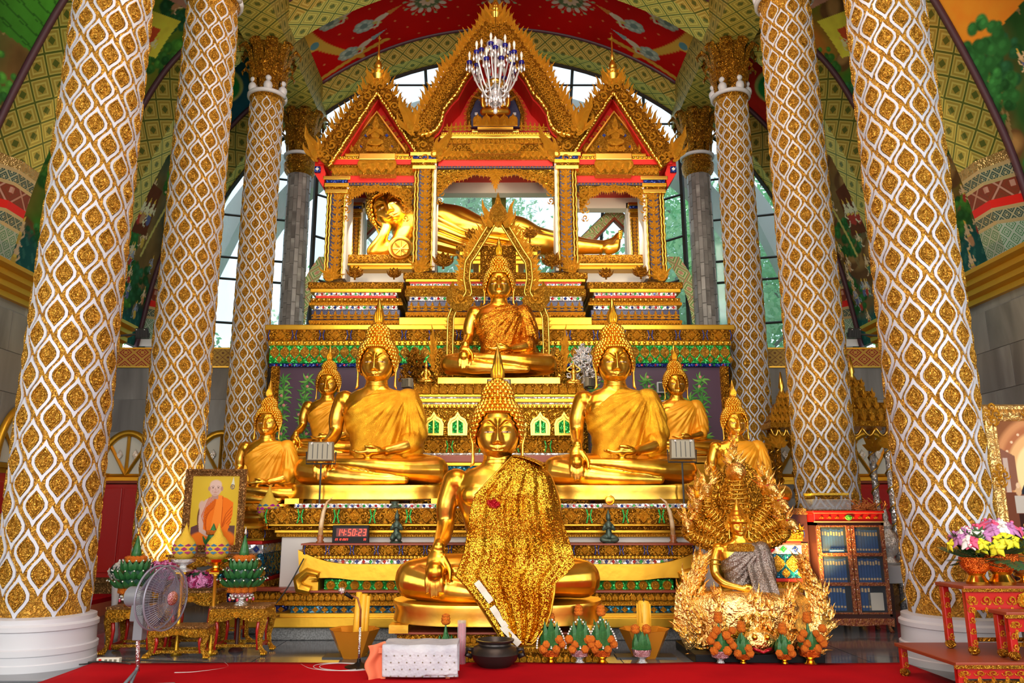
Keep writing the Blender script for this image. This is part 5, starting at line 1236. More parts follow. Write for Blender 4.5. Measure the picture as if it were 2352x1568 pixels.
for x in (-150, -95, 95, 150, 40, -40):      # arched niches with green glass
    d_ = 11.60; p = Vector((PX(cx+x, 1000, d_), d_, PZ(1000, d_))); s_ = 52*PM(970, d_)
    o = MB().relief(ARCHO, [(1, 0), (1, .10), (.82, .10), (.78, .02), (0, .02)], tuple(p), s_, cz=.3).build('arched_niche', 'gold_bright', T2, True, 40)
    MB().relief([(-.24, .1), (.24, .1), (.24, .55), (0, .72), (-.24, .55)], [(1, .03), (.95, .07), (0, .07)], tuple(p), s_, cz=.3).build('green_glass', 'mosaic_green', o); MB().box(p.x-.03*s_, p.x+.03*s_, d_-.11*s_, d_, p.z+.05*s_, p.z+.8*s_).build('centre_bar', 'gold_bright', o)
# statue cushion
tier(T2, 'seat_slab', cx, 11.75, 866, 884, 142, 'gold_leaf', back=12.9)
# ---- back altar ledge with petal row; purple panels
B = thing('back_altar', 'long gold ledge with green glass petals running below the shrine', 'altar', (0, 13.5, 0))
cx = 1148; D = 13.05
for a in ((745, 757, 540, 'gold_plain', None, 'moulding'), (757, 782, 536, 'gold_dark', 'diamonds_b', 'diamond_band'), (782, 793, 532, 'gold_plain', 'dentil', 'moulding'), (793, 834, 530, 'mosaic_green', 'lattice', 'petal_band'), (834, 842, 530, 'mosaic_blue', 'mosaic', 'mirror_strip')):
    tier(B, a[5], cx, D-.0018*(a[2]-530), a[0], a[1], a[2], a[3], a[4], back=15.6)
tier(B, 'rear_wall', cx, 13.36, 840, 900, 520, 'gold_carved', zz=(0, PZ(838, 13.3)), back=15.5)
rp = thing('rear_platform', 'x', 'platform', (0, 11.9, 0)); RPZ = PZ(1052, 11.9)-.12
rp['label'] = 'plain gold platform behind the tall images, under the rear pair'
for q in (-1, 1): MB().box(*sorted((q*1.55, q*3.75)), 11.35, 12.95, 0, RPZ).build('platform_block', 'gold_plain', rp)
for q in (-1, 1):
    t = thing('purple_panel', 'purple wall panel painted with green leafy stems and pink buds, %s of the throne tower' % ('left' if q < 0 else 'right'), 'panel', (PX(cx+q*400, 940, D+.05), D+.05, .4))
    xa, xb = sorted((PX(cx+q*205, 940, D+.06), PX(cx+q*512, 940, D+.06))); z0, z1 = .3, PZ(842, D+.06)
    MB().box(xa, xb, D+.06, D+.3, z0, z1).build('board', 'purple_panel', t)
    MB().box(*sorted((PX(cx+q*512, 940, D), PX(cx+q*531, 940, D))), D, D+.3, z0, z1).build('carved_post', 'gold_dark', t)
    xm = PX(cx+q*521, 940, D)
    for i in range(12): inst('scroll', ME['scroll'], t, (xm, D-.002, z1-.08-i*.16), (q*.075, .07, .09))
    lf = MB(); lf.leaf([(0, 0), (.3, .12), (.7, .1), (1, -.02)], [.03, .13, .09, .003], .03, (0, -1, 0)); lm = [lf.mesh('leaf', m, False) for m in ('leaf_paint', 'leaf_paint_light')]
    rd = random.Random(8+q); J_ = {0: MB(), 1: MB()}; st = MB(); bu = MB()
    for s_ in range(8):
        x = xa+.10+(xb-xa-.2)*(s_+.5)/8; z = z1-2.0; top = z1-rd.uniform(.12, .75); pts = [(x, z)]
        while z < top:
            z += .16; x += rd.uniform(-.07, .07); x = min(max(x, xa+.1), xb-.1); pts.append((x, z))
        st.tube([(p[0], D+.052, p[1]) for p in pts], .010, 4)
        for (x, z) in pts[1:]:
            for k in range(7):
                a = R(-35+k*42+rd.uniform(-9, 9)); L_ = rd.uniform(.11, .17); M_ = Matrix.Translation((x, D+.05, z)) @ Matrix.Rotation(-a, 4, 'Y') @ Matrix.Scale(L_, 4); JJ = J_[rd.random() < .4]; n0 = len(JJ.v); JJ.add(lf.v, lf.f); JJ.xf(M_, n0)
            if rd.random() < .5: bu.ball((x+rd.uniform(-.05, .05), D+.045, z+.06), .026, 6, 4, (1, .3, 1))
    st.build('painted_stems', 'leaf_paint', t, kind='stuff'); J_[0].build('painted_leaves', 'leaf_paint', t, kind='stuff'); J_[1].build('painted_leaves_light', 'leaf_paint_light', t, kind='stuff'); bu.build('pink_buds', 'pink_paint', t, kind='stuff')
# ================================================================ THE SHRINE ON TOP
SH = thing('shrine', 'tall gold shrine with three flame-edged gables sheltering the reclining image, before the back windows', 'shrine', (0, 14, PZ(745, 13.5)))
SC = 1138
for q in (-1, 1):
    c = SC+q*321
    for a in ((647, 662, 110, 'gold_dark', 'scrolls', 'carved_band'), (662, 671, 105, 'gold_plain', None, 'moulding'), (671, 679, 95, 'mosaic_white', 'mosaic', 'mirror_strip'), (679, 684, 92, 'red_paint', None, 'red_strip'), (684, 694, 104, 'gold_fine', 'dentil', 'carved_band'),
              (694, 701, 108, 'gold_plain', 'scallop', 'fringe_band'), (701, 711, 96, 'mosaic_white', 'mosaic', 'mirror_strip'), (711, 735, 102, 'navy', 'figures', 'figure_band'), (735, 746, 108, 'gold_dark', 'scallop', 'fringe_band')):
        tier(SH, a[5], c, 13.78-.003*(a[2]-95), a[0], a[1], a[2], a[3], a[4], back=16.0)
for a in ((625, 640, 212, 'gold_dark', 'scrolls', 'carved_band'), (640, 647, 207, 'gold_plain', None, 'moulding'), (647, 651, 198, 'red_paint', None, 'red_strip'), (651, 656, 196, 'mosaic_white', 'mosaic', 'mirror_strip'), (656, 664, 205, 'gold_fine', 'scallop', 'fringe_band'), (664, 680, 208, 'gold_fine', None, 'carved_band'),
          (680, 691, 198, 'mosaic_white', 'mosaic', 'mirror_strip'), (691, 716, 202, 'navy', 'figures', 'figure_band'), (716, 728, 207, 'gold_dark', 'scallop', 'fringe_band'), (728, 746, 222, 'gold_plain', None, 'plinth')):
    tier(SH, a[5], SC, 13.58-.003*(a[2]-200), a[0], a[1], a[2], a[3], a[4], back=16.0)
def shrine_post(cpx, y0, y1, d, wpx, side, inner=True, fan=True):
    pm = PM((y0+y1)/2, d); x = (cpx-CX)*pm; w = wpx*pm/2; z1, z0 = PZ(y0, d), PZ(y1, d)
    t = MB().box(x-w, x+w, d, d+2*w, z0, z1).build('post', 'gold_dark', SH); MB().box(x-w*.72, x+w*.42*1, d-.003, d+.01, z0, z1).build('blue_ground', 'navy', t)
    n = int((z1-z0)/(w*.80))
    for i in range(n):
        z = z0+(z1-z0)*(i+.1)/n; inst('leaf_cluster', ME['cluster'], t, (x-side*w*.15, d-.004, z), (w*1.25, w*1.1, w*1.45))
    for xx in (x-w*.93, x+w*.93, x+side*w*.62): MB().tube([(xx+.008*sin(i*2.2), d-.02, z0+(z1-z0)*i/30) for i in range(31)], .022, 5).build('rope_edge', 'gold_bright', t, True)
    if inner: MB().box(*sorted((x-side*w, x-side*(w+.055))), d-.02, d+.5, z0, z1+.12).build('white_reveal', 'off_white', SH)
    for k, (dy, hw) in enumerate(((0, 1.25), (.10, 1.12), (.20, 1.35), (.30, 1.2), (.42, 1.5))):
        MB().box(x-w*hw, x+w*hw, d-.05*hw, d+2*w, z1+dy*.62-.02, z1+(dy+.085)*.62).build('capital_moulding', ('gold_bright', 'gold_dark', 'gold_plain', 'mosaic_blue', 'gold_bright')[k], t, bevel=.008)
    if fan:
        for k, a in enumerate((-75, -45, -15, 15, 45)):
            inst('fan_leaf', ME['flame'], t, (x+side*w*.3, d-.05, z0), (.16, .2, .30), rot=(0, R(a)*(1 if side > 0 else -1), 0))
        inst('rosette', ME['rosette'], t, (x+side*w*.3, d-.06, z0+.02), .10)
    return t
for q in (-1, 1):
    shrine_post(SC+q*166, 388, 622, 13.62, 44, q); shrine_post(SC+q*369, 443, 640, 13.80, 42, q)
    shrine_post(SC+q*322, 500, 600, 15.2, 20, q, True, False)
def entab(c, rows, d, hw0):
    for a in rows: tier(SH, a[5], c, d-.003*(a[2]-hw0), a[0], a[1], a[2], a[3], a[4], back=d+.35)
for q in (-1, 1):
    entab(SC+q*272, ((352, 358, 74, 'gold_plain', None, 'moulding'), (358, 366, 110, 'gold_plain', 'dentil', 'moulding'), (366, 372, 112, 'gold_bright', None, 'moulding'), (372, 385, 108, 'gold_dark', 'scrolls', 'carved_band'), (385, 402, 104, 'gold_fine', 'scallop', 'fringe_band'), (402, 419, 92, 'red_paint', None, 'red_strip'), (419, 425, 96, 'navy', 'golddia', 'diamond_strip')), 13.75, 104)
    tier(SH, 'carved_block', SC+q*272, 13.60, 368, 400, 42, 'gold_fine', ['scrolls', 'scallop'], back=13.8)
    tier(SH, 'bracket_block', SC+q*272, 13.58, 351, 366, 42, 'gold_bright', back=13.9)
entab(SC, ((296, 303, 55, 'gold_bright', None, 'moulding'), (303, 310, 125, 'gold_plain', 'dentil', 'moulding'), (310, 317, 128, 'gold_bright', None, 'moulding'), (317, 330, 122, 'gold_fine', 'petals', 'carved_band'), (330, 347, 148, 'gold_dark', 'scrolls', 'carved_band'), (347, 366, 144, 'gold_fine', 'scallop', 'fringe_band'), (358, 381, 132, 'red_paint', None, 'red_strip'), (381, 386, 138, 'navy', 'golddia', 'diamond_strip')), 13.62, 144)
tier(SH, 'carved_block', SC, 13.46, 330, 352, 58, 'gold_fine', ['scrolls', 'scallop'], back=13.7)
def lambrequin(c, hw, ytop, drop, d, pend=True):
    pm = PM(ytop, d); x = (c-CX)*pm; z = PZ(ytop, d); W_ = hw*pm; t = MB(); n = 30; up = []; lo = []
    for i in range(n+1):
        q = -1+2*i/n; dz = drop*pm*(.16+.84*abs(q)**3.0+.10*abs(sin(q*9))); up.append((x+q*W_, z)); lo.append((x+q*W_, z-dz))
    t.strip(lo, up, d, d+.06); o = t.build('lambrequin', 'gold_carved', SH)
    for i in range(1, n):
        q = -1+2*i/n; inst('scroll', ME['scroll'], o, (x+q*W_, d-.01, (up[i][1]+lo[i][1])/2), (.13*(1 if i % 2 else -1), .12, .13)); inst('drop', ME['flame'], o, (lo[i][0], d-.01, lo[i][1]+.04), (.07, .08, .11), rot=(0, pi, 0))
    for q in (-1, 1):
        for k in range(4): inst('scroll', ME['scroll'], o, (x+q*(W_-.10), d-.02, z-.16-k*.17), (q*(.20-.03*k), .16, .2-.02*k))
    if pend:
        for k, s_ in enumerate((1, .8, .55, .3)): inst('pendant_cluster', ME['cluster'], o, (x, d-.03, z-.06-k*.09), (.34*s_, .2, .22), rot=(0, pi, 0))
for q in (-1, 1): lambrequin(SC+q*272, 80, 425, 62, 13.8, False)
lambrequin(SC, 138, 386, 66, 13.7)
# ceiling boards, white lintels and posts at the back of the shrine
for q, c, hw, ya, yb in ((0, SC, 150, 385, 443), (-1, SC-272, 92, 425, 478), (1, SC+272, 92, 425, 478)):
    d1 = 15.3; pm = PM(yb, d1); x = (c-CX)*pm; MB().box(x-hw*pm*1.05, x+hw*pm*1.05, 13.7, d1+.25, PZ(yb-24, d1), PZ(yb-24, d1)+.1).build('ceiling_board', 'red_paint', SH)
    MB().box(x-hw*pm, x+hw*pm, d1, d1+.25, PZ(yb, d1), PZ(yb-24, d1)).build('white_lintel', 'off_white', SH)
for q in (-1, 1):
    MB().box(*sorted((PX(SC+q*300, 520, 15.4), PX(SC+q*312, 520, 15.4))), 15.3, 15.5, PZ(600, 15.4), PZ(470, 15.4)).build('white_post', 'off_white', SH)
    c = SC+q*262; tier(SH, 'bench_band', c, 14.0, 584, 604, 80, 'gold_dark', 'scrolls', back=15.5); tier(SH, 'bench_moulding', c, 13.96, 604, 609, 78, 'gold_bright', back=15.5); tier(SH, 'bench_moulding', c, 14.04, 609, 618, 72, 'gold_plain', back=15.5); tier(SH, 'bench_wall', c, 14.3, 618, 648, 90, 'off_white', back=15.5)
    # red eave ends
    MB().prism([(PX(SC+q*405, 390, 13.8), PZ(352, 13.8)), (PX(SC+q*414, 390, 13.8), PZ(352, 13.8)), (PX(SC+q*414, 390, 13.8), PZ(400, 13.8)), (PX(SC+q*392, 390, 13.8), PZ(432, 13.8)), (PX(SC+q*388, 390, 13.8), PZ(400, 13.8))][::q], 13.75, 14.3).build('red_eave_end', 'red_paint', SH)
    o = tier(SH, 'blue_tile', SC+q*409, 13.70, 381, 395, 7, 'mosaic_blue', back=13.78); inst('white_diamond', ME['mosaic_w'], o, (PX(SC+q*409, 388, 13.7), 13.695, PZ(388, 13.7)), .08)
def walk(pts, n):
    P_ = [Vector((p[0], 0, p[1])) for p in pts]; L_ = [0]
    for a, c in zip(P_, P_[1:]): L_.append(L_[-1]+(c-a).length)
    o = []
    for i in range(n):
        s_ = L_[-1]*(i+.5)/n; k = max(j for j in range(len(L_)-1) if L_[j] <= s_); t = (s_-L_[k])/(L_[k+1]-L_[k]); tg = (P_[k+1]-P_[k]).normalized(); o.append((P_[k].lerp(P_[k+1], t), tg, s_/L_[-1]))
    return o
def gable(name, c, inner, outer, d, nfl, fl, rows, spire):
    g = MB()
    I2 = {}
    root = None
    for q in (-1, 1):
        I_ = [(PX(c+q*x, y, d), PZ(y, d)) for x, y in inner]; O_ = [(PX(c+q*x, y, d), PZ(y, d)) for x, y in outer]
        n = 24
        def res(pts):
            P_ = walk(pts, n); return [pts[0]]+[(p.x, p.z) for p, t, s_ in P_]+[pts[-1]]
        a, b_ = res(I_), res(O_); I2[q] = (a, b_)
        m = MB().strip(a, b_, d, d+.16) if q > 0 else MB().strip(b_, a, d, d+.16); o = m.build('barge_board', 'gold_dark', SH)
        MB().tube([(x+.012*cos(i*1.7), d-.03, z+.012*sin(i*1.7)) for i, (x, z) in enumerate([(p.x, p.z) for p, t, s_ in walk(a, 90)])], [.032+.010*sin(i*2.1) for i in range(90)], 6).build('rope_edge', 'gold_bright', o, True)
        mid2 = [((x0*.78+x1*.22), (z0*.78+z1*.22)) for (x0, z0), (x1, z1) in zip(a, b_)]; MB().tube([(p.x, d-.015, p.z) for p, t, s_ in walk(mid2, 60)], .018, 5).build('fillet', 'gold_dark', o, True)
        for r_ in range(rows):
            f = .36+.5*(r_+.3)/rows; mid = [((x0*(1-f)+x1*f), (z0*(1-f)+z1*f)) for (x0, z0), (x1, z1) in zip(a, b_)]; wd = (Vector(a[8])-Vector(b_[8])).length/rows*.80
            L_ = sum((Vector(p)-Vector(r)).length for p, r in zip(mid, mid[1:])); k = int(L_/(wd*.72))
            for i, (p, t, s_) in enumerate(walk(mid, k)):
                inst('scroll', ME['scroll'], o, (p.x, d-.01, p.z), (q*wd*.62*(1 if i % 2 else -1), wd*.8, wd*.62), rot=(0, -math.atan2(t.z, t.x)*1.0, 0))
        for i, (p, t, s_) in enumerate(walk(b_, nfl)):
            nrm = Vector((-t.z, 0, t.x)); nrm = nrm if nrm.x*q > 0 or nrm.z > .5 else -nrm; nrm = (nrm*.55+Vector((q*.0, 0, 1))*.8).normalized(); a_ = math.atan2(nrm.x, nrm.z)
            inst('flame', ME['flame'], o, (p.x, d+.03, p.z-.04), (fl*.75*q, fl*.8, fl*(1.0+.25*sin(i))), rot=(0, a_, 0))
        # curled end
        e = b_[-1]; inst('end_flame', ME['flame'], o, (e[0]-q*.05, d-.02, e[1]-.1), (q*-fl*2.0, fl*1.6, fl*2.6), rot=(0, R(20)*q, 0)); inst('end_scroll', ME['scroll'], o, (e[0]-q*.12, d-.03, e[1]-.06), (q*.26, .3, .26)); inst('end_scroll', ME['scroll'], o, (e[0]-q*.28, d-.03, e[1]-.12), (-q*.2, .3, .2))
    # red inner soffit
    for q in (-1, 1):
        a = I2[q][0]; b2 = [(x-q*.02, z-.02) for x, z in a]; m = MB().strip(a, b2, d+.16, d+1.0) if q < 0 else MB().strip(b2, a, d+.16, d+1.0); m.build('red_soffit', 'red_paint', SH)
    ap = (PX(c, spire[0], d), PZ(spire[0], d)); hgt = PZ(spire[1], d)-ap[1]
    MB().lathe([(.11, -.1), (.15, .0), (.09, .06), (.12, .10), (.07, .16), (.09, .2), (.055, .28), (.03, .34), (.045, .36), (.02, .5), (.012, hgt*.93), (.035, hgt*.95), (.02, hgt*.975), (.003, hgt*1.03)], 12, (ap[0], d+.08, ap[1])).build('spire', 'gold_bright', SH, True, 50)
    for q in (-1, 0, 1): inst('crest_flame', ME['flame'], SH, (ap[0]+q*.08, d-.0, ap[1]-.22), (.28, .3, .40), rot=(0, q*.35, 0))
for q in (-1, 1):
    c = SC+q*271
    gable('side', c, [(0, 214), (112, 386)], [(0, 168), (146, 352)], 13.62, 14, .26, 1, (170, 78))
    pm = PM(320, 14.1); x = (c-CX)*pm
    MB().prism([(PX(c-98, 388, 14.1), PZ(372, 14.1)), (PX(c+98, 388, 14.1), PZ(372, 14.1)), (PX(c, 388, 14.1), PZ(232, 14.1))], 14.05, 14.3).build('tympanum', 'red_paint', SH)
    z0 = PZ(352, 13.95); o = MB().prism([(x-.62, z0), (x+.62, z0), (x, PZ(258, 13.95))], 13.98, 14.06).build('pediment', 'gold_fine', SH)
    MB().tube([(x-.60, 13.94, z0), (x, 13.94, PZ(258, 13.95)), (x+.60, 13.94, z0)], .035, 6).build('pediment_edge', 'gold_bright', o)
    for i in range(7):
        for s2 in (-1, 1): inst('edge_scroll', ME['scroll'], o, (x+s2*(.62*(1-i/7.5)), 13.92, z0+.05+(PZ(258, 13.95)-z0)*i/7.5), (s2*.09, .1, .09))
    f = inst('praying_figure', ME['figure'], SH, (x, 13.90, z0+.10), (.62, .5, .62)); inst('figure_seat', ME['cluster'], SH, (x, 13.88, z0+.02), (.42, .3, .22))
    for k in range(9): inst('little_flame', ME['flame'], SH, (x-.6+.15*k, 13.86, z0), (.1, .12, .16))
    for s2 in (-1, 1):
        for (dx, dz) in ((.20, .38), (.30, .14), (.17, .62)): inst('navy_tile', ME['mosaic_b'], o, (x+s2*dx, 13.96, z0+dz), .08)
gable('centre', SC, [(0, 98), (68, 179), (90, 221), (100, 227), (119, 255), (124, 281), (138, 304), (175, 313)], [(0, 22), (45, 72), (117, 168), (143, 214), (172, 262), (196, 292)], 13.50, 27, .30, 3, (30, -60))
# central pediment: red walls, blue ogee field with the figure on its pedestal
z0 = PZ(318, 14.2)
MB().prism([(PX(SC-140, 300, 14.3), z0), (PX(SC+140, 300, 14.3), z0), (PX(SC+110, 300, 14.3), PZ(225, 14.3)), (PX(SC+70, 300, 14.3), PZ(170, 14.3)), (PX(SC, 300, 14.3), PZ(92, 14.3)), (PX(SC-70, 300, 14.3), PZ(170, 14.3)), (PX(SC-110, 300, 14.3), PZ(225, 14.3))], 14.25, 14.5).build('tympanum', 'red_paint', SH)
og = [(-60, 292), (-62, 262), (-50, 232), (-28, 205), (0, 178), (28, 205), (50, 232), (62, 262), (60, 292)]; d = 14.1
pts = [(PX(SC+x, y, d), PZ(y, d)) for x, y in og]; o = MB().prism(pts[::-1], d, d+.12).build('blue_field', 'navy', SH)
MB().tube([(x, d-.03, z) for x, z in pts], .045, 6).build('field_edge', 'gold_dark', o, True)
for (p, t, s_) in walk(pts, 26): inst('edge_scroll', ME['scroll'], o, (p.x*1.0+(.06 if p.x > PX(SC, 250, d) else -.06), d-.04, p.z+.02), .085, rot=(0, -math.atan2(t.z, t.x), 0))
for s2 in (-1, 1):
    for (dx, y) in ((44, 262), (30, 228), (14, 212), (46, 284)): inst('tile', ME['mosaic_w'], o, (PX(SC+s2*dx, y, d), d-.01, PZ(y, d)), .09, rot=(0, pi/4, 0))
x = PX(SC, 270, d)
MB().box(x-.34, x+.34, d-.35, d, PZ(300, 13.8), PZ(294, 13.8)).build('pedestal', 'gold_bright', SH); 
for k in range(5): inst('niche', ME['niche'], SH, (x-.34+.17*k, 13.74, PZ(293, 13.8)), (.2, .25, .24))
for k in range(7):
    for s2 in (-1, 1): inst('small_spire', ME['figure'], SH, (x+s2*(.5+.085*k), 13.80, PZ(302, 13.8)), (.16, .2, .22-.012*k))
fg = MB(); zf = PZ(266, 13.9)
limb(fg, [(x, 13.85, zf), (x, 13.85, zf+.22), (x, 13.83, zf+.32)], [.13, .15, .06], 10); fg.ball((x, 13.83, zf+.44), .09, 10, 8); fg.lathe([(.09, 0), (.06, .08), (.03, .16), (.005, .28)], 10, (x, 13.83, zf+.50))
limb(fg, [(x-.22, 13.78, zf+.02), (x, 13.72, zf), (x+.22, 13.78, zf+.02)], [.08, .10, .08], 10)
for s2 in (-1, 1): limb(fg, [(x+s2*.14, 13.84, zf+.26), (x+s2*.24, 13.8, zf+.16), (x+s2*.25, 13.76, zf+.38)], [.05, .045, .04], 8)
o = bpy.data.objects.new('crowned_figure', remesh(fg, .02, 3)); COL.objects.link(o); o.parent = SH; o.location = -wloc(SH)
for k in range(7):
    a = R(-66+22*k); inst('halo_flame', ME['flame'], SH, (x+.20*sin(a), 13.9, zf+.25+.16*cos(a)), (.14, .15, .30), rot=(0, a, 0))
# ---------------------------------------------------------------- reclining image
RB = thing('reclining_buddha', 'huge gold reclining image resting its head on its hand inside the shrine', 'statue', (PX(1138, 583, 14.8), 14.8, PZ(583, 14.8)))
d = 14.75; b = MB(); pp = lambda x, y, dd=0: P(x, y, d+dd)
pm = PM(540, d)
limb(b, [pp(935, 528), pp(975, 520), pp(1040, 524), pp(1110, 540), pp(1180, 536), pp(1240, 552), pp(1300, 560), pp(1360, 566), pp(1398, 568)], [q*pm for q in (36, 56, 54, 42, 42, 30, 23, 17, 15)], 24)
limb(b, [pp(1180, 552, -.2), pp(1240, 560, -.2), pp(1300, 566, -.15), pp(1360, 569, -.1), pp(1400, 570)], [q*pm for q in (32, 26, 20, 15, 13)], 20)
limb(b, [pp(1395, 566), pp(1412, 556), pp(1420, 540)], [q*pm for q in (17, 14, 8)], 14); limb(b, [pp(1398, 572, -.18), pp(1413, 568, -.18), pp(1419, 552, -.18)], [q*pm for q in (14, 12, 7)], 14)
limb(b, [pp(945, 500, -.15), pp(935, 530, -.3), pp(905, 570, -.35), pp(856, 578, -.45)], [q*pm for q in (30, 26, 19, 15)], 18)      # propping arm
limb(b, [pp(858, 576, -.45), pp(878, 545, -.5), pp(888, 520, -.5)], [q*pm for q in (15, 12, 11)], 14); limb(b, [pp(888, 522, -.5), pp(880, 505, -.45), pp(872, 490, -.35)], [q*pm for q in (11, 12, 8)], 12, .6)
limb(b, [pp(935, 520), pp(918, 505, -.1)], [q*pm for q in (22, 20)], 16)
limb(b, [pp(990, 478, -.1), pp(1060, 520, -.42), pp(1120, 530, -.40), pp(1200, 536, -.36)], [q*pm for q in (26, 20, 15, 11)], 16)
o = bpy.data.objects.new('body', remesh(b, .03, 5)); COL.objects.link(o); o.parent = RB; o.location = -wloc(RB)
for k in range(5): MB().tube([pp(1421, 533+k*4, -.1-.02*k), pp(1427, 531+k*4, -.1-.02*k)], .035-.004*k, 8).ball(tuple(pp(1427, 531+k*4, -.1-.02*k)), .036-.004*k, 8, 5).build('toe', 'gold_leaf', RB, True)
def fold(u, v):     # mantle with sweeping folds from the shoulder to the shins
    x = 958+u*345; yt = float(np.interp(x, [958, 985, 1010, 1060, 1110, 1170, 1230, 1303], [470, 463, 468, 492, 503, 496, 520, 538])); yb = 588; y = yt+(yb-yt)*v
    r = float(np.interp(x, [958, 1060, 1120, 1180, 1303], [60, 55, 44, 46, 26]))*pm; dd = -r*sin(pi*min(1, v*.96)**.8)*1.02-.04; w = .035*sin((v*9-u*5.5)*4.0+1.5*sin(u*6))*sst(0, .1, v)
    return P(x, y, d+dd-w-.02)
o = MB().grid(fold, 90, 44).build('mantle', 'gold_leaf', RB, True); solid(o, .02)
HR = bpy.data.objects.new('head', None); HR = inst('head', HEAD, RB, (0, 0, 0), 1, world=False)
s_ = 1.02*95*pm/1.24; HR.scale = (s_,)*3; rot = Matrix.Rotation(R(-27), 4, 'Y'); HR.rotation_euler = rot.to_euler(); hc = pp(893, 483, -.25); off = rot @ Vector((0, 0, ZH*s_)); HR.location = hc-off-wloc(RB)
for n, me in [('hair_cap', HAIRB), ('mouth_line', MOUTH)]+FACE: inst(n, me, HR, (0, 0, 0), 1, world=False)
inst('hair_curls', CURLS, HR, (0, 0, 0), 1, world=False, kind='stuff')
pr = MB().lathe([(.01, -.06), (.22, -.06), (.24, 0), (.22, .06), (.17, .05), (.15, .03), (.03, .03), (.01, .05)], 28, (0, 0, 0)); pr.xf(Matrix.Translation(pp(920, 570, -.75)) @ Matrix.Rotation(pi/2, 4, 'X')); o = pr.build('wheel_pillow', 'gold_leaf', RB, True, 40)
for k in range(8): a = pi*k/4; c0 = pp(920, 570, -.82); MB().tube([c0, c0+Vector((cos(a)*.15, 0, sin(a)*.15))], .014, 5).build('wheel_spoke', 'gold_bright', o)
# ---------------------------------------------------------------- lotus flowers of metal
lp = MB(); lp.leaf([(0, 0, 0), (0, -.10, .12), (0, -.16, .32), (0, -.13, .48), (0, -.17, .56)], [.05, .13, .15, .07, .004], .03); LP = lp.mesh('lotus_petal', 'gold_dark', True, None, 40)
def lotus(x, y, d, s_, label, stem=0, m=None):
    p = P(x, y, d); t = thing('gold_lotus', label, 'lotus flower', tuple(p-Vector((0, 0, stem))), 'gold lotus flowers of the shrine')
    MB().lathe([(.05, -stem/s_ if stem else -.12), (.04, -.04), (.14, .02), (.2, .14), (.16, .3), (.05, .36)], 14, (0, 0, stem/s_)).build('flower_core', 'gold_dark', t, True, local=True).scale = (s_,)*3
    for r_, (n, t_, k) in enumerate(((8, .1, .8), (8, .55, .78))):
        for i in range(n): a = 2*pi*(i+.5*r_)/n; inst('petal', LP, t, (sin(a)*.09*s_, -cos(a)*.09*s_, stem), (k*s_,)*3, rot=(t_, 0, a), world=False)
    return t
lotus(1018, 610, 13.42, .52, 'large dark gold lotus beside the left inner post of the shrine'); lotus(1268, 610, 13.42, .52, 'large dark gold lotus beside the right inner post of the shrine')
lotus(815, 636, 13.6, .42, 'gold lotus near the left outer post of the shrine'); lotus(1472, 634, 13.6, .42, 'gold lotus near the right outer post of the shrine')
lotus(905, 636, 13.6, .36, 'gold lotus left of the left inner post'); lotus(1392, 636, 13.6, .36, 'gold lotus right of the right inner post')
lotus(1086, 548, 13.95, .42, 'gold lotus on a stem left of the pointed arch, before the mantle', .35); lotus(1217, 545, 13.95, .42, 'gold lotus on a stem right of the pointed arch, before the legs', .35)
STD = thing('stepped_stand', 'dark gold stepped stand in the middle opening before the reclining image', 'stand', (PX(1145, 600, 13.8), 13.9, PZ(625, 13.6)))
for k, (ya, yb, hw) in enumerate(((562, 576, 98), (576, 586, 90), (586, 596, 74), (596, 606, 60), (606, 626, 46))): tier(STD, 'step', 1145, 13.72+.04*k, ya, yb, hw, 'gold_dark' if k == 0 else 'gold_plain', 'scrolls' if k == 0 else None, back=14.4)
# ---------------------------------------------------------------- pointed flame arch of the enthroned image
AR_ = thing('throne_arch', 'pointed flame-edged gold arch standing behind the enthroned image', 'arch', (PX(1144, 868, 12.4), 12.45, PZ(884, 12.45)))
d = 12.45; c = 1144
arc = [(0, 505), (22, 540), (48, 583), (63, 604), (66, 640), (60, 672), (70, 690), (92, 704), (102, 730), (104, 800), (104, 872)]
for q in (-1, 1):
    pts = [P(c+q*x, y, d) for x, y in arc]; a = [(p.x, p.z) for p in pts]; w_ = 13*PM(700, d)
    n_ = []
    for i, p in enumerate(a):
        t = Vector(a[min(i+1, len(a)-1)])-Vector(a[max(i-1, 0)]); t.normalize(); nn = Vector((-t.y, t.x)); nn = nn if nn.x*q > 0 else -nn; n_.append((p[0]+nn.x*w_, p[1]+nn.y*w_))
    m = MB().strip(a, n_, d, d+.1) if q < 0 else MB().strip(n_, a, d, d+.1); o = m.build('arch_band', 'gold_fine', AR_)
    for src in (a, n_): MB().tube([(p.x, d-.015, p.z) for p, t, s2 in walk(src, 60)], .016, 5).build('band_edge', 'gold_bright', o, True)
    for i, (p, t, s2) in enumerate(walk(n_[:6], 15)): nn = Vector((-t.z, 0, t.x)); nn = nn if nn.x*q > 0 else -nn; nn = (nn+Vector((0, 0, .9))).normalized(); inst('flame', ME['flame'], o, (p.x, d+.02, p.z), (q*.16, .16, .22), rot=(0, math.atan2(nn.x, nn.z), 0))
    for i, (p, t, s2) in enumerate(walk(n_[7:], 14)): inst('small_flame', ME['flame'], o, (p.x, d+.02, p.z), (q*.05, .08, .07), rot=(0, q*R(70), 0))
    hk = [(66, 640), (74, 680), (90, 700), (108, 690), (113, 668), (106, 640)]; b = MB(); hp = [P(c+q*x, y, d-.05) for x, y in [(58, 684), (74, 696), (92, 697), (104, 684), (107, 664), (103, 645)]]; b.leaf([tuple(v) for v in hp], [.05, .12, .15, .12, .07, .004], .05); b.build('hook', 'gold_fine', AR_, True, 40); inst('hook_scroll', ME['scroll'], AR_, tuple(P(c+q*86, 686, d-.12)), (q*.18, .2, .18))
zt = PZ(505, d); x = PX(c, 505, d); hgt = PZ(441, d)-zt
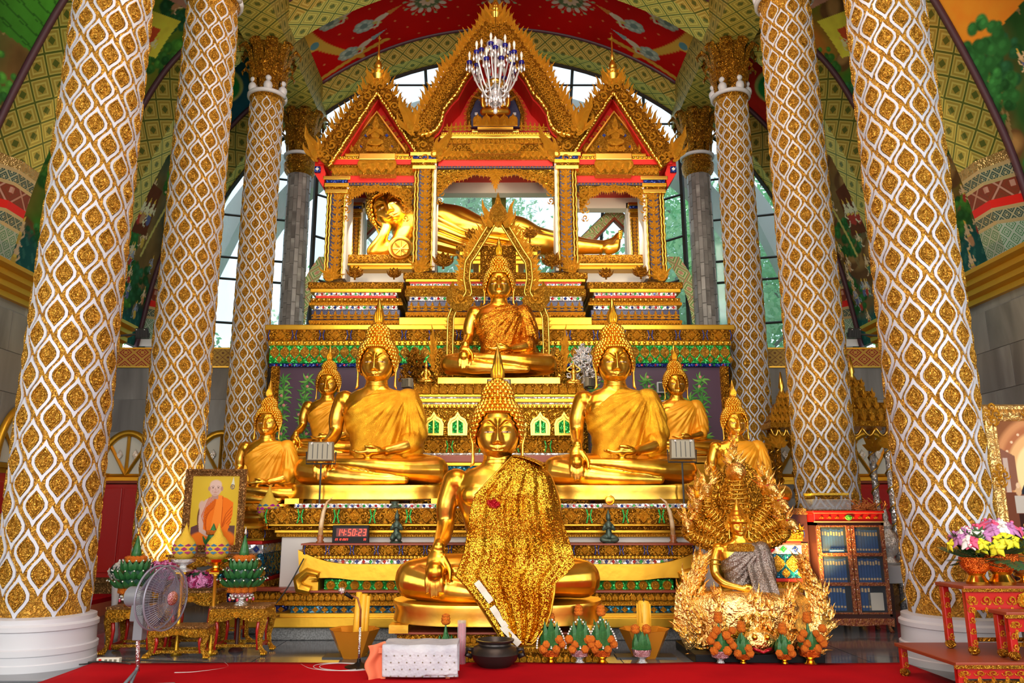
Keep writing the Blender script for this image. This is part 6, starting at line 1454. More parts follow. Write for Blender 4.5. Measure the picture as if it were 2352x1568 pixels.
MB().lathe([(.14, -.06), (.2, .02), (.17, .10), (.12, .22), (.06, hgt*.6), (.035, hgt*.8), (.003, hgt*1.02)], 16, (x, d+.03, zt)).build('arch_spire', 'gold_fine', AR_, True, 50)
for q in (-1, 0, 1): inst('crest_flame', ME['flame'], AR_, (x+q*.13, d-.04, zt-.14), (.3, .3, .5), rot=(0, q*.28, 0))
MB().box(x-.3, x+.3, d+.1, d+.16, PZ(640, d), PZ(560, d)).build('arch_backing', 'gold_dark', AR_)
for q in (-1, 1): MB().box(*sorted((x+q*.60, x+q*.9)), d, d+.2, PZ(884, d), PZ(868, d)+.02).build('arch_foot', 'gold_plain', AR_)
# small attendants on the throne tower
def small_body(t, m, s_, pose, local_scale=1):
    b = MB(); limb(b, [(0, 0, .30), (0, 0, .6), (0, 0, .82)], [.17, .13, .17], 14); limb(b, [(0, 0, .8), (0, 0, 1.0)], [.07, .07], 10); b.ball((0, -.01, 1.12), .125, 14, 10, (.95, 1, 1.2)); b.lathe([(.11, 0), (.12, .04), (.07, .12), (.05, .2), (.01, .34)], 12, (0, 0, 1.2))
    for q in (-1, 1):
        if pose == 'kneel': limb(b, [(q*.1, 0, .32), (q*.17, -.26, .18), (q*.14, .02, .08)], [.14, .12, .09], 12)
        else: limb(b, [(q*.08, .05, .28), (q*.34, -.14, .14), (-q*.02, -.30, .09)], [.15, .12, .08], 12)
        A_ = {'kneel': [(q*.17, 0, .78), (q*.26, -.06, .58), (q*.03, -.24, .72)], 'pray': [(q*.17, 0, .78), (q*.26, -.06, .58), (q*.03, -.24, .72)], 'up': [(q*.17, 0, .80), (q*.42, -.03, .95), (q*.14, -.03, 1.22)], 'rest': [(q*.18, 0, .78), (q*.28, -.05, .52), (q*.16, -.22, .32)], 'lap': [(q*.17, 0, .78), (q*.25, -.06, .55), (0, -.24, .40)]}[pose]
        limb(b, A_, [.07, .06, .045], 10)
    o = bpy.data.objects.new('body', remesh(b, .026, 2)); COL.objects.link(o); o.parent = t; o.scale = (s_,)*3; o.data.materials.clear(); o.data.materials.append(MATS[m]); return o
def statuette(name, label, x, y, d, hpx, m, pose, base=True, cat='statue'):
    p = P(x, y, d); t = thing(name, label, cat, tuple(p)); h = hpx*PM(y, d); s_ = h/1.62
    o = small_body(t, m, s_, pose)
    if base: o.location.z = .12*s_; MB().lathe([(.34, 0), (.36, .05), (.28, .09), (.30, .13), (.26, .16)], 20, (0, -.06, 0), 1, .9).build('pedestal', m, t, True, 40, local=True).scale = (s_,)*3
    # face marks and sash
    f = MB()
    for q in (-1, 1): f.ball((q*.045, -.125, 1.13), .014, 6, 4)
    f.tube([(-.15, -.08, .82), (0, -.16, .62), (.14, -.10, .42)], .02, 6); k = f.build('sash', m, t, True, local=True, kind='stuff'); k.scale = (s_,)*3; k.location.z = o.location.z
    return t
statuette('guardian_figure', 'small gold seated guardian left of the enthroned image, arms resting', 978, 880, 11.75, 58, 'gold_bright', 'rest', False)
statuette('dancing_figure', 'small gold figure with both arms raised, right of the enthroned image', 1318, 884, 11.75, 60, 'gold_bright', 'up', False)
def metal_tree(x, y, d, hpx, m, label):
    p = P(x, y, d); h = hpx*PM(y, d); t = thing('metal_tree', label, 'ornament tree', tuple(p)); MB().lathe([(.10, 0), (.03, .05), (.02, h*.9), (.005, h)], 8).build('stem', m, t, True, local=True)
    lf = MB(); lf.leaf([(0, 0), (.05, .05), (0, .12)], [.02, .035, .002], .02); lm = lf.mesh('leaf', m, True); rd = random.Random(int(x)); J_ = MB()
    for k in range(170):
        z = rd.uniform(.08, 1)*h; r = (1-z/h)*.22+.03; a = rd.uniform(0, 2*pi); n0 = len(J_.v); J_.add(lf.v, lf.f); J_.xf(Matrix.Translation((r*cos(a), r*sin(a)*.7, z)) @ Matrix.Rotation(rd.uniform(-1.5, 1.5), 4, 'Y') @ Matrix.Rotation(rd.uniform(0, 6), 4, 'Z') @ Matrix.Scale(rd.uniform(.6, 1.1), 4), n0)
    J_.build('leaves', m, t, True, local=True, kind='stuff')
metal_tree(952, 884, 12.0, 76, 'gold_dark', 'bushy gold metal tree at the left end of the throne tower'); metal_tree(1342, 884, 12.0, 86, 'silver', 'bushy silver metal tree at the right end of the throne tower')
for q, w in ((-1, 'left'), (1, 'right')):
    p = P(1146+q*134, 838, 12.05); t = thing('naga_head', 'gold crested serpent head rising at the %s knee of the enthroned image' % w, 'ornament', (p.x, p.y, PZ(884, 12.05)))
    zz = p.z-PZ(884, 12.05); b = MB(); limb(b, [(0, .1, -.0), (q*.05, .1, zz*.6), (q*.02, .02, zz+.1), (q*.0, -.12, zz+.22)], [.09, .085, .08, .03], 10); b.build('neck', 'gold_carved', t, True, local=True)
    for k in range(5): inst('crest_flame', ME['flame'], t, (q*(.06+.01*k), .03, zz-.1+.09*k), (q*.16, .16, .2+.05*k), rot=(0, q*(.7-.14*k), 0), world=False)
# ---------------------------------------------------------------- chandelier
d = 12.7; pc = P(1138, 182, d); ch = thing('chandelier', 'crystal chandelier with curved arms, candle lamps and blue glass cups, before the centre gable', 'chandelier', tuple(pc))
pm = PM(182, d); r0 = 60*pm
MB().lathe([(.02, -.50), (.06, -.46), (.03, -.40), (.08, -.34), (.12, -.28), (.05, -.2), (.04, -.1), (.10, -.02), (.07, .06), (.03, .12), (.03, .30), (.07, .36), (.03, .42), (.02, .58), (.10, .62), (.17, .70), (.05, .74)], 16).build('centre_stem', 'crystal', ch, True, local=True)
zc_ = za(0)+.5-pc.z; MB().tube([(0, 0, .7), (0, 0, zc_)], .012, 6).build('suspension_rod', 'gold_dark', ch, local=True)
MB().lathe([(.05, -.10), (.14, -.12), (.15, -.06), (.06, -.03)], 16).build('hub', 'gold_bright', ch, True, local=True)
cup = MB(); cup.lathe([(.01, -.03), (.045, -.02), (.055, .02), (.03, .03)], 10); CUP = cup.mesh('cup', 'cobalt', True); cd_ = MB(); cd_.lathe([(.016, 0), (.016, .08), (.028, .12), (.022, .17), (.004, .21)], 8); CDL = cd_.mesh('candle_lamp', 'jasmine', True); dr = MB(); dr.lathe([(.003, 0), (.008, -.05), (.022, -.09), (.016, -.12), (.002, -.135)], 6); DRP = dr.mesh('crystal_drop', 'crystal')
for ring, (n, rr, z, ph) in enumerate(((8, r0, .0, 0), (8, r0*.74, -.12, .4), (6, r0*.55, .22, .2))):
    for k in range(n):
        a = 2*pi*(k+ph)/n; ca, sa = cos(a), sin(a); pts = [(ca*rr*t, sa*rr*t, z+(-.24*sin(pi*t*1.15)+.20*t**3)-.05*(1-t)) for t in [i/12 for i in range(13)]]
        ar = MB().tube(pts, [.017]*13, 6).build('arm', 'crystal', ch, True, local=True); e = pts[-1]
        inst('cup', CUP, ar, (e[0], e[1], e[2]+.02), world=False); inst('candle_lamp', CDL, ar, (e[0], e[1], e[2]+.04), world=False)
        for j in range(4): inst('crystal_drop', DRP, ar, (e[0]+.05*cos(j*pi/2), e[1]+.05*sin(j*pi/2), e[2]-.0), (1, 1, 1.1), world=False)
        inst('crystal_drop', DRP, ar, tuple(Vector(pts[6])), world=False)
for k in range(14): a = 2*pi*k/14; inst('crystal_drop', DRP, ch, (.16*cos(a), .16*sin(a), .66), world=False); inst('crystal_drop', DRP, ch, (.11*cos(a), .11*sin(a), -.30), (1.2, 1.2, 1.5), world=False)
inst('crystal_drop', DRP, ch, (0, 0, -.48), (2, 2, 1.5), world=False)
# ================================================================ THINGS ON THE ALTAR
def onshelf(x, d, y): return P(x, y, d)
p = P(805, 1248, 9.52); pm = PM(1230, 9.52)
ck = thing('digital_clock', 'black digital wall clock with red digits standing on the left of the shelf', 'clock', tuple(p)); W2, H2 = 42*pm, 41*pm
MB().box(-W2, W2, -.02, .03, 0, H2).build('case', 'black_plastic', ck, bevel=.006, local=True)
SEG = {'0': 'abcdef', '1': 'bc', '4': 'bcfg', '5': 'acdfg', '2': 'abdeg', '3': 'abcdg'}
def seven(ch, x, z, w, h, t, nm='digit'):
    b = MB(); S_ = {'a': (0, h, w, h), 'd': (0, 0, w, 0), 'g': (0, h/2, w, h/2), 'f': (0, h/2, 0, h), 'e': (0, 0, 0, h/2), 'b': (w, h/2, w, h), 'c': (w, 0, w, h/2)}
    for s_ in SEG[ch]:
        x0, z0, x1, z1 = S_[s_]; q = t*.5; sk_ = lambda zz: .12*zz
        b.add([(x+x0+sk_(z0)-q*(z0 != z1), -.0245, z+z0-q*(z0 == z1)), (x+x1+sk_(z1)+q*(z0 == z1)*0+q*(z0 != z1)*(-1), -.0245, z+z1-q*(z0 == z1)), (x+x1+sk_(z1)+q*(z0 != z1), -.0245, z+z1+q*(z0 == z1)), (x+x0+sk_(z0)+q*(z0 != z1), -.0245, z+z0+q*(z0 == z1))], [(0, 1, 2, 3)])
    o = b.build(nm, 'led_red', ck, local=True, kind='stuff'); solid(o, .002)
for i, ch_ in enumerate('14'): seven(ch_, -W2*.74+i*W2*.24, H2*.44, W2*.13, H2*.34, .009)
for i, ch_ in enumerate('50'): seven(ch_, -W2*.14+i*W2*.24, H2*.44, W2*.13, H2*.34, .009)
for i, ch_ in enumerate('23'): seven(ch_, W2*.44+i*W2*.24, H2*.44, W2*.13, H2*.34, .009)
for xx in (-W2*.26, W2*.34):
    for zz in (.5, .68): MB().box(xx-.005, xx+.005, -.025, -.02, H2*zz-.005, H2*zz+.005).build('colon_dot', 'led_red', ck, local=True)
for txt, x0 in (('23', -.82), ('10', -.62), ('2023', -.42), ('33', .72)):
    for i, ch_ in enumerate(txt): seven(ch_, W2*x0+i*.017, H2*.18, .009, H2*.10, .003, 'small_digit')
MB().box(-W2*.78, W2*.9, -.0215, -.0205, H2*.38, H2*.84).build('digit_window', 'led_dim', ck, local=True)
for sx, x, xt in ((-1, 735, 765), (1, 1547, 1514)):
    p = P(x, 1248, 9.52); t = thing('ivory_tusk', 'curved pale tusk on a turned wooden foot, at the %s end of the shelf' % ('left' if sx < 0 else 'right'), 'tusk', tuple(p)); tp = P(xt, 1141, 9.52)-p
    MB().lathe([(.045, 0), (.05, .02), (.03, .04), (.045, .06), (.03, .08), (.034, .10)], 16).build('turned_foot', 'wood_turned', t, True, local=True)
    MB().tube([(0, 0, .09), (.004*sx*-1, 0, .22), (tp.x*.18, 0, .36), (tp.x*.48, 0, .48), (tp.x, 0, tp.z)], [.028, .028, .024, .015, .002], 10).build('tusk', 'horn', t, True, local=True)
statuette('bronze_figure', 'small green bronze kneeling figure with joined hands beside the clock', 910, 1250, 9.50, 78, 'bronze_green', 'kneel')
statuette('bronze_figure', 'small green bronze kneeling figure with joined hands on the right of the shelf', 1399, 1252, 9.50, 80, 'bronze_green', 'pray')
p = P(1401, 1165, 9.66); t = thing('gold_disc', 'round gold dish standing on a small dark foot below the right tall image', 'dish', tuple(p)); MB().box(-.09, .09, -.03, .05, 0, .03).build('foot', 'wood_turned', t, local=True, bevel=.005)
b = MB(); b.relief(circ(24, .06), [(1, 0), (1, .02), (.85, .025), (.8, .01), (.3, .02), (0, .02)]); o = b.build('disc', 'gold_leaf', t, True, 40, local=True); o.location = (0, 0, .085)
p = P(907, 1165, 9.66); t = thing('small_pedestal', 'small dark turned stand on the ledge below the left tall image', 'stand', tuple(p)); MB().lathe([(.08, 0), (.06, .02), (.03, .04), (.05, .06), (.05, .07)], 16).build('turned_stand', 'bronze_green', t, True, local=True)
p = P(1480, 1166, 9.64); t = thing('folded_glasses', 'thin silver trinket lying on the ledge right of the gold dish', 'trinket', tuple(p)); MB().tube([(-.13, 0, .012), (-.06, -.02, .015), (.02, 0, .015), (.14, .01, .012)], .008, 6).build('rod', 'silver', t, True, local=True); MB().lathe([(.05, 0), (.05, .008), (.01, .01)], 14, (-.05, -.01, 0)).build('ring', 'silver', t, True, local=True)
def floodlight(x, y, d, w, h, label, rz=0, rx=0, front=False, pole=.72, wall=0):
    p = P(x, y, d); pm = PM(y, d); t = thing('floodlight', label, 'floodlight', tuple(p), rz=rz); w, h = w*pm, h*pm
    b = MB(); b.relief([(-w/2, -h/2), (w/2, -h/2), (w*.47, h/2), (-w*.47, h/2)], [(1, 0), (1, .04), (.9, .07), (.0, .07)], cz=0); o = b.build('housing', 'flood_grey' if not wall else 'flood_dark', t, local=True, bevel=.006); o.rotation_euler = (rx, 0, 0)
    for k in range(4): MB().box(-w*.28+k*w*.18, -w*.26+k*w*.18, -.078, -.06, -h*.38, h*.38).build('cooling_fin', 'flood_dark', o, local=True)
    for q in (-1, 1): MB().box(q*w*.3-.012, q*w*.3+.012, -.085, -.06, h*.36, h*.46).build('hinge_clip', 'silver', o, local=True)
    MB().box(-w*.46, w*.46, .0, .012, -h*.44, h*.44).build('front_glass', 'clear_glass', o, local=True)
    if not wall: MB().tube([(0, .02, -h*.62), (0, .03, -pole)], .012, 6).build('pole', 'flood_dark', t, local=True)
    else: MB().tube([(0, 0, -.02), (wall*.45, 0, -.08)], .02, 6).build('arm', 'flood_dark', t, local=True)
    MB().tube([(-w*.54, 0, 0), (-w*.54, 0, -h*.62), (w*.54, 0, -h*.62), (w*.54, 0, 0)], .010, 4).build('bracket', 'flood_dark', t, local=True); return t
floodlight(738, 1037, 9.75, 62, 44, 'grey floodlight seen from behind, left of the left tall image'); floodlight(1566, 1032, 9.75, 60, 46, 'grey floodlight seen from behind, right of the right tall image')
floodlight(1146, 893, 11.1, 58, 44, 'grey floodlight half hidden behind the head of the front image', pole=3)
floodlight(938, 880, 11.0, 26, 22, 'small floodlight behind the neck of the left tall image', -.6, pole=3.1); floodlight(1352, 878, 11.0, 26, 22, 'small floodlight behind the neck of the right tall image', .6, pole=3.1)
for sx, x, w in ((-1, 328, 'left'), (1, 1961, 'right')):
    floodlight(x, 764, 13.9, 30, 22, 'black floodlight on the cornice of the %s wall' % w, 0, .4, wall=sx*1.6)
for x, y in ((1521, 890), (1518, 932)): 
    p = P(x, y, 12.95); t = thing('wall_speaker', 'small black speaker in a white frame, %s of two right of the right tall head' % ('upper' if y < 900 else 'lower'), 'speaker', tuple(p)); MB().box(-.09, .09, -.04, .06, -.09, .09).build('frame', 'white_paint', t, local=True, bevel=.005); MB().box(-.07, .07, -.05, -.035, -.07, .07).build('grille', 'flood_dark', t, local=True)
# spired egg-shaped woven offerings
def egg(x, y, d, hpx, label, cols, foot, group=None):
    p = P(x, y, d); pm = PM(y, d); h = hpx*pm; t = thing('woven_offering', label, 'offering', tuple(p), group)
    k = h/1.0; MB().lathe([(.20, 0), (.21, .03), (.08, .08), (.07, .12), (.24, .20), (.26, .26), (.2, .27)], 20).build('footed_bowl', foot, t, True, 40, local=True).scale = (k,)*3
    prof = [(.14, .25), (.21, .32), (.245, .41), (.25, .50), (.215, .60), (.15, .69), (.10, .74), (.085, .79), (.05, .86), (.02, .95), (.004, 1.0)]
    o = MB().lathe(prof, 24).build('woven_body', cols[0], t, True, local=True); o.scale = (k,)*3
    for i in range(10):
        for r_, (zz, rr) in enumerate(((.40, .243), (.47, .252), (.54, .240))):
            a = 2*pi*(i+.5*(r_ % 2))/10; inst('woven_patch', WP[cols[1+(i+r_) % (len(cols)-1)]], t, (sin(a)*rr*k, -cos(a)*rr*k, zz*k), (k*.145, k*.06, k*.085), rot=((-.35, 0, .35)[r_], 0, a), world=False)
    return t
WP = {}
for m in ('woven_pink', 'woven_blue', 'magenta', 'woven_yellow'):
    b = MB(); b.relief(DIA, [(1, 0), (.8, .1), (0, .12)]); WP[m] = b.mesh('woven_patch', m)
egg(420, 1312, 8.45, 108, 'yellow beaded egg offering with blue and pink diamonds, left of the portrait centre', ('woven_yellow', 'woven_blue', 'woven_pink'), 'silver')
egg(496, 1312, 8.45, 108, 'yellow beaded egg offering with blue and pink diamonds, right of the portrait centre', ('woven_yellow', 'woven_blue', 'woven_pink'), 'gold_foot')
p0 = P(614, 1215, 9.85)
egg(614, 1216, 9.80, 100, 'magenta and yellow beaded egg-shaped offering at the left end of the diamond band', ('woven_yellow', 'magenta', 'magenta', 'woven_blue'), 'gold_foot')
# ---------------------------------------------------------------- cone offerings in footed bowls
LEAFM = MB(); LEAFM.leaf([(0, 0, 0), (0, -.02, .3), (0, 0, .62), (0, .03, 1.0)], [.05, .075, .05, .002], .04); LEAFM = LEAFM.mesh('folded_leaf', 'leaf_green', True, None, 50)
MGM = MB(); MGM.lathe([(.02, -.05), (.05, -.04), (.062, -.015), (.05, .0), (.06, .015), (.045, .035), (.03, .03), (.02, .045), (.003, .04)], 12, mod=lambda a, z: .9+.1*cos(6*a+z*60)); MGM = MGM.mesh('marigold', 'marigold', True)
BDM = MB().ball((0, 0, 0), .010, 6, 4).mesh('jasmine_bud', 'jasmine', True)
def bowl(t, m, mf, s_):
    b = MB(); b.lathe([(.105, .10), (.11, .13), (.125, .175), (.13, .185), (.11, .18), (.09, .14)], 24, mod=lambda a, z: 1+.03*cos(12*a)); b.build('bowl', m, t, True, 40, local=True).scale = (s_,)*3
    b = MB(); b.lathe([(.075, 0), (.08, .015), (.05, .04), (.04, .06), (.06, .08), (.09, .10), (.06, .105)], 24); b.build('foot', mf, t, True, 40, local=True).scale = (s_,)*3
def cone_offer(x, d, hpx, label, m, mf, fans=0, mg=4, twin=False, s_=.75, top=True):
    z0 = 0; p = Vector((PX(x, 1500, d), d, 0)); t = thing('cone_offering', label, 'offering', tuple(p)); bowl(t, m, mf, s_)
    H = hpx*PM(1450, d); zb = .17*s_; hc = H-zb-.05
    for q in ((-.055, .055) if twin else (0,)):
        b = MB(); b.lathe([(.045*s_*1.2, 0), (.04*s_*1.2, hc*.2), (.022, hc*.55), (.008, hc*.85), (.003, hc)], 10, (q*s_*1.3, 0, zb)); b.build('leaf_cone', 'leaf_green', t, True, 60, local=True)
        if top: inst('marigold', MGM, t, (q*s_*1.3, 0, zb+hc+.01), (.8, .8, .9), world=False); 
        if top and not twin: inst('marigold', MGM, t, (0, 0, zb+hc+.04), (.7, .7, .7), world=False)
    for k in range(10 if fans else 6):
        a = 2*pi*k/(10 if fans else 6); l = (.26 if fans else .15)*(1+.2*cos(a*2)); inst('folded_leaf', LEAFM, t, (.06*s_*sin(a), -.06*s_*cos(a), zb), (.7, .7, l), rot=(.28, 0, a), world=False)
    if fans:
        for q in (-1, 0, 1):
            for k in range(13):
                u = k/12; hx_ = q*.155*sin(pi*(.5+u*.5))*1.0 if q else 0; zz = zb+.03+u*.25*(1 if q else .9); inst('jasmine_bud', BDM, t, (q*(.12*(1-u**2.2)+.015), -.07-(.02 if not q else 0)+.03*u, zz), world=False)
    rd = random.Random(int(x))
    for k in range(mg):
        q = -1 if k % 2 else 1; inst('marigold', MGM, t, (q*(.045+.03*(k % 3))*(.3 if mg == 3 and k == 2 else 1), -.085, zb+.02+.045*(k//2)), rot=(1.2, 0, rd.uniform(-1, 1)), sc=rd.uniform(.62, .78), world=False)
    return t
cone_offer(1265, 7.97, 108, 'leaf cone offering with marigolds in red bowl, first right of the incense pot', 'red_gold', 'gold_foot', 1, 5)
cone_offer(1331, 7.97, 125, 'tall beaded leaf cone in a pink silver bowl, second right of the incense pot', 'pink_silver', 'silver', 1, 6)
cone_offer(1383, 7.97, 124, 'tall beaded leaf cone in a red gold bowl, third right of the incense pot', 'red_gold', 'gold_foot', 1, 6)
cone_offer(1474, 7.97, 86, 'pair of short leaf cones in a pink silver bowl before the right candle', 'pink_silver', 'silver', 0, 0, True)
cone_offer(1654, 7.90, 112, 'leaf cone heaped with marigolds in a pink silver bowl, leftmost before the serpent throne', 'pink_silver', 'silver', 0, 10)
cone_offer(1706, 7.90, 92, 'small leaf cone with marigolds in a red bowl, second before the serpent throne', 'red_gold', 'gold_foot', 0, 3, s_=.6)
cone_offer(1801, 7.90, 88, 'small leaf cone with marigolds in a red bowl, third before the serpent throne', 'red_gold', 'gold_foot', 0, 3, s_=.6)
cone_offer(1860, 7.90, 112, 'leaf cone heaped with marigolds in a red and gold bowl, rightmost before the serpent throne', 'red_gold', 'gold_foot', 0, 9, s_=.85)
cone_offer(1023, 7.97, 105, 'leaf cone offering with marigold tip rising behind the quilted bench', 'pink_silver', 'silver', 0, 0)
# ---------------------------------------------------------------- incense pot, incense jar, candles
t = thing('incense_pot', 'squat dark metal incense pot with two ear handles before the front image', 'pot', (PX(1137, 1500, 7.72), 7.72, .012))
MB().lathe([(.10, 0), (.13, .01), (.20, .07), (.225, .13), (.20, .18), (.15, .205), (.145, .22), (.175, .235), (.18, .25), (.16, .25), (.13, .21), (.02, .2)], 36).build('pot_body', 'bowl_metal', t, True, 40, local=True)
for q in (-1, 1): MB().tube([(q*.20, -.01, .16), (q*.26, -.02, .17), (q*.265, -.02, .12), (q*.215, -.01, .10)], .022, 8).build('ear_handle', 'bowl_metal', t, True, local=True)
t = thing('incense_jar', 'clear glass cylinder half full of pink incense sticks beside the incense pot', 'jar', (PX(1060, 1500, 7.86), 7.86, .012))
MB().lathe([(.042, 0), (.042, .40)], 20).build('glass_cylinder', 'clear_glass', t, True, local=True)
for k in range(14): a = k*2.4; r_ = .03*sqrt(k/14); MB().tube([(r_*cos(a), r_*sin(a), .01), (r_*cos(a)*1.1, r_*sin(a)*1.1, .22+.012*(k % 4))], .004, 4).tube([(r_*cos(a)*1.1, r_*sin(a)*1.1, .2), (r_*cos(a)*1.1, r_*sin(a)*1.1, .37)], .005, 4).build('incense_stick', 'rose', t, local=True)
def candle_pot(x, w0, lab, lean, melted):
    d = 8.35; pm = PM(1470, d); t = thing('candle_stand', 'octagonal amber pot %s' % lab, 'pot', (PX(x, 1500, d), d, 0)); W_ = w0*pm/2; zt = PZ(1443, d)
    MB().lathe([(W_*.55, 0), (W_*.58, .02), (W_*1.12, zt), (W_*1.14, zt), (W_*1.06, zt-.01), (W_*.5, .03)], 8).build('pot', 'amber_glass', t, local=True); MB().box(-W_*1.3, W_*1.3, -W_*.4, W_*.6, 0, .012).build('foot_plate', 'flood_dark', t, local=True)
    c = thing('candle', ('thick orange candle bundle standing in the left amber pot' if melted else 'thick yellow candle standing in the right amber pot'), 'candle', (PX(x+(12 if melted else 0), 1500, d), d, .03)); H = PZ(1358 if melted else 1380, d)-.03
    if melted:
        for k in range(5): MB().tube([(.05*cos(k*1.26), .03*sin(k*1.26), 0), (.045*cos(k*1.26)+.01, .03*sin(k*1.26), H*.5), (.05*cos(k*1.26)+.02, .03*sin(k*1.26), H*(.93+.03*(k % 3)))], [.04, .036, .03], 8).build('candle_stick', 'wax', c, True, local=True)
    else:
        MB().lathe([(.065, 0), (.066, H*.5), (.062, H*.96), (.05, H), (.04, H*.97), (.01, H*.96)], 20, mod=lambda a, z: 1+.04*cos(5*a+z*4)).build('wax_body', 'wax', c, True, 50, local=True); MB().tube([(0, 0, H*.95), (.01, 0, H+.03)], .005, 5).build('wick', 'cable_black', c, local=True)
        for k in range(4): MB().tube([(.06*cos(k*1.7-2), .06*sin(k*1.7-2), H*.95), (.068*cos(k*1.7-2), .068*sin(k*1.7-2), H*(.6-.1*k))], [.014, .004], 6).build('wax_drip', 'wax', c, True, local=True)
candle_pot(812, 104, 'with the melted orange candle, left of the front image', 0, True); candle_pot(1482, 104, 'with the yellow candle, right of the front image', 0, False)
# ---------------------------------------------------------------- quilted bench
d0, d1 = 7.18, 7.52; x0, x1 = PX(868, 1500, d0), PX(1040, 1500, d0); zt = PZ(1486, d0)
t = thing('low_bench', 'low orange-edged bench under the folded grey quilt', 'bench', ((x0+x1)/2, d0+.15, .012))
MB().box(x0-.0, x1, d0+.01, d1, zt-.05, zt-.005).build('bench_top', 'orange_lace', t); 
for q in (x0+.03, x1-.06):
    for e in (d0+.02, d1-.05): MB().box(q, q+.035, e, e+.035, .012, zt-.05).build('leg', 'orange_lace', t)
def quilt(u, v):
    x = x0+.04+(x1-x0-.0)*u; s_ = v*(.34+2*.36); L1 = zt-.06
    if s_ < .37: return (x+.03*(.37-s_), d0-.02-.02*sin(u*3), max(.05, zt-.37+s_+.012*sin(u*8)))
    s_ -= .37
    return (x, d0-.02+s_, zt+.012+.004*sin(u*14)) if s_ < .36 else (x, d1+.02, zt-(s_-.36))
o = MB().grid(quilt, 40, 60).build('quilted_cover', 'quilt', None, True); tag(o, 'folded pale grey quilted cover draped over the low bench', 'cover'); solid(o, .02)
db = MB()
for i in range(9):
    for j in range(4): db.lathe([(.007, 0), (.004, .002)], 6, (0, 0, 0)); n0 = len(db.v)-12; db.xf(Matrix.Translation((x0+.08+.068*i+(.04 if j % 2 else 0), d0-.034-.02*sin((.1+.08*i)*4)*0-.018, zt-.06-.055*j)) @ Matrix.Rotation(pi/2, 4, 'X'), n0)
db.build('quilt_dots', 'flood_grey', o, kind='stuff')
o = MB().grid(lambda u, v: (x0-.09+.14*u+.02*sin(v*9), d0-.01+.02*cos(u*7+v*3)+.06*u, zt+.01-.30*v+.03*u*(1-v)), 12, 20).build('lace_cloth', 'orange_lace', None, True); tag(o, 'orange fringed lace cloth hanging from the left end of the bench', 'cloth'); solid(o, .006)
for k in range(16): MB().tube([(x0-.08+.009*k, d0-.02, zt-.27), (x0-.085+.0095*k, d0-.03, zt-.33-.02*(k % 3))], .0035, 4).build('fringe_strand', 'orange_lace', o, local=False)
# ---------------------------------------------------------------- microphone stand, cables
d = 7.72; p = Vector((PX(824, 1530, d), d, .014)); t = thing('microphone_stand', 'low microphone on a slim gooseneck stand before the left candle', 'microphone', tuple(p))
MB().lathe([(.13, 0), (.13, .012), (.05, .03), (.02, .05), (.015, .08)], 24).build('round_base', 'black_plastic', t, True, 40, local=True)
zt1 = PZ(1440, d)-p.z; MB().tube([(0, 0, .05), (0, 0, zt1)], .012, 8).build('pole', 'silver', t, True, local=True); e = P(787, 1358, d)-p; MB().tube([(0, 0, zt1), (0, -.01, zt1+.16), (-.03, -.02, zt1+.26), (-.09, -.03, e.z-.03)], .010, 8).build('gooseneck', 'wood_turned', t, True, local=True)
MB().tube([(-.075, -.02, e.z-.06), (e.x+.035, -.04, e.z-.012)], [.014, .02], 10).build('microphone_body', 'black_plastic', t, True, local=True); MB().ball((e.x, -.045, e.z+.012), .034, 12, 8).build('microphone_head', 'silver', t, True, local=True)
def cable(name, pts, m, label, r=.006):
    b = MB(); P_ = [Vector(q) for q in pts]; P_ = [P_[0]]+P_+[P_[-1]]; o = []
    for i in range(1, len(P_)-2):
        for k in range(8):
            t_ = k/8; a, b0, c, dd = P_[i-1:i+3]; o.append(.5*((2*b0)+(c-a)*t_+(2*a-5*b0+4*c-dd)*t_*t_+(3*b0-a-3*c+dd)*t_**3))
    o.append(P_[-1]); ob = MB().tube(o, r, 6).build(name, m, None, True); tag(ob, label, 'cable'); return ob
gp = lambda x, y, h=.02: Vector((PX(x, y, gd(y)), gd(y), h))
def gd(y): fw, up = fwup(y); return -CAMZ*fw/up
cable('coiled_cable', [gp(824, 1532, .03)]+[gp(800+60*cos(k*.9)-k*2, 1537+9*sin(k*.9), .022) for k in range(18)]+[gp(690, 1530)], 'cable_white', 'thin grey cable coiled on the carpet at the microphone stand', .005)
cable('floor_cable', [gp(-10, 1532), gp(60, 1524), gp(120, 1500, .06), gp(150, 1526), gp(230, 1524), gp(300, 1530)], 'cable_black', 'black cable with a hump crossing the floor at the left column base', .007)
cable('floor_cable', [gp(40, 1520, .02), gp(170, 1531), gp(262, 1521), gp(420, 1524), gp(620, 1531), gp(720, 1529)], 'cable_black', 'long black cable along the edge of the carpet under the small tables', .006)
cable('hanging_cable', [P(698, 1282, 9.3), P(660, 1350, 9.2), P(618, 1405, 9.05), P(600, 1428, 8.9)], 'cable_black', 'black cable slanting from the shelf end down toward the small tables', .008)
cable('fan_cord', [gp(400, 1550), gp(450, 1548), gp(520, 1538), gp(515, 1526)], 'cable_white', 'white cord running from the foot of the fan over the carpet', .005)
p = gp(250, 1522, .0); t = thing('power_strip', 'white power strip on the floor beside the left column base', 'power strip', tuple(p)); MB().box(-.11, .11, -.03, .03, 0, .05).build('case', 'cream_plastic', t, local=True, bevel=.005)
for k in range(3): MB().box(-.03+.045*k, -.005+.045*k, -.034, -.028, .015, .038).build('socket', 'flood_grey', t, local=True)
MB().box(-.085, -.06, -.035, -.028, .012, .04).build('switch', 'red_paint', t, local=True)
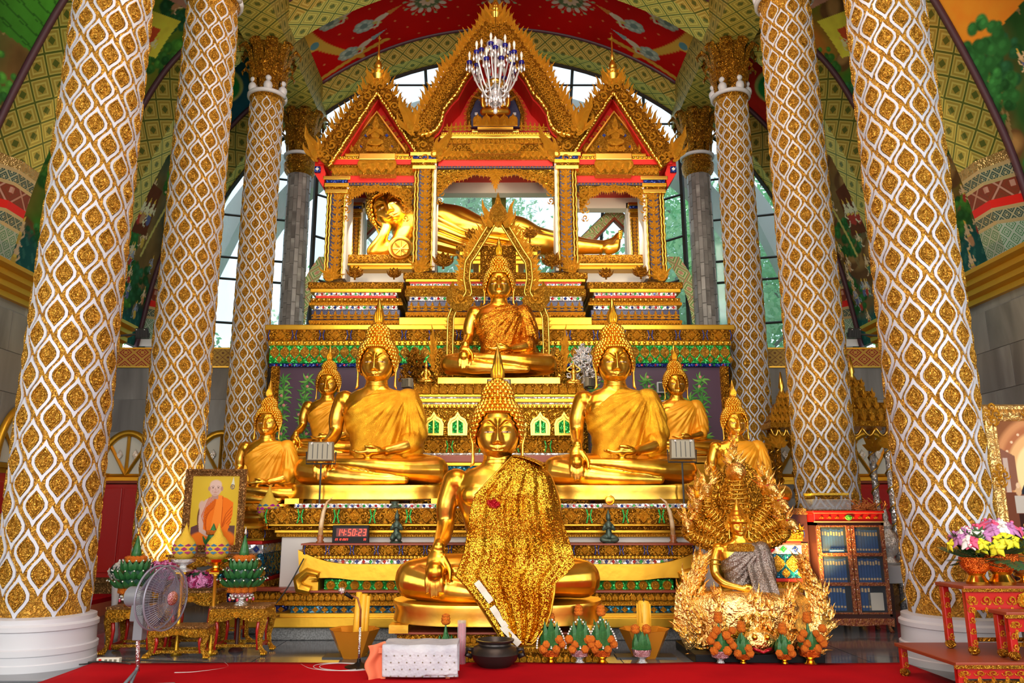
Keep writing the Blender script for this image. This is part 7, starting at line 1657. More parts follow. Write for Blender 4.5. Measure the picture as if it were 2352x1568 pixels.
# ---------------------------------------------------------------- pedestal fan
d = 7.0; pc = P(366, 1372, d); t = thing('pedestal_fan', 'grey pedestal fan turned to the right on a bent tube foot', 'fan', (PX(318, 1520, d), d, .014)); lz = pc-wloc(t)
head = bpy.data.objects.new('fan_head', None); COL.objects.link(head); head.parent = t; head.location = lz; head.rotation_euler = (0, R(4), R(72)); head.name = 'fan_head'
r_ = .262
for yy in (-.07, .02): MB().tube([(r_*cos(2*pi*k/48), yy, r_*sin(2*pi*k/48)) for k in range(49)], .009, 6).build('guard_ring', 'fan_grey', head, True, local=True)
gw = MB()
for k in range(72):
    a = 2*pi*k/72; gw.tube([(.06*cos(a), -.13, .06*sin(a)), (.18*cos(a), -.12, .18*sin(a)), (r_*cos(a), -.07, r_*sin(a))], .0016, 3, False); gw.tube([(r_*cos(a), .02, r_*sin(a)), (.2*cos(a), .07, .2*sin(a)), (.08*cos(a), .08, .08*sin(a))], .0016, 3, False)
for rr in (.10, .15, .19, .23): gw.tube([(rr*cos(2*pi*k/40), -.128+.05*(rr/r_)**3, rr*sin(2*pi*k/40)) for k in range(41)], .0016, 3, False)
gw.build('wire_guard', 'fan_grey', head, local=True, kind='stuff')
for k in range(3):
    a0 = 2*pi*k/3; b = MB(); b.grid(lambda u, v: ((.05+.185*u)*cos(a0+(v-.5)*1.6*(.5+.5*u)), -.02+.05*(v-.5), (.05+.185*u)*sin(a0+(v-.5)*1.6*(.5+.5*u))), 8, 8); o = b.build('blade', 'fan_blade', head, True, local=True); solid(o, .003)
MB().lathe([(.055, -.01), (.06, 0), (.055, .01)], 24).xf(Matrix.Translation((0, -.135, 0)) @ Matrix.Rotation(pi/2, 4, 'X')).build('front_badge', 'pink_silver', head, True, local=True)
MB().lathe([(.085, 0), (.085, .12), (.075, .16), (.04, .18)], 24).xf(Matrix.Translation((0, .30, 0)) @ Matrix.Rotation(pi/2, 4, 'X') @ Matrix.Translation((0, 0, 0))).build('motor_housing', 'grey_plastic', head, True, 40, local=True)
MB().box(-.05, .05, .12, .24, -.20, -.06).build('tilt_bracket', 'grey_plastic', head, local=True, bevel=.01)
px_ = lz.x-.14; MB().tube([(0, 0, .1), (px_*.5-.02, .0, lz.z*.6), (px_*.7, .05, lz.z-.14)], [.018, .018, .02], 8).build('pole', 'silver', t, True, local=True); MB().box(-.045+px_*.6, .035+px_*.6, -.05, .06, lz.z-.34, lz.z-.14).build('control_box', 'grey_plastic', t, local=True, bevel=.008)
MB().tube([(0, 0, .12), (-.05, -.12, .02), (-.16, -.30, .012), (-.22, -.45, .012)], .014, 8).build('foot_tube', 'grey_plastic', t, True, local=True)
MB().tube([(0, 0, .14), (-.02, -.05, .03), (.02, -.14, .012), (.16, -.10, .012), (.34, -.06, .012), (.37, -.18, .012), (.2, -.30, .012)], .014, 8).build('foot_tube', 'grey_plastic', t, True, local=True)
# ---------------------------------------------------------------- carved gold tables
CLW = MB().ball((0, 0, 0), .010, 6, 4).mesh('claw', 'gold_plain', True)
def gold_table(name, label, x, d, ytop, wpx, dep, z0=0, m='gold_fine', inner='red_lacquer', rz=0):
    pm = PM(ytop, d); h = PZ(ytop, d)-z0; w = wpx*pm; t = thing(name, label, 'table', (PX(x, ytop, d), d+dep/2, z0), rz=rz)
    MB().box(-w/2, w/2, -dep/2, dep/2, h-.025, h).build('table_top', 'frame_bronze' if m == 'gold_fine' else 'brown_red', t, local=True, bevel=.006)
    ah = min(.13, h*.26)
    for sy in (-1, 1):
        pts = [(-w*.47, h-.026), (w*.47, h-.026), (w*.47, h-.026-ah)]+[(w*.47*(1-2*i/12), h-.026-ah*(.62+.30*abs(cos(pi*i/12*1.0))+.16*abs(sin(2*pi*i/12)))) for i in range(1, 12)]+[(-w*.47, h-.026-ah)]
        o = MB().prism(pts[::-1], sy*(dep/2-.015)-.012, sy*(dep/2-.015)+.012).build('apron', m, t, local=True)
        if sy < 0:
            for k in range(6): inst('scroll', ME['scroll'], o, (-w*.38+w*.152*k, -dep/2-.005, h-.03-ah*.4), (ah*.6*(1 if k % 2 else -1), .07, ah*.55), world=False)
            inst('rosette', ME['rosette'], o, (0, -dep/2-.005, h-.03-ah*.42), ah*.28, world=False)
    for sx in (-1, 1): MB().box(*sorted((sx*(w*.47), sx*(w*.47-.02))), -dep/2+.03, dep/2-.03, h-.026-ah*.8, h-.026).build('side_apron', m, t, local=True)
    for sx in (-1, 1):
        for sy in (-1, 1):
            x_, y_ = sx*w*.44, sy*(dep/2-.04); l = MB(); l.tube([(x_, y_, h-.05), (x_+sx*.012, y_, h*.70), (x_-sx*.015, y_, h*.32), (x_-sx*.005, y_, .07), (x_+sx*.03, y_-.01, .02)], [.042, .038, .026, .024, .030], 8); l.ball((x_+sx*.035, y_-.015, .025), .033, 8, 5, (1.2, 1.2, .75)); o = l.build('leg', m, t, True, 50, local=True)
            MB().tube([(x_-sx*.03, y_+.01, h-.06), (x_-sx*.05, y_+.01, h*.5), (x_-sx*.035, y_+.01, .05)], .018, 6).build('red_inner_face', inner, o, True, local=True)
            for k in range(3): inst('claw', CLW, o, (x_+sx*(.02+.018*k), y_-.045, .018), (1.2, 1.6, 1.4), world=False)
    for sy in (-1, 1): MB().box(-w*.42, w*.42, sy*(dep/2-.05)-.012, sy*(dep/2-.05)+.012, h*.16, h*.16+.025).build('stretcher', m, t, local=True)
    for sx in (-1, 1): MB().box(*sorted((sx*w*.42, sx*(w*.42-.02))), -dep/2+.05, dep/2-.05, h*.16, h*.16+.025).build('stretcher', inner, t, local=True)
    return t
gold_table('carved_table', 'small carved gold table at far left behind the fan, bearing the left leaf tower', 300, 8.42, 1394, 116, .40)
gold_table('carved_table', 'lowest carved gold table directly right of the fan', 408, 8.22, 1438, 138, .30)
gold_table('carved_table', 'carved gold table with red inner legs bearing the right leaf tower', 545, 8.42, 1392, 130, .40)
gold_table('carved_table', 'taller carved gold table with the front heap of orchids', 440, 8.62, 1356, 118, .32)
gold_table('carved_table', 'tallest narrow gold table under the framed portrait, mostly hidden by orchids', 475, 8.98, 1274, 190, .36)
# portrait
d = 9.2; x0, x1, z0, z1 = PX(423, 1170, d), PX(563, 1170, d), PZ(1268, d), PZ(1077, d); t = thing('framed_portrait', 'framed portrait of a seated monk in orange robe on yellow ground, bronze frame', 'picture', ((x0+x1)/2, d, z0)); w, h = x1-x0, z1-z0
def frame(t, w, h, fw, m, m2, dep=.05, orn_=True):
    for i, (pa, pb) in enumerate((((0, 0), (w, 0)), ((w, 0), (w, h)), ((w, h), (0, h)), ((0, h), (0, 0)))):
        ax, az = pa[0]-w/2, pa[1]; bx, bz = pb[0]-w/2, pb[1]; ux, uz = (bx-ax)/sqrt((bx-ax)**2+(bz-az)**2), (bz-az)/sqrt((bx-ax)**2+(bz-az)**2); nx, nz = -uz, ux; v = []
        for k, (o_, hh) in enumerate(((0, 0), (0, dep*.6), (.12, dep), (.30, dep), (.42, dep*.55), (.60, dep*.75), (.78, dep*.5), (.88, dep*.6), (1, dep*.3), (1, 0))):
            o2 = o_*fw; v += [(ax+nx*o2+ux*o2, -hh, az+nz*o2+uz*o2), (bx+nx*o2-ux*o2, -hh, bz+nz*o2-uz*o2)]
        n = len(v)//2; b = MB(); b.add(v, [(2*k, 2*k+1, 2*k+3, 2*k+2)[::-1] for k in range(n-1)]); o = b.build('frame_rail', m, t, local=True)
        if orn_:
            L_ = sqrt((bx-ax)**2+(bz-az)**2); k_ = int(L_/(fw*.62)); J_ = Joined()
            for q in range(k_): J_.put(ME['petal'], (ax+ux*L_*(q+.5)/k_+nx*fw*.04, -dep*1.0, az+uz*L_*(q+.5)/k_+nz*fw*.04), fw*.30, math.atan2(uz, ux))
            J_.b.build('carved_edge', m, o, True, 40, local=True, kind='stuff')
frame(t, w, h, .085, 'frame_bronze', None)
cv = Canvas(.50, .76, .0035, (.62, .42, .03)); c = cv
c.mix(np.clip((c.y/.76), 0, 1)*.25, (.72, .56, .08)); c.mix(np.clip(c.noise(3, 4)-.45, 0, .3), (.45, .28, .02))
sk1, sk2, og_, od = (.60, .40, .33), (.44, .25, .19), (.78, .17, .015), (.48, .075, .008)
c.poly([(.03, .20), (.12, .24), (.12, .10), (.03, .1)], (.12, .05, .05)); c.poly([(.40, .22), (.47, .22), (.47, .02), (.40, .02)], (.12, .06, .05)); c.ell(.13, .30, .045, .14, (.16, .07, .03), 0, .1)
c.poly([(.02, 0), (.03, .07), (.10, .14), (.25, .17), (.42, .13), (.47, .05), (.47, 0)], od); c.ell(.14, .08, .13, .075, og_, .2, .3); c.ell(.36, .09, .12, .08, og_, -.2, .3)
c.poly([(.12, .42), (.15, .48), (.22, .53), (.30, .53), (.37, .51), (.44, .46), (.44, .34), (.40, .16), (.12, .14), (.11, .3)], og_)
c.poly([(.115, .43), (.155, .49), (.22, .53), (.28, .53), (.16, .40), (.145, .30)], sk1); c.poly([(.105, .42), (.15, .44), (.150, .28), (.155, .16), (.115, .15), (.10, .26)], sk1); c.ell(.125, .43, .03, .05, sk1, 0, .4); c.line([(.13, .17), (.19, .13), (.25, .12)], .045, sk1)
for k in range(9): c.line([(.29-.012*k, .52), (.24-.014*k, .40-.01*k), (.16+.004*k, .32-.022*k)], .006, od)
c.poly([(.27, .54), (.33, .535), (.33, .15), (.22, .15), (.25, .35)], (.86, .24, .03)); c.line([(.33, .53), (.335, .15)], .006, od)
for k in range(5): c.line([(.43, .42-.04*k), (.37, .34-.04*k), (.34, .22-.02*k)], .007, od)
c.line([(.40, .22), (.33, .15), (.27, .12)], .05, og_); c.ell(.255, .125, .05, .028, sk1, .1, .3); c.line([(.29, .14), (.30, .165)], .02, (.7, .5, .3))
c.poly([(.215, .50), (.285, .50), (.28, .57), (.22, .57)], sk2); c.ell(.25, .615, .062, .082, sk1, 0, .08); c.ell(.25, .655, .058, .048, (.66, .47, .40), 0, .3); c.ell(.186, .61, .012, .025, sk2, 0, .2); c.ell(.314, .61, .012, .025, sk2, 0, .2)
for q in (-1, 1): c.line([(.25+q*.014, .634), (.25+q*.026, .638), (.25+q*.042, .632)], .005, (.22, .13, .10)); c.ell(.25+q*.027, .620, .010, .0045, (.10, .05, .04)); c.line([(.25+q*.03, .59), (.25+q*.026, .57)], .003, sk2)
c.line([(.25, .62), (.246, .595), (.256, .594)], .005, sk2); c.line([(.234, .571), (.25, .573), (.267, .571)], .005, (.40, .16, .12)); c.ell(.25, .548, .02, .008, sk2, 0, .6, .5)
c.poly([(.405, .65), (.425, .74), (.44, .65)], (.62, .64, .50)); c.ell(.42, .63, .022, .028, (.16, .12, .12)); c.line([(.408, .635), (.425, .645), (.432, .62), (.41, .618)], .006, (.75, .55, .12))
fa = lambda u, v: np.stack([(u-.5)*(w-.13), np.full_like(u, -.018), .065+v*(h-.13)], -1)
me_o = cv.obj('painting', fa, None); me_o.parent = t
MB().box(-w/2+.02, w/2-.02, 0, .02, .02, h-.02).build('backing_board', 'cabinet_dark', t, local=True)
# orchids: heaps of pink blossoms
PTM = {}
for m in ('orchid', 'orchid_deep', 'yellow_flower', 'violet_flower', 'rose', 'jasmine'):
    b = MB()
    for k in range(5):
        a = 2*pi*k/5; n0 = len(b.v); b.leaf([(0, 0, 0), (0, .03, .5), (0, .16, 1)], [.12, .34, .05], .05); b.xf(Matrix.Rotation(a, 4, 'Y') @ Matrix.Rotation(-.25, 4, 'X'), n0)
    b.ball((0, -.08, 0), .14, 6, 4); PTM[m] = b.mesh('blossom', m, True)
def heap(x, y, d, rx, ry, label, n, ms, r0=.06, cat='flowers', group=None):
    pm = PM(y, d); p = P(x, y, d); t = thing('flower_heap', label, cat, tuple(p-Vector((0, 0, ry*pm))), group); rd = random.Random(int(x*3+y)); z0 = ry*pm
    MB().ball((0, 0, z0), rx*pm*.75, 14, 8, (1, .7, ry/rx)).build('leafy_core', 'leaf_dark', t, True, local=True)
    for k in range(n):
        a = rd.uniform(-pi*.9, pi*.0) if k % 5 else rd.uniform(0, pi); e = rd.uniform(-.9, 1.3); cx_, cy_, cz_ = cos(a)*cos(e)*rx*pm*.86, sin(a)*cos(e)*rx*pm*.6, sin(e)*ry*pm*.86
        nrm = Vector((cx_/rx**2, cy_/rx**2*1.5, cz_/ry**2)).normalized()+Vector((rd.uniform(-.4, .4), rd.uniform(-.3, .3), rd.uniform(-.4, .4))); q = (-nrm).to_track_quat('Y', 'Z').to_euler()
        inst('blossom', PTM[rd.choice(ms)], t, (cx_, cy_, z0+cz_), r0*rd.uniform(.8, 1.2), rot=q, world=False)
    return t
heap(372, 1310, 8.72, 44, 27, 'heap of pink orchids behind the fan, under the left beaded egg', 46, ['orchid', 'orchid', 'orchid_deep']); heap(458, 1331, 8.66, 50, 24, 'middle heap of pink orchids on the taller gold table', 52, ['orchid', 'orchid', 'orchid_deep']); heap(553, 1310, 8.72, 38, 27, 'heap of pink orchids behind the right leaf tower', 42, ['orchid', 'orchid', 'orchid_deep'])
# stands hidden under the orchid heaps
for x in (372, 553): 
    p = P(x, 1336, 8.72); t = thing('gold_stand', 'small gold stand under the %s heap of orchids' % ('left' if x < 400 else 'right'), 'stand', (p.x, p.y, 0)); MB().lathe([(.08, 0), (.07, .02), (.018, .05), (.018, p.z-.06), (.08, p.z-.02), (.10, p.z)], 16).build('turned_stand', 'cabinet_dark', t, True, 50, local=True)
for x in (420, 496):
    p = P(x, 1312, 8.45); t = thing('bowl_stand', 'slim gold post under the %s beaded egg offering' % ('left' if x < 450 else 'right'), 'stand', (p.x, p.y, 0)); MB().box(-.05, .05, -.05, .05, p.z-.02, p.z).build('top', 'gold_plain', t, local=True); MB().lathe([(.06, 0), (.02, .05), (.02, p.z-.05), (.04, p.z-.02)], 12).build('post', 'gold_plain', t, True, local=True)
# leaf towers
def leaf_tower(x, y, d, label):
    p = P(x, y, d); t = thing('leaf_tower', label, 'offering', tuple(p)); bowl(t, 'pink_silver' if x > 400 else 'gold_foot', 'silver' if x > 400 else 'gold_foot', 1.0); zb = .17
    MB().lathe([(.09, zb), (.13, zb+.08), (.10, zb+.20), (.07, zb+.27), (.055, zb+.3)], 20).build('leaf_body', 'leaf_dark', t, True, local=True)
    for r_, (n, rr, zz, tilt, l) in enumerate(((18, .12, zb+.04, 1.15, .15), (16, .12, zb+.12, .9, .13), (14, .09, zb+.20, .6, .12))):
        for k in range(n): a = 2*pi*k/n; inst('folded_leaf', LEAFM, t, (rr*sin(a), -rr*cos(a), zz), (.55, .6, l), rot=(tilt, 0, a), world=False); inst('jasmine_bud', BDM, t, ((rr+l*sin(tilt))*sin(a), -(rr+l*sin(tilt))*cos(a), zz+l*cos(tilt)), .8, world=False)
    for k in range(11): a = 2*pi*k/11; inst('marigold', MGM, t, (.11*sin(a), -.11*cos(a), zb-.0), .75, world=False); inst('marigold', MGM, t, (.075*sin(a), -.075*cos(a), zb+.31), .75, world=False)
    MB().lathe([(.06, 0), (.045, .08), (.02, .18), (.004, .25)], 12, (0, 0, zb+.31)).build('top_cone', 'leaf_green', t, True, local=True); MB().lathe([(.003, -.02), (.018, 0), (.014, .02), (.003, .07)], 8, (0, 0, zb+.56)).build('tip_bead', 'silver' if x > 400 else 'gold_leaf', t, True, local=True)
    for k in range(8):
        a = 2*pi*k/8; 
        for j in range(6): u = j/5; inst('jasmine_bud', BDM, t, ((.10+.02*sin(pi*u))*sin(a+u*.7), -(.10+.02*sin(pi*u))*cos(a+u*.7), zb-.02-.07*sin(pi*u)), 1.1, world=False)
        inst('pink_bud', BDM2, t, (.125*sin(a), -.125*cos(a), zb-.10), world=False)
BDM2 = MB().ball((0, 0, 0), .013, 6, 4, (1, 1, 1.4)).mesh('pink_bud', 'pink_bud', True)
leaf_tower(302, 1393, 8.55, 'green folded-leaf tower with marigold ring and pearl strings, left of the fan'); leaf_tower(553, 1391, 8.55, 'green folded-leaf tower with marigold ring and pearl strings, right table')
p = P(474, 1274, 8.90); t = thing('leaf_tower', 'small green leaf cone with marigolds between the two beaded eggs', 'offering', (p.x, 9.06, PZ(1274, 8.98))); bowl(t, 'gold_foot', 'gold_foot', .6); MB().lathe([(.06, .1), (.07, .16), (.05, .22), (.02, .30), (.003, .34)], 12).build('leaf_cone', 'leaf_green', t, True, local=True)
for k in range(8): a = 2*pi*k/8; inst('folded_leaf', LEAFM, t, (.04*sin(a), -.04*cos(a), .12), (.6, .6, .11), rot=(.9, 0, a), world=False); inst('marigold', MGM, t, (.05*sin(a), -.05*cos(a), .24), .55, world=False)
heap(268, 1312, 9.1, 20, 26, 'spray of white flowers behind the left leaf tower', 16, ['jasmine'], .05); p = P(268, 1338, 9.1); t = thing('flower_vase', 'slim white vase holding the white flower spray, behind the left table', 'vase', (p.x, p.y, 0)); MB().lathe([(.06, 0), (.07, .1), (.03, p.z*.6), (.05, p.z)], 14).build('vase_body', 'white_paint', t, True, local=True)
t = thing('red_platform', 'low red and orange platform against the left wall behind the column', 'platform', (-6.0, 11.2, 0)); MB().box(-6.9, -5.6, 10.6, 12.2, 0, .18).build('orange_side', 'orange_lace', t); MB().box(-6.9, -5.6, 10.6, 12.2, .18, .24).build('red_top', 'red_cloth', t)
for sx, y in ((-1, 10.05), (1, 10.05)): 
    t = thing('wall_switch', 'cream switch box on the %s marble wall beside the red door' % ('left' if sx < 0 else 'right'), 'switch', (sx*(HX-.06), y, 1.5)); MB().box(-.03, .05, -.06, .06, -.16, .16).build('box', 'cream_plastic', t, local=True, bevel=.005); MB().box(-.03, .05, .12, .24, -.1, .12).build('cover', 'cream_plastic', t, local=True, bevel=.005)
    t = thing('tube_lamp', 'unlit white tube lamp fixed under the ledge of the %s wall' % ('left' if sx < 0 else 'right'), 'lamp', (sx*(HX-.15), 8.9, 1.95)); MB().box(-.03, .03, -.55, .55, -.0, .03).build('lamp_housing', 'cream_plastic', t, local=True); MB().tube([(0, -.52, -.02), (0, .52, -.02)], .018, 8).build('tube', 'jasmine', t, True, local=True)
# ================================================================ RIGHT SIDE
# book cabinet
d = 9.95; x0, x1 = PX(1880, 1300, d), PX(2040, 1300, d); w = x1-x0; H = PZ(1172, d); t = thing('book_cabinet', 'red lacquered glass-front cabinet full of blue books, before the right column', 'cabinet', ((x0+x1)/2, d+.22, 0))
hw, hd = w/2, .21; CZ = PZ(1416, d)
b = MB(); b.box(-hw, hw, -hd, hd, CZ-.03, CZ+.03).box(-hw, hw, -hd, hd, H-.18, H-.14).box(-hw, -hw+.03, -hd, hd, CZ, H-.14).box(hw-.03, hw, -hd, hd, CZ, H-.14).box(-hw, hw, hd-.02, hd, CZ, H-.14); b.build('carcass', 'cabinet_dark', t, local=True)
MB().box(-hw-.02, hw+.02, -hd-.02, hd, H-.03, H).box(-hw-.0, hw+.0, -hd-.0, hd, H-.15, H-.03).build('cornice', 'red_lacquer', t, local=True, bevel=.008)
for zz in (H-.035, H-.145): MB().box(-hw-.01, hw+.01, -hd-.012, -hd+.0, zz, zz+.014).build('gilt_moulding', 'gilt', t, local=True)
for k in range(8): inst('scroll', ME['scroll'], t, (-hw*.8+hw*1.6*k/7, -hd-.003, H-.085), (.05*(1 if k < 4 else -1), .05, .03), world=False)
inst('green_flower', mot('green_flower', 'green_light', m_rose), t, (0, -hd-.006, H-.085), (.045, .045, .035), world=False)
MB().prism([(-hw-.01, CZ-.02), (-hw-.01, CZ-.12), (-hw+.1, CZ-.09), (0, CZ-.11), (hw-.1, CZ-.09), (hw+.01, CZ-.12), (hw+.01, CZ-.02)], -hd-.01, -hd+.02).build('wavy_skirt', 'cabinet_wood', t, local=True)
for sx in (-1, 1):
    for sy in (-1, 1): MB().tube([(sx*(hw-.04), sy*(hd-.04), CZ-.02), (sx*(hw-.03), sy*(hd-.04), .06), (sx*(hw-.01), sy*(hd-.03), .0)], [.035, .022, .03], 8).build('leg', 'cabinet_wood', t, True, local=True)
zb, zt = CZ+.03, H-.18; rows_ = 3; rh = (zt-zb)/rows_
for sx in (-1, 1):
    dr_ = bpy.data.objects.new('door', None); COL.objects.link(dr_); dr_.parent = t
    xa, xb = (-hw+.01, -.005) if sx < 0 else (.005, hw-.01)
    fr = MB(); fr.box(xa, xa+.045, -hd-.02, -hd+.005, zb, zt).box(xb-.045, xb, -hd-.02, -hd+.005, zb, zt)
    for k in range(rows_+1): fr.box(xa, xb, -hd-.018, -hd+.005, zb+rh*k-.02+(.02 if k == 0 else 0), zb+rh*k+.02-(.02 if k == rows_ else 0))
    fr.build('door_frame', 'cabinet_wood', dr_, local=True); MB().box(xa+.04, xb-.04, -hd-.004, -hd, zb+.02, zt-.02).build('door_glass', 'cab_glass', dr_, local=True)
    for k in range(9):
        for xx in (xa+.012, xb-.012): inst('pearl_inlay', BDM, dr_, (xx, -hd-.022, zb+.05+(zt-zb-.1)*k/8), .6, world=False)
MB().ball((.02, -hd-.03, (zb+zt)/2), .012, 8, 6).build('knob', 'gilt', t, True, local=True)
for k in range(1, rows_): MB().box(-hw+.03, hw-.03, -hd+.03, hd-.03, zb+rh*k-.012, zb+rh*k+.008).build('shelf', 'cabinet_dark', t, local=True)
bk = MB(); bk.box(-.5, .5, -.5, .5, 0, 1); BK = bk.mesh('book', 'book_blue'); bt = MB(); bt.box(-.36, .36, -.515, -.49, .74, .90).box(-.36, .36, -.515, -.49, .12, .20); BT = bt.mesh('gilt_title', 'gilt')
rd = random.Random(5); wl = wloc(t); names = ('top', 'middle', 'bottom')
for r_ in range(rows_):
    for sx in (-1, 1):
        n = 9 if not (r_ == 0) else (7 if sx < 0 else 4); lo = -hw+.06 if sx < 0 else .055; hi = -.055 if sx < 0 else hw-.06; bw = (hi-lo)/9
        if r_ == 0: bw *= 1.12
        for k in range(n):
            hh = rh*(.80+.05*rd.random()); o = inst('book', BK, None, (wl.x+lo+bw*(k+.5), wl.y-hd+.13, zb+rh*r_+.009+(.0 if r_ else .022)), (bw*.86, .14, hh)); o['label'] = 'blue bound book with gilt titles, %s shelf behind the %s cabinet door' % (names[2-r_], 'left' if sx < 0 else 'right'); o['category'] = 'book'; o['group'] = 'books on the %s shelf, %s door' % (names[2-r_], 'left' if sx < 0 else 'right')
            inst('gilt_title', BT, o, (0, 0, 0), 1, world=False)
o = MB().box(.20*0+hw*.42+wl.x, hw*.85+wl.x, wl.y-hd+.06, wl.y-hd+.1, zb+.035, zb+.24).build('white_card', 'paper'); tag(o, 'white card leaning on the bottom shelf at right inside the cabinet', 'card')
o = MB().box(wl.x-hw+.14, wl.x-.10, wl.y-hd-.030, wl.y-hd-.022, zb+rh*2+.03, zb+rh*2+.065).build('name_plate', 'book_blue'); tag(o, 'small dark blue name plate on the left cabinet door', 'plate'); MB().box(wl.x-hw+.15, wl.x-.11, wl.y-hd-.033, wl.y-hd-.030, zb+rh*2+.042, zb+rh*2+.052).build('plate_text', 'paper', o)
cb2 = thing('dark_cabinet', 'darker wooden cabinet standing just left of the book cabinet', 'cabinet', (x0-.12, d+.45, 0)); MB().box(x0-.22, x0-.01, d+.22, d+.60, .1, H-.05).build('body', 'cabinet_dark', cb2); MB().box(x0-.24, x0-.0, d+.20, d+.62, H-.05, H+.03).build('cornice', 'frame_bronze', cb2, bevel=.01); MB().box(x0-.20, x0-.03, d+.205, d+.22, .2, H-.4).build('door', 'cabinet_wood', cb2)
inst('carved_leaf', ME['cluster'], cb2, (x0-.115, d+.20, H-.25), (.12, .1, .12))
for q in (x0-.2, x0-.05): MB().box(q, q+.03, d+.24, d+.27, 0, .1).build('foot', 'cabinet_dark', cb2)
# glass case, tray, dried flowers on top
t = thing('glass_case', 'low clear glass case on top of the book cabinet', 'case', (x0+w*.30, d+.22, H)); MB().box(-.24, .24, -.16, .16, .012, .13).build('glass_box', 'clear_glass', t, local=True); MB().box(-.25, .25, -.17, .17, 0, .012).build('case_base', 'frame_bronze', t, local=True); MB().tube([(-.15, 0, .03), (-.02, .02, .035), (.1, -.03, .03)], .012, 6).build('glasses', 'silver', t, True, local=True)
MB().box(-.25, .25, -.17, .17, .13, .138).build('case_lid', 'clear_glass', t, local=True)
t = thing('gilt_tray', 'gilt footed tray with a pale slab on the glass case', 'tray', (x0+w*.33, d+.22, H+.138)); MB().lathe([(.06, 0), (.05, .01), (.14, .035), (.15, .045), (.13, .04)], 20).build('dish', 'gold_dark', t, True, local=True); MB().box(-.27, .22, -.12, .12, .048, .078).build('pale_slab', 'woven_yellow', t, local=True, bevel=.006)
t = thing('dried_garland', 'heap of orange dried garland on the right end of the cabinet top', 'garland', (x0+w*.86, d+.2, H)); rd = random.Random(9); gb = MB()
for k in range(60):
    p = Vector((rd.gauss(0, .10), rd.gauss(0, .06), .02)); pts = [p]; 
    for j in range(4): p = p+Vector((rd.uniform(-.06, .06), rd.uniform(-.04, .04), rd.uniform(-.02, .05))); p.z = max(.01, min(.16, p.z)); pts.append(p)
    gb.tube(pts, .006, 4, False)
gb.build('straw_tangle', 'straw', t, local=True, kind='stuff')
# tiered gold howdah roof on posts
def tier_roof(x, d, y0, y1, wpx, label, poles):
    pm = PM((y0+y1)/2, d); t = thing('tiered_canopy', label, 'canopy', (PX(x, y1, d), d, 0)); z1, z0 = PZ(y0, d), PZ(y1, d); W_ = wpx*pm/2; n = 4
    for k in range(n):
        w_ = W_*(1-.24*k); zz = z0+(z1-z0)*k*.24; dd = w_*.8
        MB().box(-w_, w_, -dd, dd, zz, zz+.09).build('roof_tier', 'gold_fine', t, local=True, bevel=.01); MB().box(-w_*.86, w_*.86, -dd*.86, dd*.86, zz+.09, zz+(z1-z0)*.24).build('roof_core', 'gold_dark', t, local=True)
        for i in range(max(3, 8-2*k)):
            m_ = max(3, 8-2*k); inst('antefix', ME['flame'], t, (-w_+2*w_*(i+.5)/m_, -dd, zz+.08), (.12, .12, .20-.02*k), world=False)
    MB().lathe([(.08, 0), (.03, .1), (.05, .14), (.01, .4)], 10, (0, 0, z0+(z1-z0)*.96)).build('finial', 'gold_bright', t, True, local=True)
    for i in range(5): a = i/4; MB().tube([(-W_+2*W_*(i/5)+W_*.4*s_, -W_*.78, z0-.02-.12*sin(pi*s_)) for s_ in [j/8 for j in range(9)]], .018, 5).build('swag', 'gold_bright', t, True, local=True)
    for q in (-1, 1):
        for e in (-1, 1):
            px2, py2 = q*W_*.62, e*W_*.5; o = MB().tube([(px2, py2, 0), (px2, py2, z0)], .05, 8).build('post', poles, t, True, local=True)
            MB().tube([(px2+.06*cos(k*.9), py2+.06*sin(k*.9), z0*k/70) for k in range(71)], .014, 4).build('spiral_rope', 'gold_bright', o, True, local=True)
            inst('bracket', ME['cluster'], t, (px2, py2-.06, z0-.30), (.34, .2, .42), world=False)
    return t
tier_roof(1968, 12.2, 870, 985, 150, 'tall tiered gold canopy on rope-twisted posts behind the book cabinet', 'mosaic_white')
tier_roof(1802, 13.0, 905, 985, 86, 'small tiered gold canopy behind the third column on the right', 'gold_dark')
# elephant-like silver ornament, chair and cloth table behind the cabinet
p = gp(2052, 1400, 0); t = thing('side_table', 'dark table with white cloth between the cabinet and the nearest right column', 'table', (5.35, 10.9, 0)); MB().box(5.05, 5.75, 10.6, 11.2, .70, .73).build('table_top', 'cabinet_dark', t); o = MB().box(5.02, 5.78, 10.57, 11.23, .52, .74).build('white_cloth', 'white_paint', None, bevel=.01); tag(o, 'white cloth over the dark side table right of the cabinet', 'tablecloth')
for x in (5.1, 5.7):
    for y in (10.65, 11.15): MB().box(x-.02, x+.02, y-.02, y+.02, 0, .7).build('leg', 'cabinet_dark', t)
t = thing('silver_urn', 'silver spired urn on the white cloth right of the book cabinet', 'urn', (5.22, 10.85, .74)); MB().lathe([(.10, 0), (.12, .03), (.06, .1), (.14, .2), (.17, .3), (.12, .4), (.06, .46), (.08, .5), (.03, .58), (.04, .62), (.004, .8)], 18).build('urn_body', 'silver', t, True, 50, local=True)
for q in (-1, 1): MB().tube([(q*.15, 0, .28), (q*.24, 0, .36), (q*.20, 0, .2), (q*.12, 0, .14)], .015, 6).build('handle', 'silver', t, True, local=True)
t = thing('dark_chair', 'dark lacquered chair beside the side table, half behind the right column', 'chair', (5.35, 9.75, 0)); MB().box(5.15, 5.55, 9.55, 9.95, .42, .46).build('seat', 'cabinet_wood', t, bevel=.01); MB().box(5.17, 5.53, 9.91, 9.95, .62, .98).build('backrest', 'cabinet_wood', t, bevel=.01)
for x in (5.17, 5.53):
    for y in (9.57, 9.93): MB().tube([(x, y, 0), (x, y, .42 if y < 9.8 else .98)], .02, 6).build('leg', 'cabinet_wood', t, True)
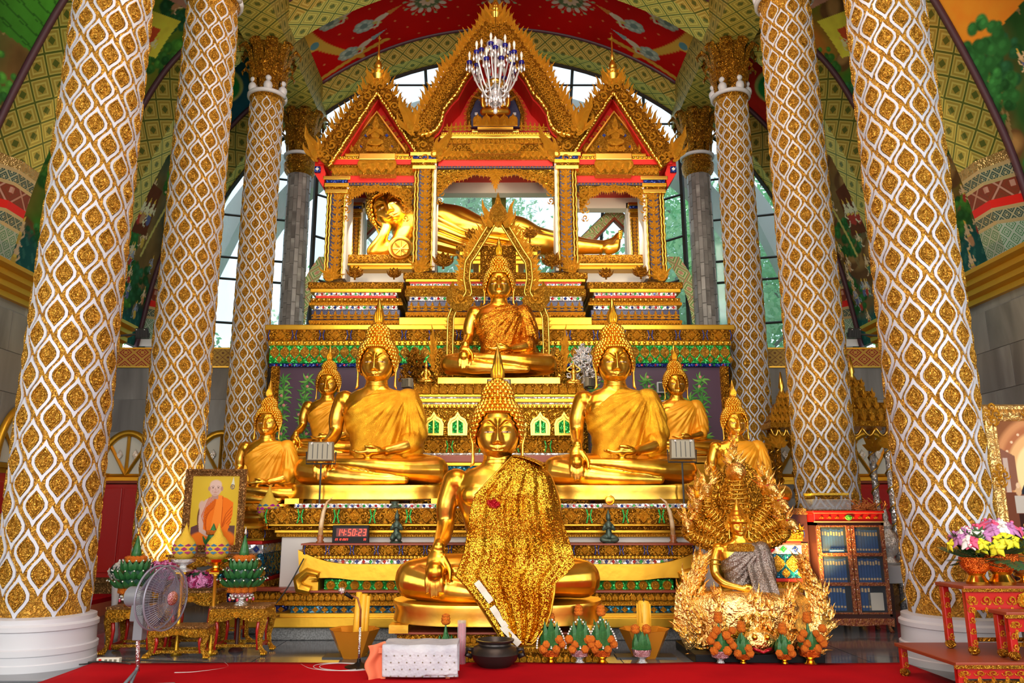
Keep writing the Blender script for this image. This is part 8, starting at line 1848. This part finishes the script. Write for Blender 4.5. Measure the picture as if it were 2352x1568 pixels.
# ---------------------------------------------------------------- gilt framed painting at the right edge
d = 8.05; x0, x1 = PX(2262, 1080, d), PX(2262, 1080, d)+1.05; z0, z1 = PZ(1258, d), PZ(930, d); t = thing('framed_painting', 'large gilt-framed painting of an arched hall, cut by the right edge', 'picture', ((x0+x1)/2, d+.0, z0), rz=-.0); w, h = x1-x0, z1-z0
frame(t, w, h, .17, 'frame_gold', None, .07, False)
for cx_, cz_ in ((-w/2+.1, .1), (-w/2+.1, h-.1), (w/2-.1, .1), (w/2-.1, h-.1), (-w/2+.1, h/2), (0, h-.08)):
    for k in range(4): inst('corner_scroll', ME['scroll'], t, (cx_+.05*cos(k*1.57), -.07, cz_+.07*sin(k*1.57)), (.11*(1 if k % 2 else -1), .1, .11), world=False)
cv = Canvas(.75, 1.2, .007, (.30, .12, .05)); c = cv
c.mix(np.clip(c.noise(3, 8)*.6, 0, 1), (.16, .05, .02))
for r_, col in ((.62, (.62, .28, .12)), (.54, (.44, .16, .07)), (.46, (.80, .46, .20)), (.36, (.95, .72, .36)), (.26, (1, .86, .55))): c.ell(.46, .62, r_*.85, r_, col, 0, .08)
for k in range(14): a = pi*k/13; c.ell(.46+.42*cos(a), .62+.5*sin(a), .014, .014, (.9, .62, .4), 0, .4)
c.poly([(0, 0), (.75, 0), (.75, .42), (0, .42)], (.17, .055, .03)); c.poly([(0, .42), (.16, .45), (.16, .80), (0, .9)], (.26, .11, .07)); c.poly([(.03, .42), (.08, .42), (.08, .78), (.03, .78)], (.55, .42, .36))
c.poly([(.16, .40), (.28, .62), (.36, .60), (.40, .40)], (.02, .025, .04)); c.poly([(.10, .20), (.75, .20), (.75, .38), (.10, .38)], (.52, .47, .42)); c.poly([(.12, .0), (.75, .0), (.75, .19), (.12, .19)], (.04, .015, .012))
for k in range(7): c.poly([(.15+.09*k, .06), (.20+.09*k, .06), (.20+.09*k, .085), (.15+.09*k, .085)], (.7, .4, .12))
for k in range(6): c.ell(.15+.1*k, .43, .03, .05, (.66, .40, .22), 0, .2); c.ell(.15+.1*k, .49, .02, .03, (.8, .55, .35), 0, .3)
c.ell(.55, .60, .05, .14, (.85, .8, .7), 0, .3); c.ell(.60, .80, .05, .06, (.95, .8, .5), 0, .3)
fa = lambda u, v: np.stack([(u-.5)*(w-.3), np.full_like(u, -.022), .15+v*(h-.3)], -1)
me_o = cv.obj('painting', fa, None); me_o.parent = t; MB().box(-w/2+.03, w/2-.03, 0, .02, .03, h-.03).build('backing_board', 'cabinet_dark', t, local=True)
ES = thing('easel', 'dark wooden easel carrying the gilt-framed painting', 'easel', ((x0+x1)/2, d+.2, 0))
for q in (-.35, .35): MB().tube([((x0+x1)/2+q*1.2, d+.06, 0), ((x0+x1)/2+q*.6, d+.12, z1-.1)], .025, 6).build('leg', 'cabinet_dark', ES, True)
MB().tube([((x0+x1)/2, d+.7, 0), ((x0+x1)/2, d+.15, z1-.1)], .025, 6).build('leg', 'cabinet_dark', ES, True); MB().box((x0+x1)/2-.45, (x0+x1)/2+.45, d-.06, d+.12, z0-.05, z0).build('ledge', 'cabinet_dark', ES)
# ---------------------------------------------------------------- carved red tables and flowers in front at right
def red_table(label, x0_, x1_, y0_, y1_, z0_, z1_, group=None):
    t = thing('carved_red_table', label, 'table', ((x0_+x1_)/2, (y0_+y1_)/2, z0_)); MB().box(x0_-.02, x1_+.02, y0_-.02, y1_+.02, z1_-.03, z1_).build('table_top', 'brown_red', t, bevel=.006)
    MB().box(x0_-.025, x1_+.025, y0_-.025, y0_+.0, z1_-.045, z1_-.02).build('bead_edge', 'gold_fine', t); h_ = z1_-z0_; ah = min(.15, h_*.3)
    o = MB().box(x0_, x1_, y0_, y0_+.02, z1_-.04-ah, z1_-.03).build('apron', 'red_lacquer', t); n = max(3, int((x1_-x0_)/.10))
    for k in range(n): inst('scroll', ME['scroll'], o, (x0_+(x1_-x0_)*(k+.5)/n, y0_-.004, z1_-.04-ah*.48), ((.075 if k % 2 else -.075), .09, ah*.55)); inst('drop', ME['flame'], o, (x0_+(x1_-x0_)*(k+.5)/n, y0_-.002, z1_-.035-ah*.9), (.05, .06, .07), rot=(0, pi, 0))
    inst('rosette', ME['rosette'], o, ((x0_+x1_)/2, y0_-.01, z1_-.04-ah*.5), .065)
    for x, q in ((x0_+.03, -1), (x1_-.03, 1)):
        for y in (y0_+.03, y1_-.03):
            l = MB().box(x-.03, x+.03, y-.025, y+.03, z0_+.03, z1_-.03).build('leg', 'red_lacquer', t, bevel=.01); MB().ball((x+q*.01, y-.02, z0_+.035), .045, 10, 6, (1, 1, .8)).build('claw_foot', 'gold_dark', l, True)
            k2 = int((h_-.1)/.085)
            for k in range(k2): inst('scroll', ME['scroll'], l, (x+q*-.0, y-.03, z0_+.1+k*.085), (.045*q*(1 if k % 2 else -1), .06, .055))
    MB().box(x0_+.03, x1_-.03, y0_+.02, y0_+.05, z0_+.10, z0_+.13).build('stretcher', 'gold_dark', t); return t
xr0 = PX(2222, 1400, 6.75); zt_ = PZ(1345, 6.75)
red_table('lowest and widest carved red and gold table at the right edge, on the carpet', PX(2200, 1540, 6.45), PX(2200, 1540, 6.45)+1.5, 6.45, 7.38, .012, PZ(1520, 6.45))
red_table('tall carved red and gold table bearing the flower bowls at the right edge', xr0, xr0+.95, 6.75, 7.15, PZ(1520, 6.45), zt_)
red_table('middle carved red and gold table at the right edge, in front of the tall one', PX(2318, 1440, 6.5), PX(2318, 1440, 6.5)+.8, 6.50, 6.70, PZ(1520, 6.45), PZ(1405, 6.5))
def flower_bowl(x, d, label, s_):
    p = Vector((PX(x, 1345, d), d, zt_)); t = thing('flower_bowl', label, 'flower bowl', tuple(p)); b = MB(); b.lathe([(.07, .09), (.11, .13), (.125, .19), (.12, .22), (.10, .2)], 24); b.build('bowl', 'red_gold', t, True, 40, local=True).scale = (s_,)*3
    b = MB(); b.lathe([(.085, 0), (.09, .02), (.07, .05), (.06, .07), (.075, .09)], 24); b.build('foot', 'gold_foot', t, True, 40, local=True).scale = (s_,)*3
    rd = random.Random(int(x)); gr = MB(); fl_ = LEAFM
    for k in range(26): a = rd.uniform(0, 2*pi); inst('fern_leaf', FERN, t, (.05*cos(a), .05*sin(a), .2*s_), (s_*rd.uniform(.7, 1.0),)*3, rot=(rd.uniform(.3, 1.9), 0, a), world=False)
    for k in range(44):
        a = rd.uniform(0, 2*pi); e = rd.uniform(.0, 1.4); r_ = .215*s_; m = 'yellow_flower' if e < .5 else rd.choice(['violet_flower', 'violet_flower', 'rose', 'jasmine']); nn = Vector((cos(a)*cos(e), sin(a)*cos(e), sin(e))); inst('blossom', PTM[m], t, tuple(nn*r_+Vector((0, 0, .25*s_))), .085*s_*rd.uniform(.8, 1.2), rot=(-nn).to_track_quat('Y', 'Z').to_euler(), world=False)
    return t
fb = MB()
fb.tube([(0, 0, 0), (0, 0, .15), (0, -.01, .28)], [.004, .003, .001], 4)
for k in range(9):
    z = .05+.025*k; l = .07*sin(pi*(k+2)/12)
    for q in (-1, 1): fb.leaf([(0, -.002, z), (q*l*.6, -.004, z+.02), (q*l, -.004, z+.05)], [.006, .012, .002], .003)
FERN = fb.mesh('fern_leaf', 'fern')
flower_bowl(2246, 6.95, 'flower bowl with yellow and violet blossoms, left one on the tall red table', 1.0); flower_bowl(2304, 6.92, 'flower bowl with yellow and violet blossoms, right one on the tall red table', 1.15)
t = egg(2347, 1300, 7.05, 80, 'orange beaded egg offering with blue diamonds at the right edge behind the flowers', ('marigold', 'woven_blue', 'woven_blue'), 'gold_foot')
t.location.z = zt_
# ================================================================ SERPENT-THRONE FIGURE
d = 8.42; p0 = P(1708, 1398, d); N_ = thing('serpent_throne_figure', 'gold crowned figure in grey net cloth under a fan of serpent heads', 'statue', (p0.x, d, 0))
pm = PM(1390, d); s_ = 51*pm; zl = p0.z
def lap_body():
    b = MB(); loft(b, TORSO); limb(b, [(0, .06, 2.8), (0, .04, 3.12), (0, .06, 3.5)], [.36, .31, .28], 20)
    for q in (-1, 1):
        b.ball((q*.95, 0, 2.6), .29, 14, 8); limb(b, [(q*1.0, .0, 2.62), (q*1.18, .02, 2.1), (q*1.2, -.1, 1.5), (q*.95, -.55, 1.15), (q*.42, -.9, 1.0), (-q*.1, -1.0, .98+.06*q)], [.26, .24, .2, .17, .14, .13]); limb(b, [(q*.45, .1, .5), (q*1.1, -.2, .52), (q*1.66, -.5, .45)], [.5, .46, .38], 18)
    b.ball((0, -.25, .42), .55, 16, 10, (1.5, 1, .8)); limb(b, [(-1.66, -.52, .42), (-.7, -.95, .30), (.6, -1.05, .2)], [.36, .25, .16], 14); limb(b, [(1.66, -.52, .44), (.8, -.95, .5), (-.5, -1.0, .62)], [.36, .26, .16], 14); return remesh(b, .034, 3)
o = inst('body', lap_body(), N_, (0, 0, zl), s_, world=False)
hd_ = inst('head', HEAD, N_, (0, -.0, zl-.10*s_), s_, world=False); hd_.scale = (s_*.80, s_*.80, s_*.84); hd_.location.z = zl+.40*s_; 
for n, me in [('mouth_line', MOUTH)]+FACE: inst(n, me, hd_, (0, 0, 0), 1, world=False)
MB().lathe([(.56, ZH+.12), (.60, ZH+.22), (.56, ZH+.32), (.58, ZH+.42), (.46, ZH+.55), (.48, ZH+.62), (.34, ZH+.78), (.36, ZH+.84), (.22, ZH+1.0), (.12, ZH+1.2), (.02, ZH+1.5)], 24, (0, .05, 0)).build('crown', 'gold_leaf', hd_, True, 40, local=True)
for k in range(14): a = 2*pi*k/14; inst('crown_leaf', ME['flame'], hd_, (.57*sin(a), .05-.57*cos(a), ZH+.28), (.22, .2, .34), a, world=False)
for q in (-1, 1): inst('ear_flame', ME['flame'], hd_, (q*.62, .0, ZH-.25), (.5*q, .5, .9), world=False)
me = ROBE_GOLD.copy(); me.materials.clear(); me.materials.append(MATS['silver_net']); me.name = 'net_cloth'; o = inst('net_cloth', me, N_, (0, 0, zl), s_, world=False); solid(o, .008)
o = MB().grid(lambda u, v: (.10+.95*u+.25*v*u, -(.50+.75*sst(.2, .75, v))-.05*sin(u*14), 2.6-2.5*v), 24, 40).build('net_sash', 'silver_net', N_, True, local=True); o.scale = (s_,)*3; o.location = (0, 0, zl); solid(o, .008)
cb_ = MB(); cb_.lathe([(.62, 2.86), (.78, 2.72), (.86, 2.52), (.66, 2.62), (.4, 2.9)], 24, (0, -.03, 0), 1, .66); o = cb_.build('collar', 'gold_fine', N_, True, 40, local=True); o.scale = (s_,)*3; o.location = (0, 0, zl)
for q in (-1, 1):
    for z in (2.15, 1.95): o = MB().tube([(q*1.17+.27*cos(2*pi*k/16), .02+.27*sin(2*pi*k/16), z) for k in range(17)], .035, 6).build('arm_band', 'gold_fine', N_, True, local=True); o.scale = (s_,)*3; o.location = (0, 0, zl)
# coils and lotus seat
for k, (rr, zz) in enumerate(((1.75, -.18), (1.62, -.5), (1.85, -.82))):
    o = MB().tube([(rr*cos(2*pi*j/40), -.25+rr*.75*sin(2*pi*j/40), zz) for j in range(41)], .22, 10).build('serpent_coil', 'gold_carved', N_, True, local=True); o.scale = (s_,)*3; o.location = (0, 0, zl)
# necks and crested heads
def serp(pts, rad, crest, q):
    P2 = [P(x, y, d+dy)-wloc(N_) for x, y, dy in pts]; b = MB(); limb(b, P2, [r*pm for r in rad], 12, .8); o = b.build('serpent_neck', 'gold_carved', N_, True, local=True)
    for i in range(14):
        t_ = i/13*(len(P2)-1); j = min(int(t_), len(P2)-2); c_ = P2[j].lerp(P2[j+1], t_-j); rr = (rad[j]*(1-(t_-j))+rad[j+1]*(t_-j))*pm
        ax = (P2[j+1]-P2[j]).normalized(); sd_ = ax.cross(Vector((0, 1, 0))).normalized(); bb = MB().tube([c_+sd_*rr*.9*cos(a)-Vector((0, 1, 0))*rr*.98*sin(a) for a in [pi*k/8 for k in range(9)]], .006, 5); bb.build('belly_scale', 'gold_leaf', o, True, local=True)
    e = P2[-1]; hd2 = MB(); limb(hd2, [e, e+Vector((q*.03, -.10, .01)), e+Vector((q*.05, -.19, -.03))], [rad[-1]*pm*1.15, rad[-1]*pm*1.05, .02], 12); hd2.build('serpent_head', 'gold_foil', o, True, local=True)
    MB().tube([e+Vector((q*.03, -.10, -.03)), e+Vector((q*.04, -.17, -.07))], [.025, .010], 8).build('lower_jaw', 'gold_foil', o, True, local=True)
    for k in range(2): MB().ball(tuple(e+Vector(((-1)**k*.03+q*.02, -.09, .045))), .014, 8, 5).build('eye', 'mosaic_red', o, True, local=True)
    for k in range(crest):
        u = k/max(1, crest-1); inst('crest_flame', FF, o, tuple(e+Vector((-q*.03*u+.035*sin(k*2.4), .02*cos(k*2), .02+u*.26*crest/9))), (.10*(1-.6*u)*(-1 if k % 2 else 1), .12, .16*(1.15-.6*u)), rot=(0, (.8 if k % 2 else -.8)*(1-u)-q*.15, 0), world=False)
FF = mot('foil_flame', 'gold_foil', m_flame)
serp([(1692, 1230, .25), (1688, 1150, .22), (1688, 1085, .10)], (34, 42, 20), 13, 0)
for q in (-1, 1):
    X = lambda v: 1692+q*v
    serp([(X(20), 1235, .24), (X(50), 1190, .2), (X(72), 1165, .12), (X(68), 1125, .05)], (24, 26, 20, 12), 8, q)
    serp([(X(20), 1250, .22), (X(62), 1215, .18), (X(98), 1195, .1), (X(92), 1160, .02)], (22, 24, 20, 12), 8, q)
    serp([(X(20), 1262, .20), (X(70), 1245, .15), (X(108), 1228, .08), (X(112), 1205, .0)], (20, 22, 18, 12), 6, q)
b = MB(); hood = [P(x, y, d+.30)-wloc(N_) for x, y in [(1600, 1235), (1640, 1262), (1692, 1275), (1745, 1262), (1800, 1225), (1775, 1150), (1735, 1080), (1692, 1045), (1650, 1080), (1612, 1150)]]; b.prism([(v.x, v.z) for v in hood], .28, .33); b.build('hood_back', 'gold_carved', N_, local=True)
# flame crescents of the base
def wing(pts, wid, nf, dy, name):
    P2 = [P(x, y, d+dy)-wloc(N_) for x, y in pts]; b = MB(); b.leaf([tuple(v) for v in P2], [w_*pm for w_ in wid], .09); o = b.build(name, 'gold_foil', N_, True, 40, local=True); rd = random.Random(int(pts[0][0]))
    for k in range(nf):
        u = (k+.5)/nf*(len(P2)-1); j = min(int(u), len(P2)-2); c_ = P2[j].lerp(P2[j+1], u-j); ww = (wid[j]*(1-(u-j))+wid[j+1]*(u-j))*pm; tg = (P2[j+1]-P2[j]).normalized(); off = rd.uniform(-.8, .8); sd_ = Vector((tg.z, 0, -tg.x))
        inst('foil_flame', FF, o, tuple(c_+sd_*ww*off+Vector((0, -.07*(1-abs(off))-.02, 0))), (.10*rd.choice((-1, 1)), .14, .17*rd.uniform(.8, 1.2)), rot=(rd.uniform(-.2, .2), math.atan2(tg.x, tg.z)+off*.5, 0), world=False)
wing([(1660, 1500), (1608, 1478), (1580, 1425), (1580, 1365), (1598, 1312), (1607, 1290)], (18, 36, 34, 28, 12, 2), 50, -.1, 'flame_wing'); wing([(1805, 1500), (1852, 1475), (1880, 1425), (1876, 1365), (1852, 1318), (1842, 1296)], (18, 34, 32, 26, 11, 2), 50, -.1, 'flame_wing')
wing([(1665, 1500), (1650, 1440), (1656, 1395), (1650, 1368)], (28, 26, 14, 2), 22, -.26, 'side_flame'); wing([(1790, 1500), (1806, 1440), (1800, 1395), (1808, 1366)], (28, 26, 14, 2), 22, -.26, 'side_flame'); wing([(1733, 1510), (1733, 1440), (1733, 1405), (1733, 1382)], (44, 34, 14, 2), 30, -.32, 'front_flame')
b = MB(); b.lathe([(.55, 0), (.62, .1), (.60, .25), (.66, .42), (.60, .52), (.5, .56)], 30, (0, 0, .08), 1, .62, mod=lambda a, z: 1+.05*cos(14*a)); b.build('flame_bowl', 'gold_foil', N_, True, 60, local=True)
rd = random.Random(4)
for k in range(26): a = rd.uniform(-pi, 0); zz = rd.uniform(.1, .55); inst('foil_flame', FF, N_, (.62*cos(a), .39*sin(a)-.03, zz), (.11*rd.choice((-1, 1)), .13, .17), rot=(0, rd.uniform(-.8, .8), 0), world=False)
b = MB(); b.ball((0, -.43, .20), .13, 14, 8, (1.3, .6, .9)); b.build('lion_mask', 'gold_foil', N_, True, local=True); MB().tube([(-.09, -.51, .15), (0, -.53, .12), (.09, -.51, .15)], .016, 6).build('mask_mouth', 'mosaic_red', N_, True, local=True)
for q in (-1, 1): MB().ball((q*.06, -.50, .25), .03, 8, 6).build('mask_eye', 'gold_leaf', N_, True, local=True)
MB().box(-.62, .62, -.44, .44, 0, .085).build('black_plinth', 'black_plastic', N_, local=True, bevel=.01)
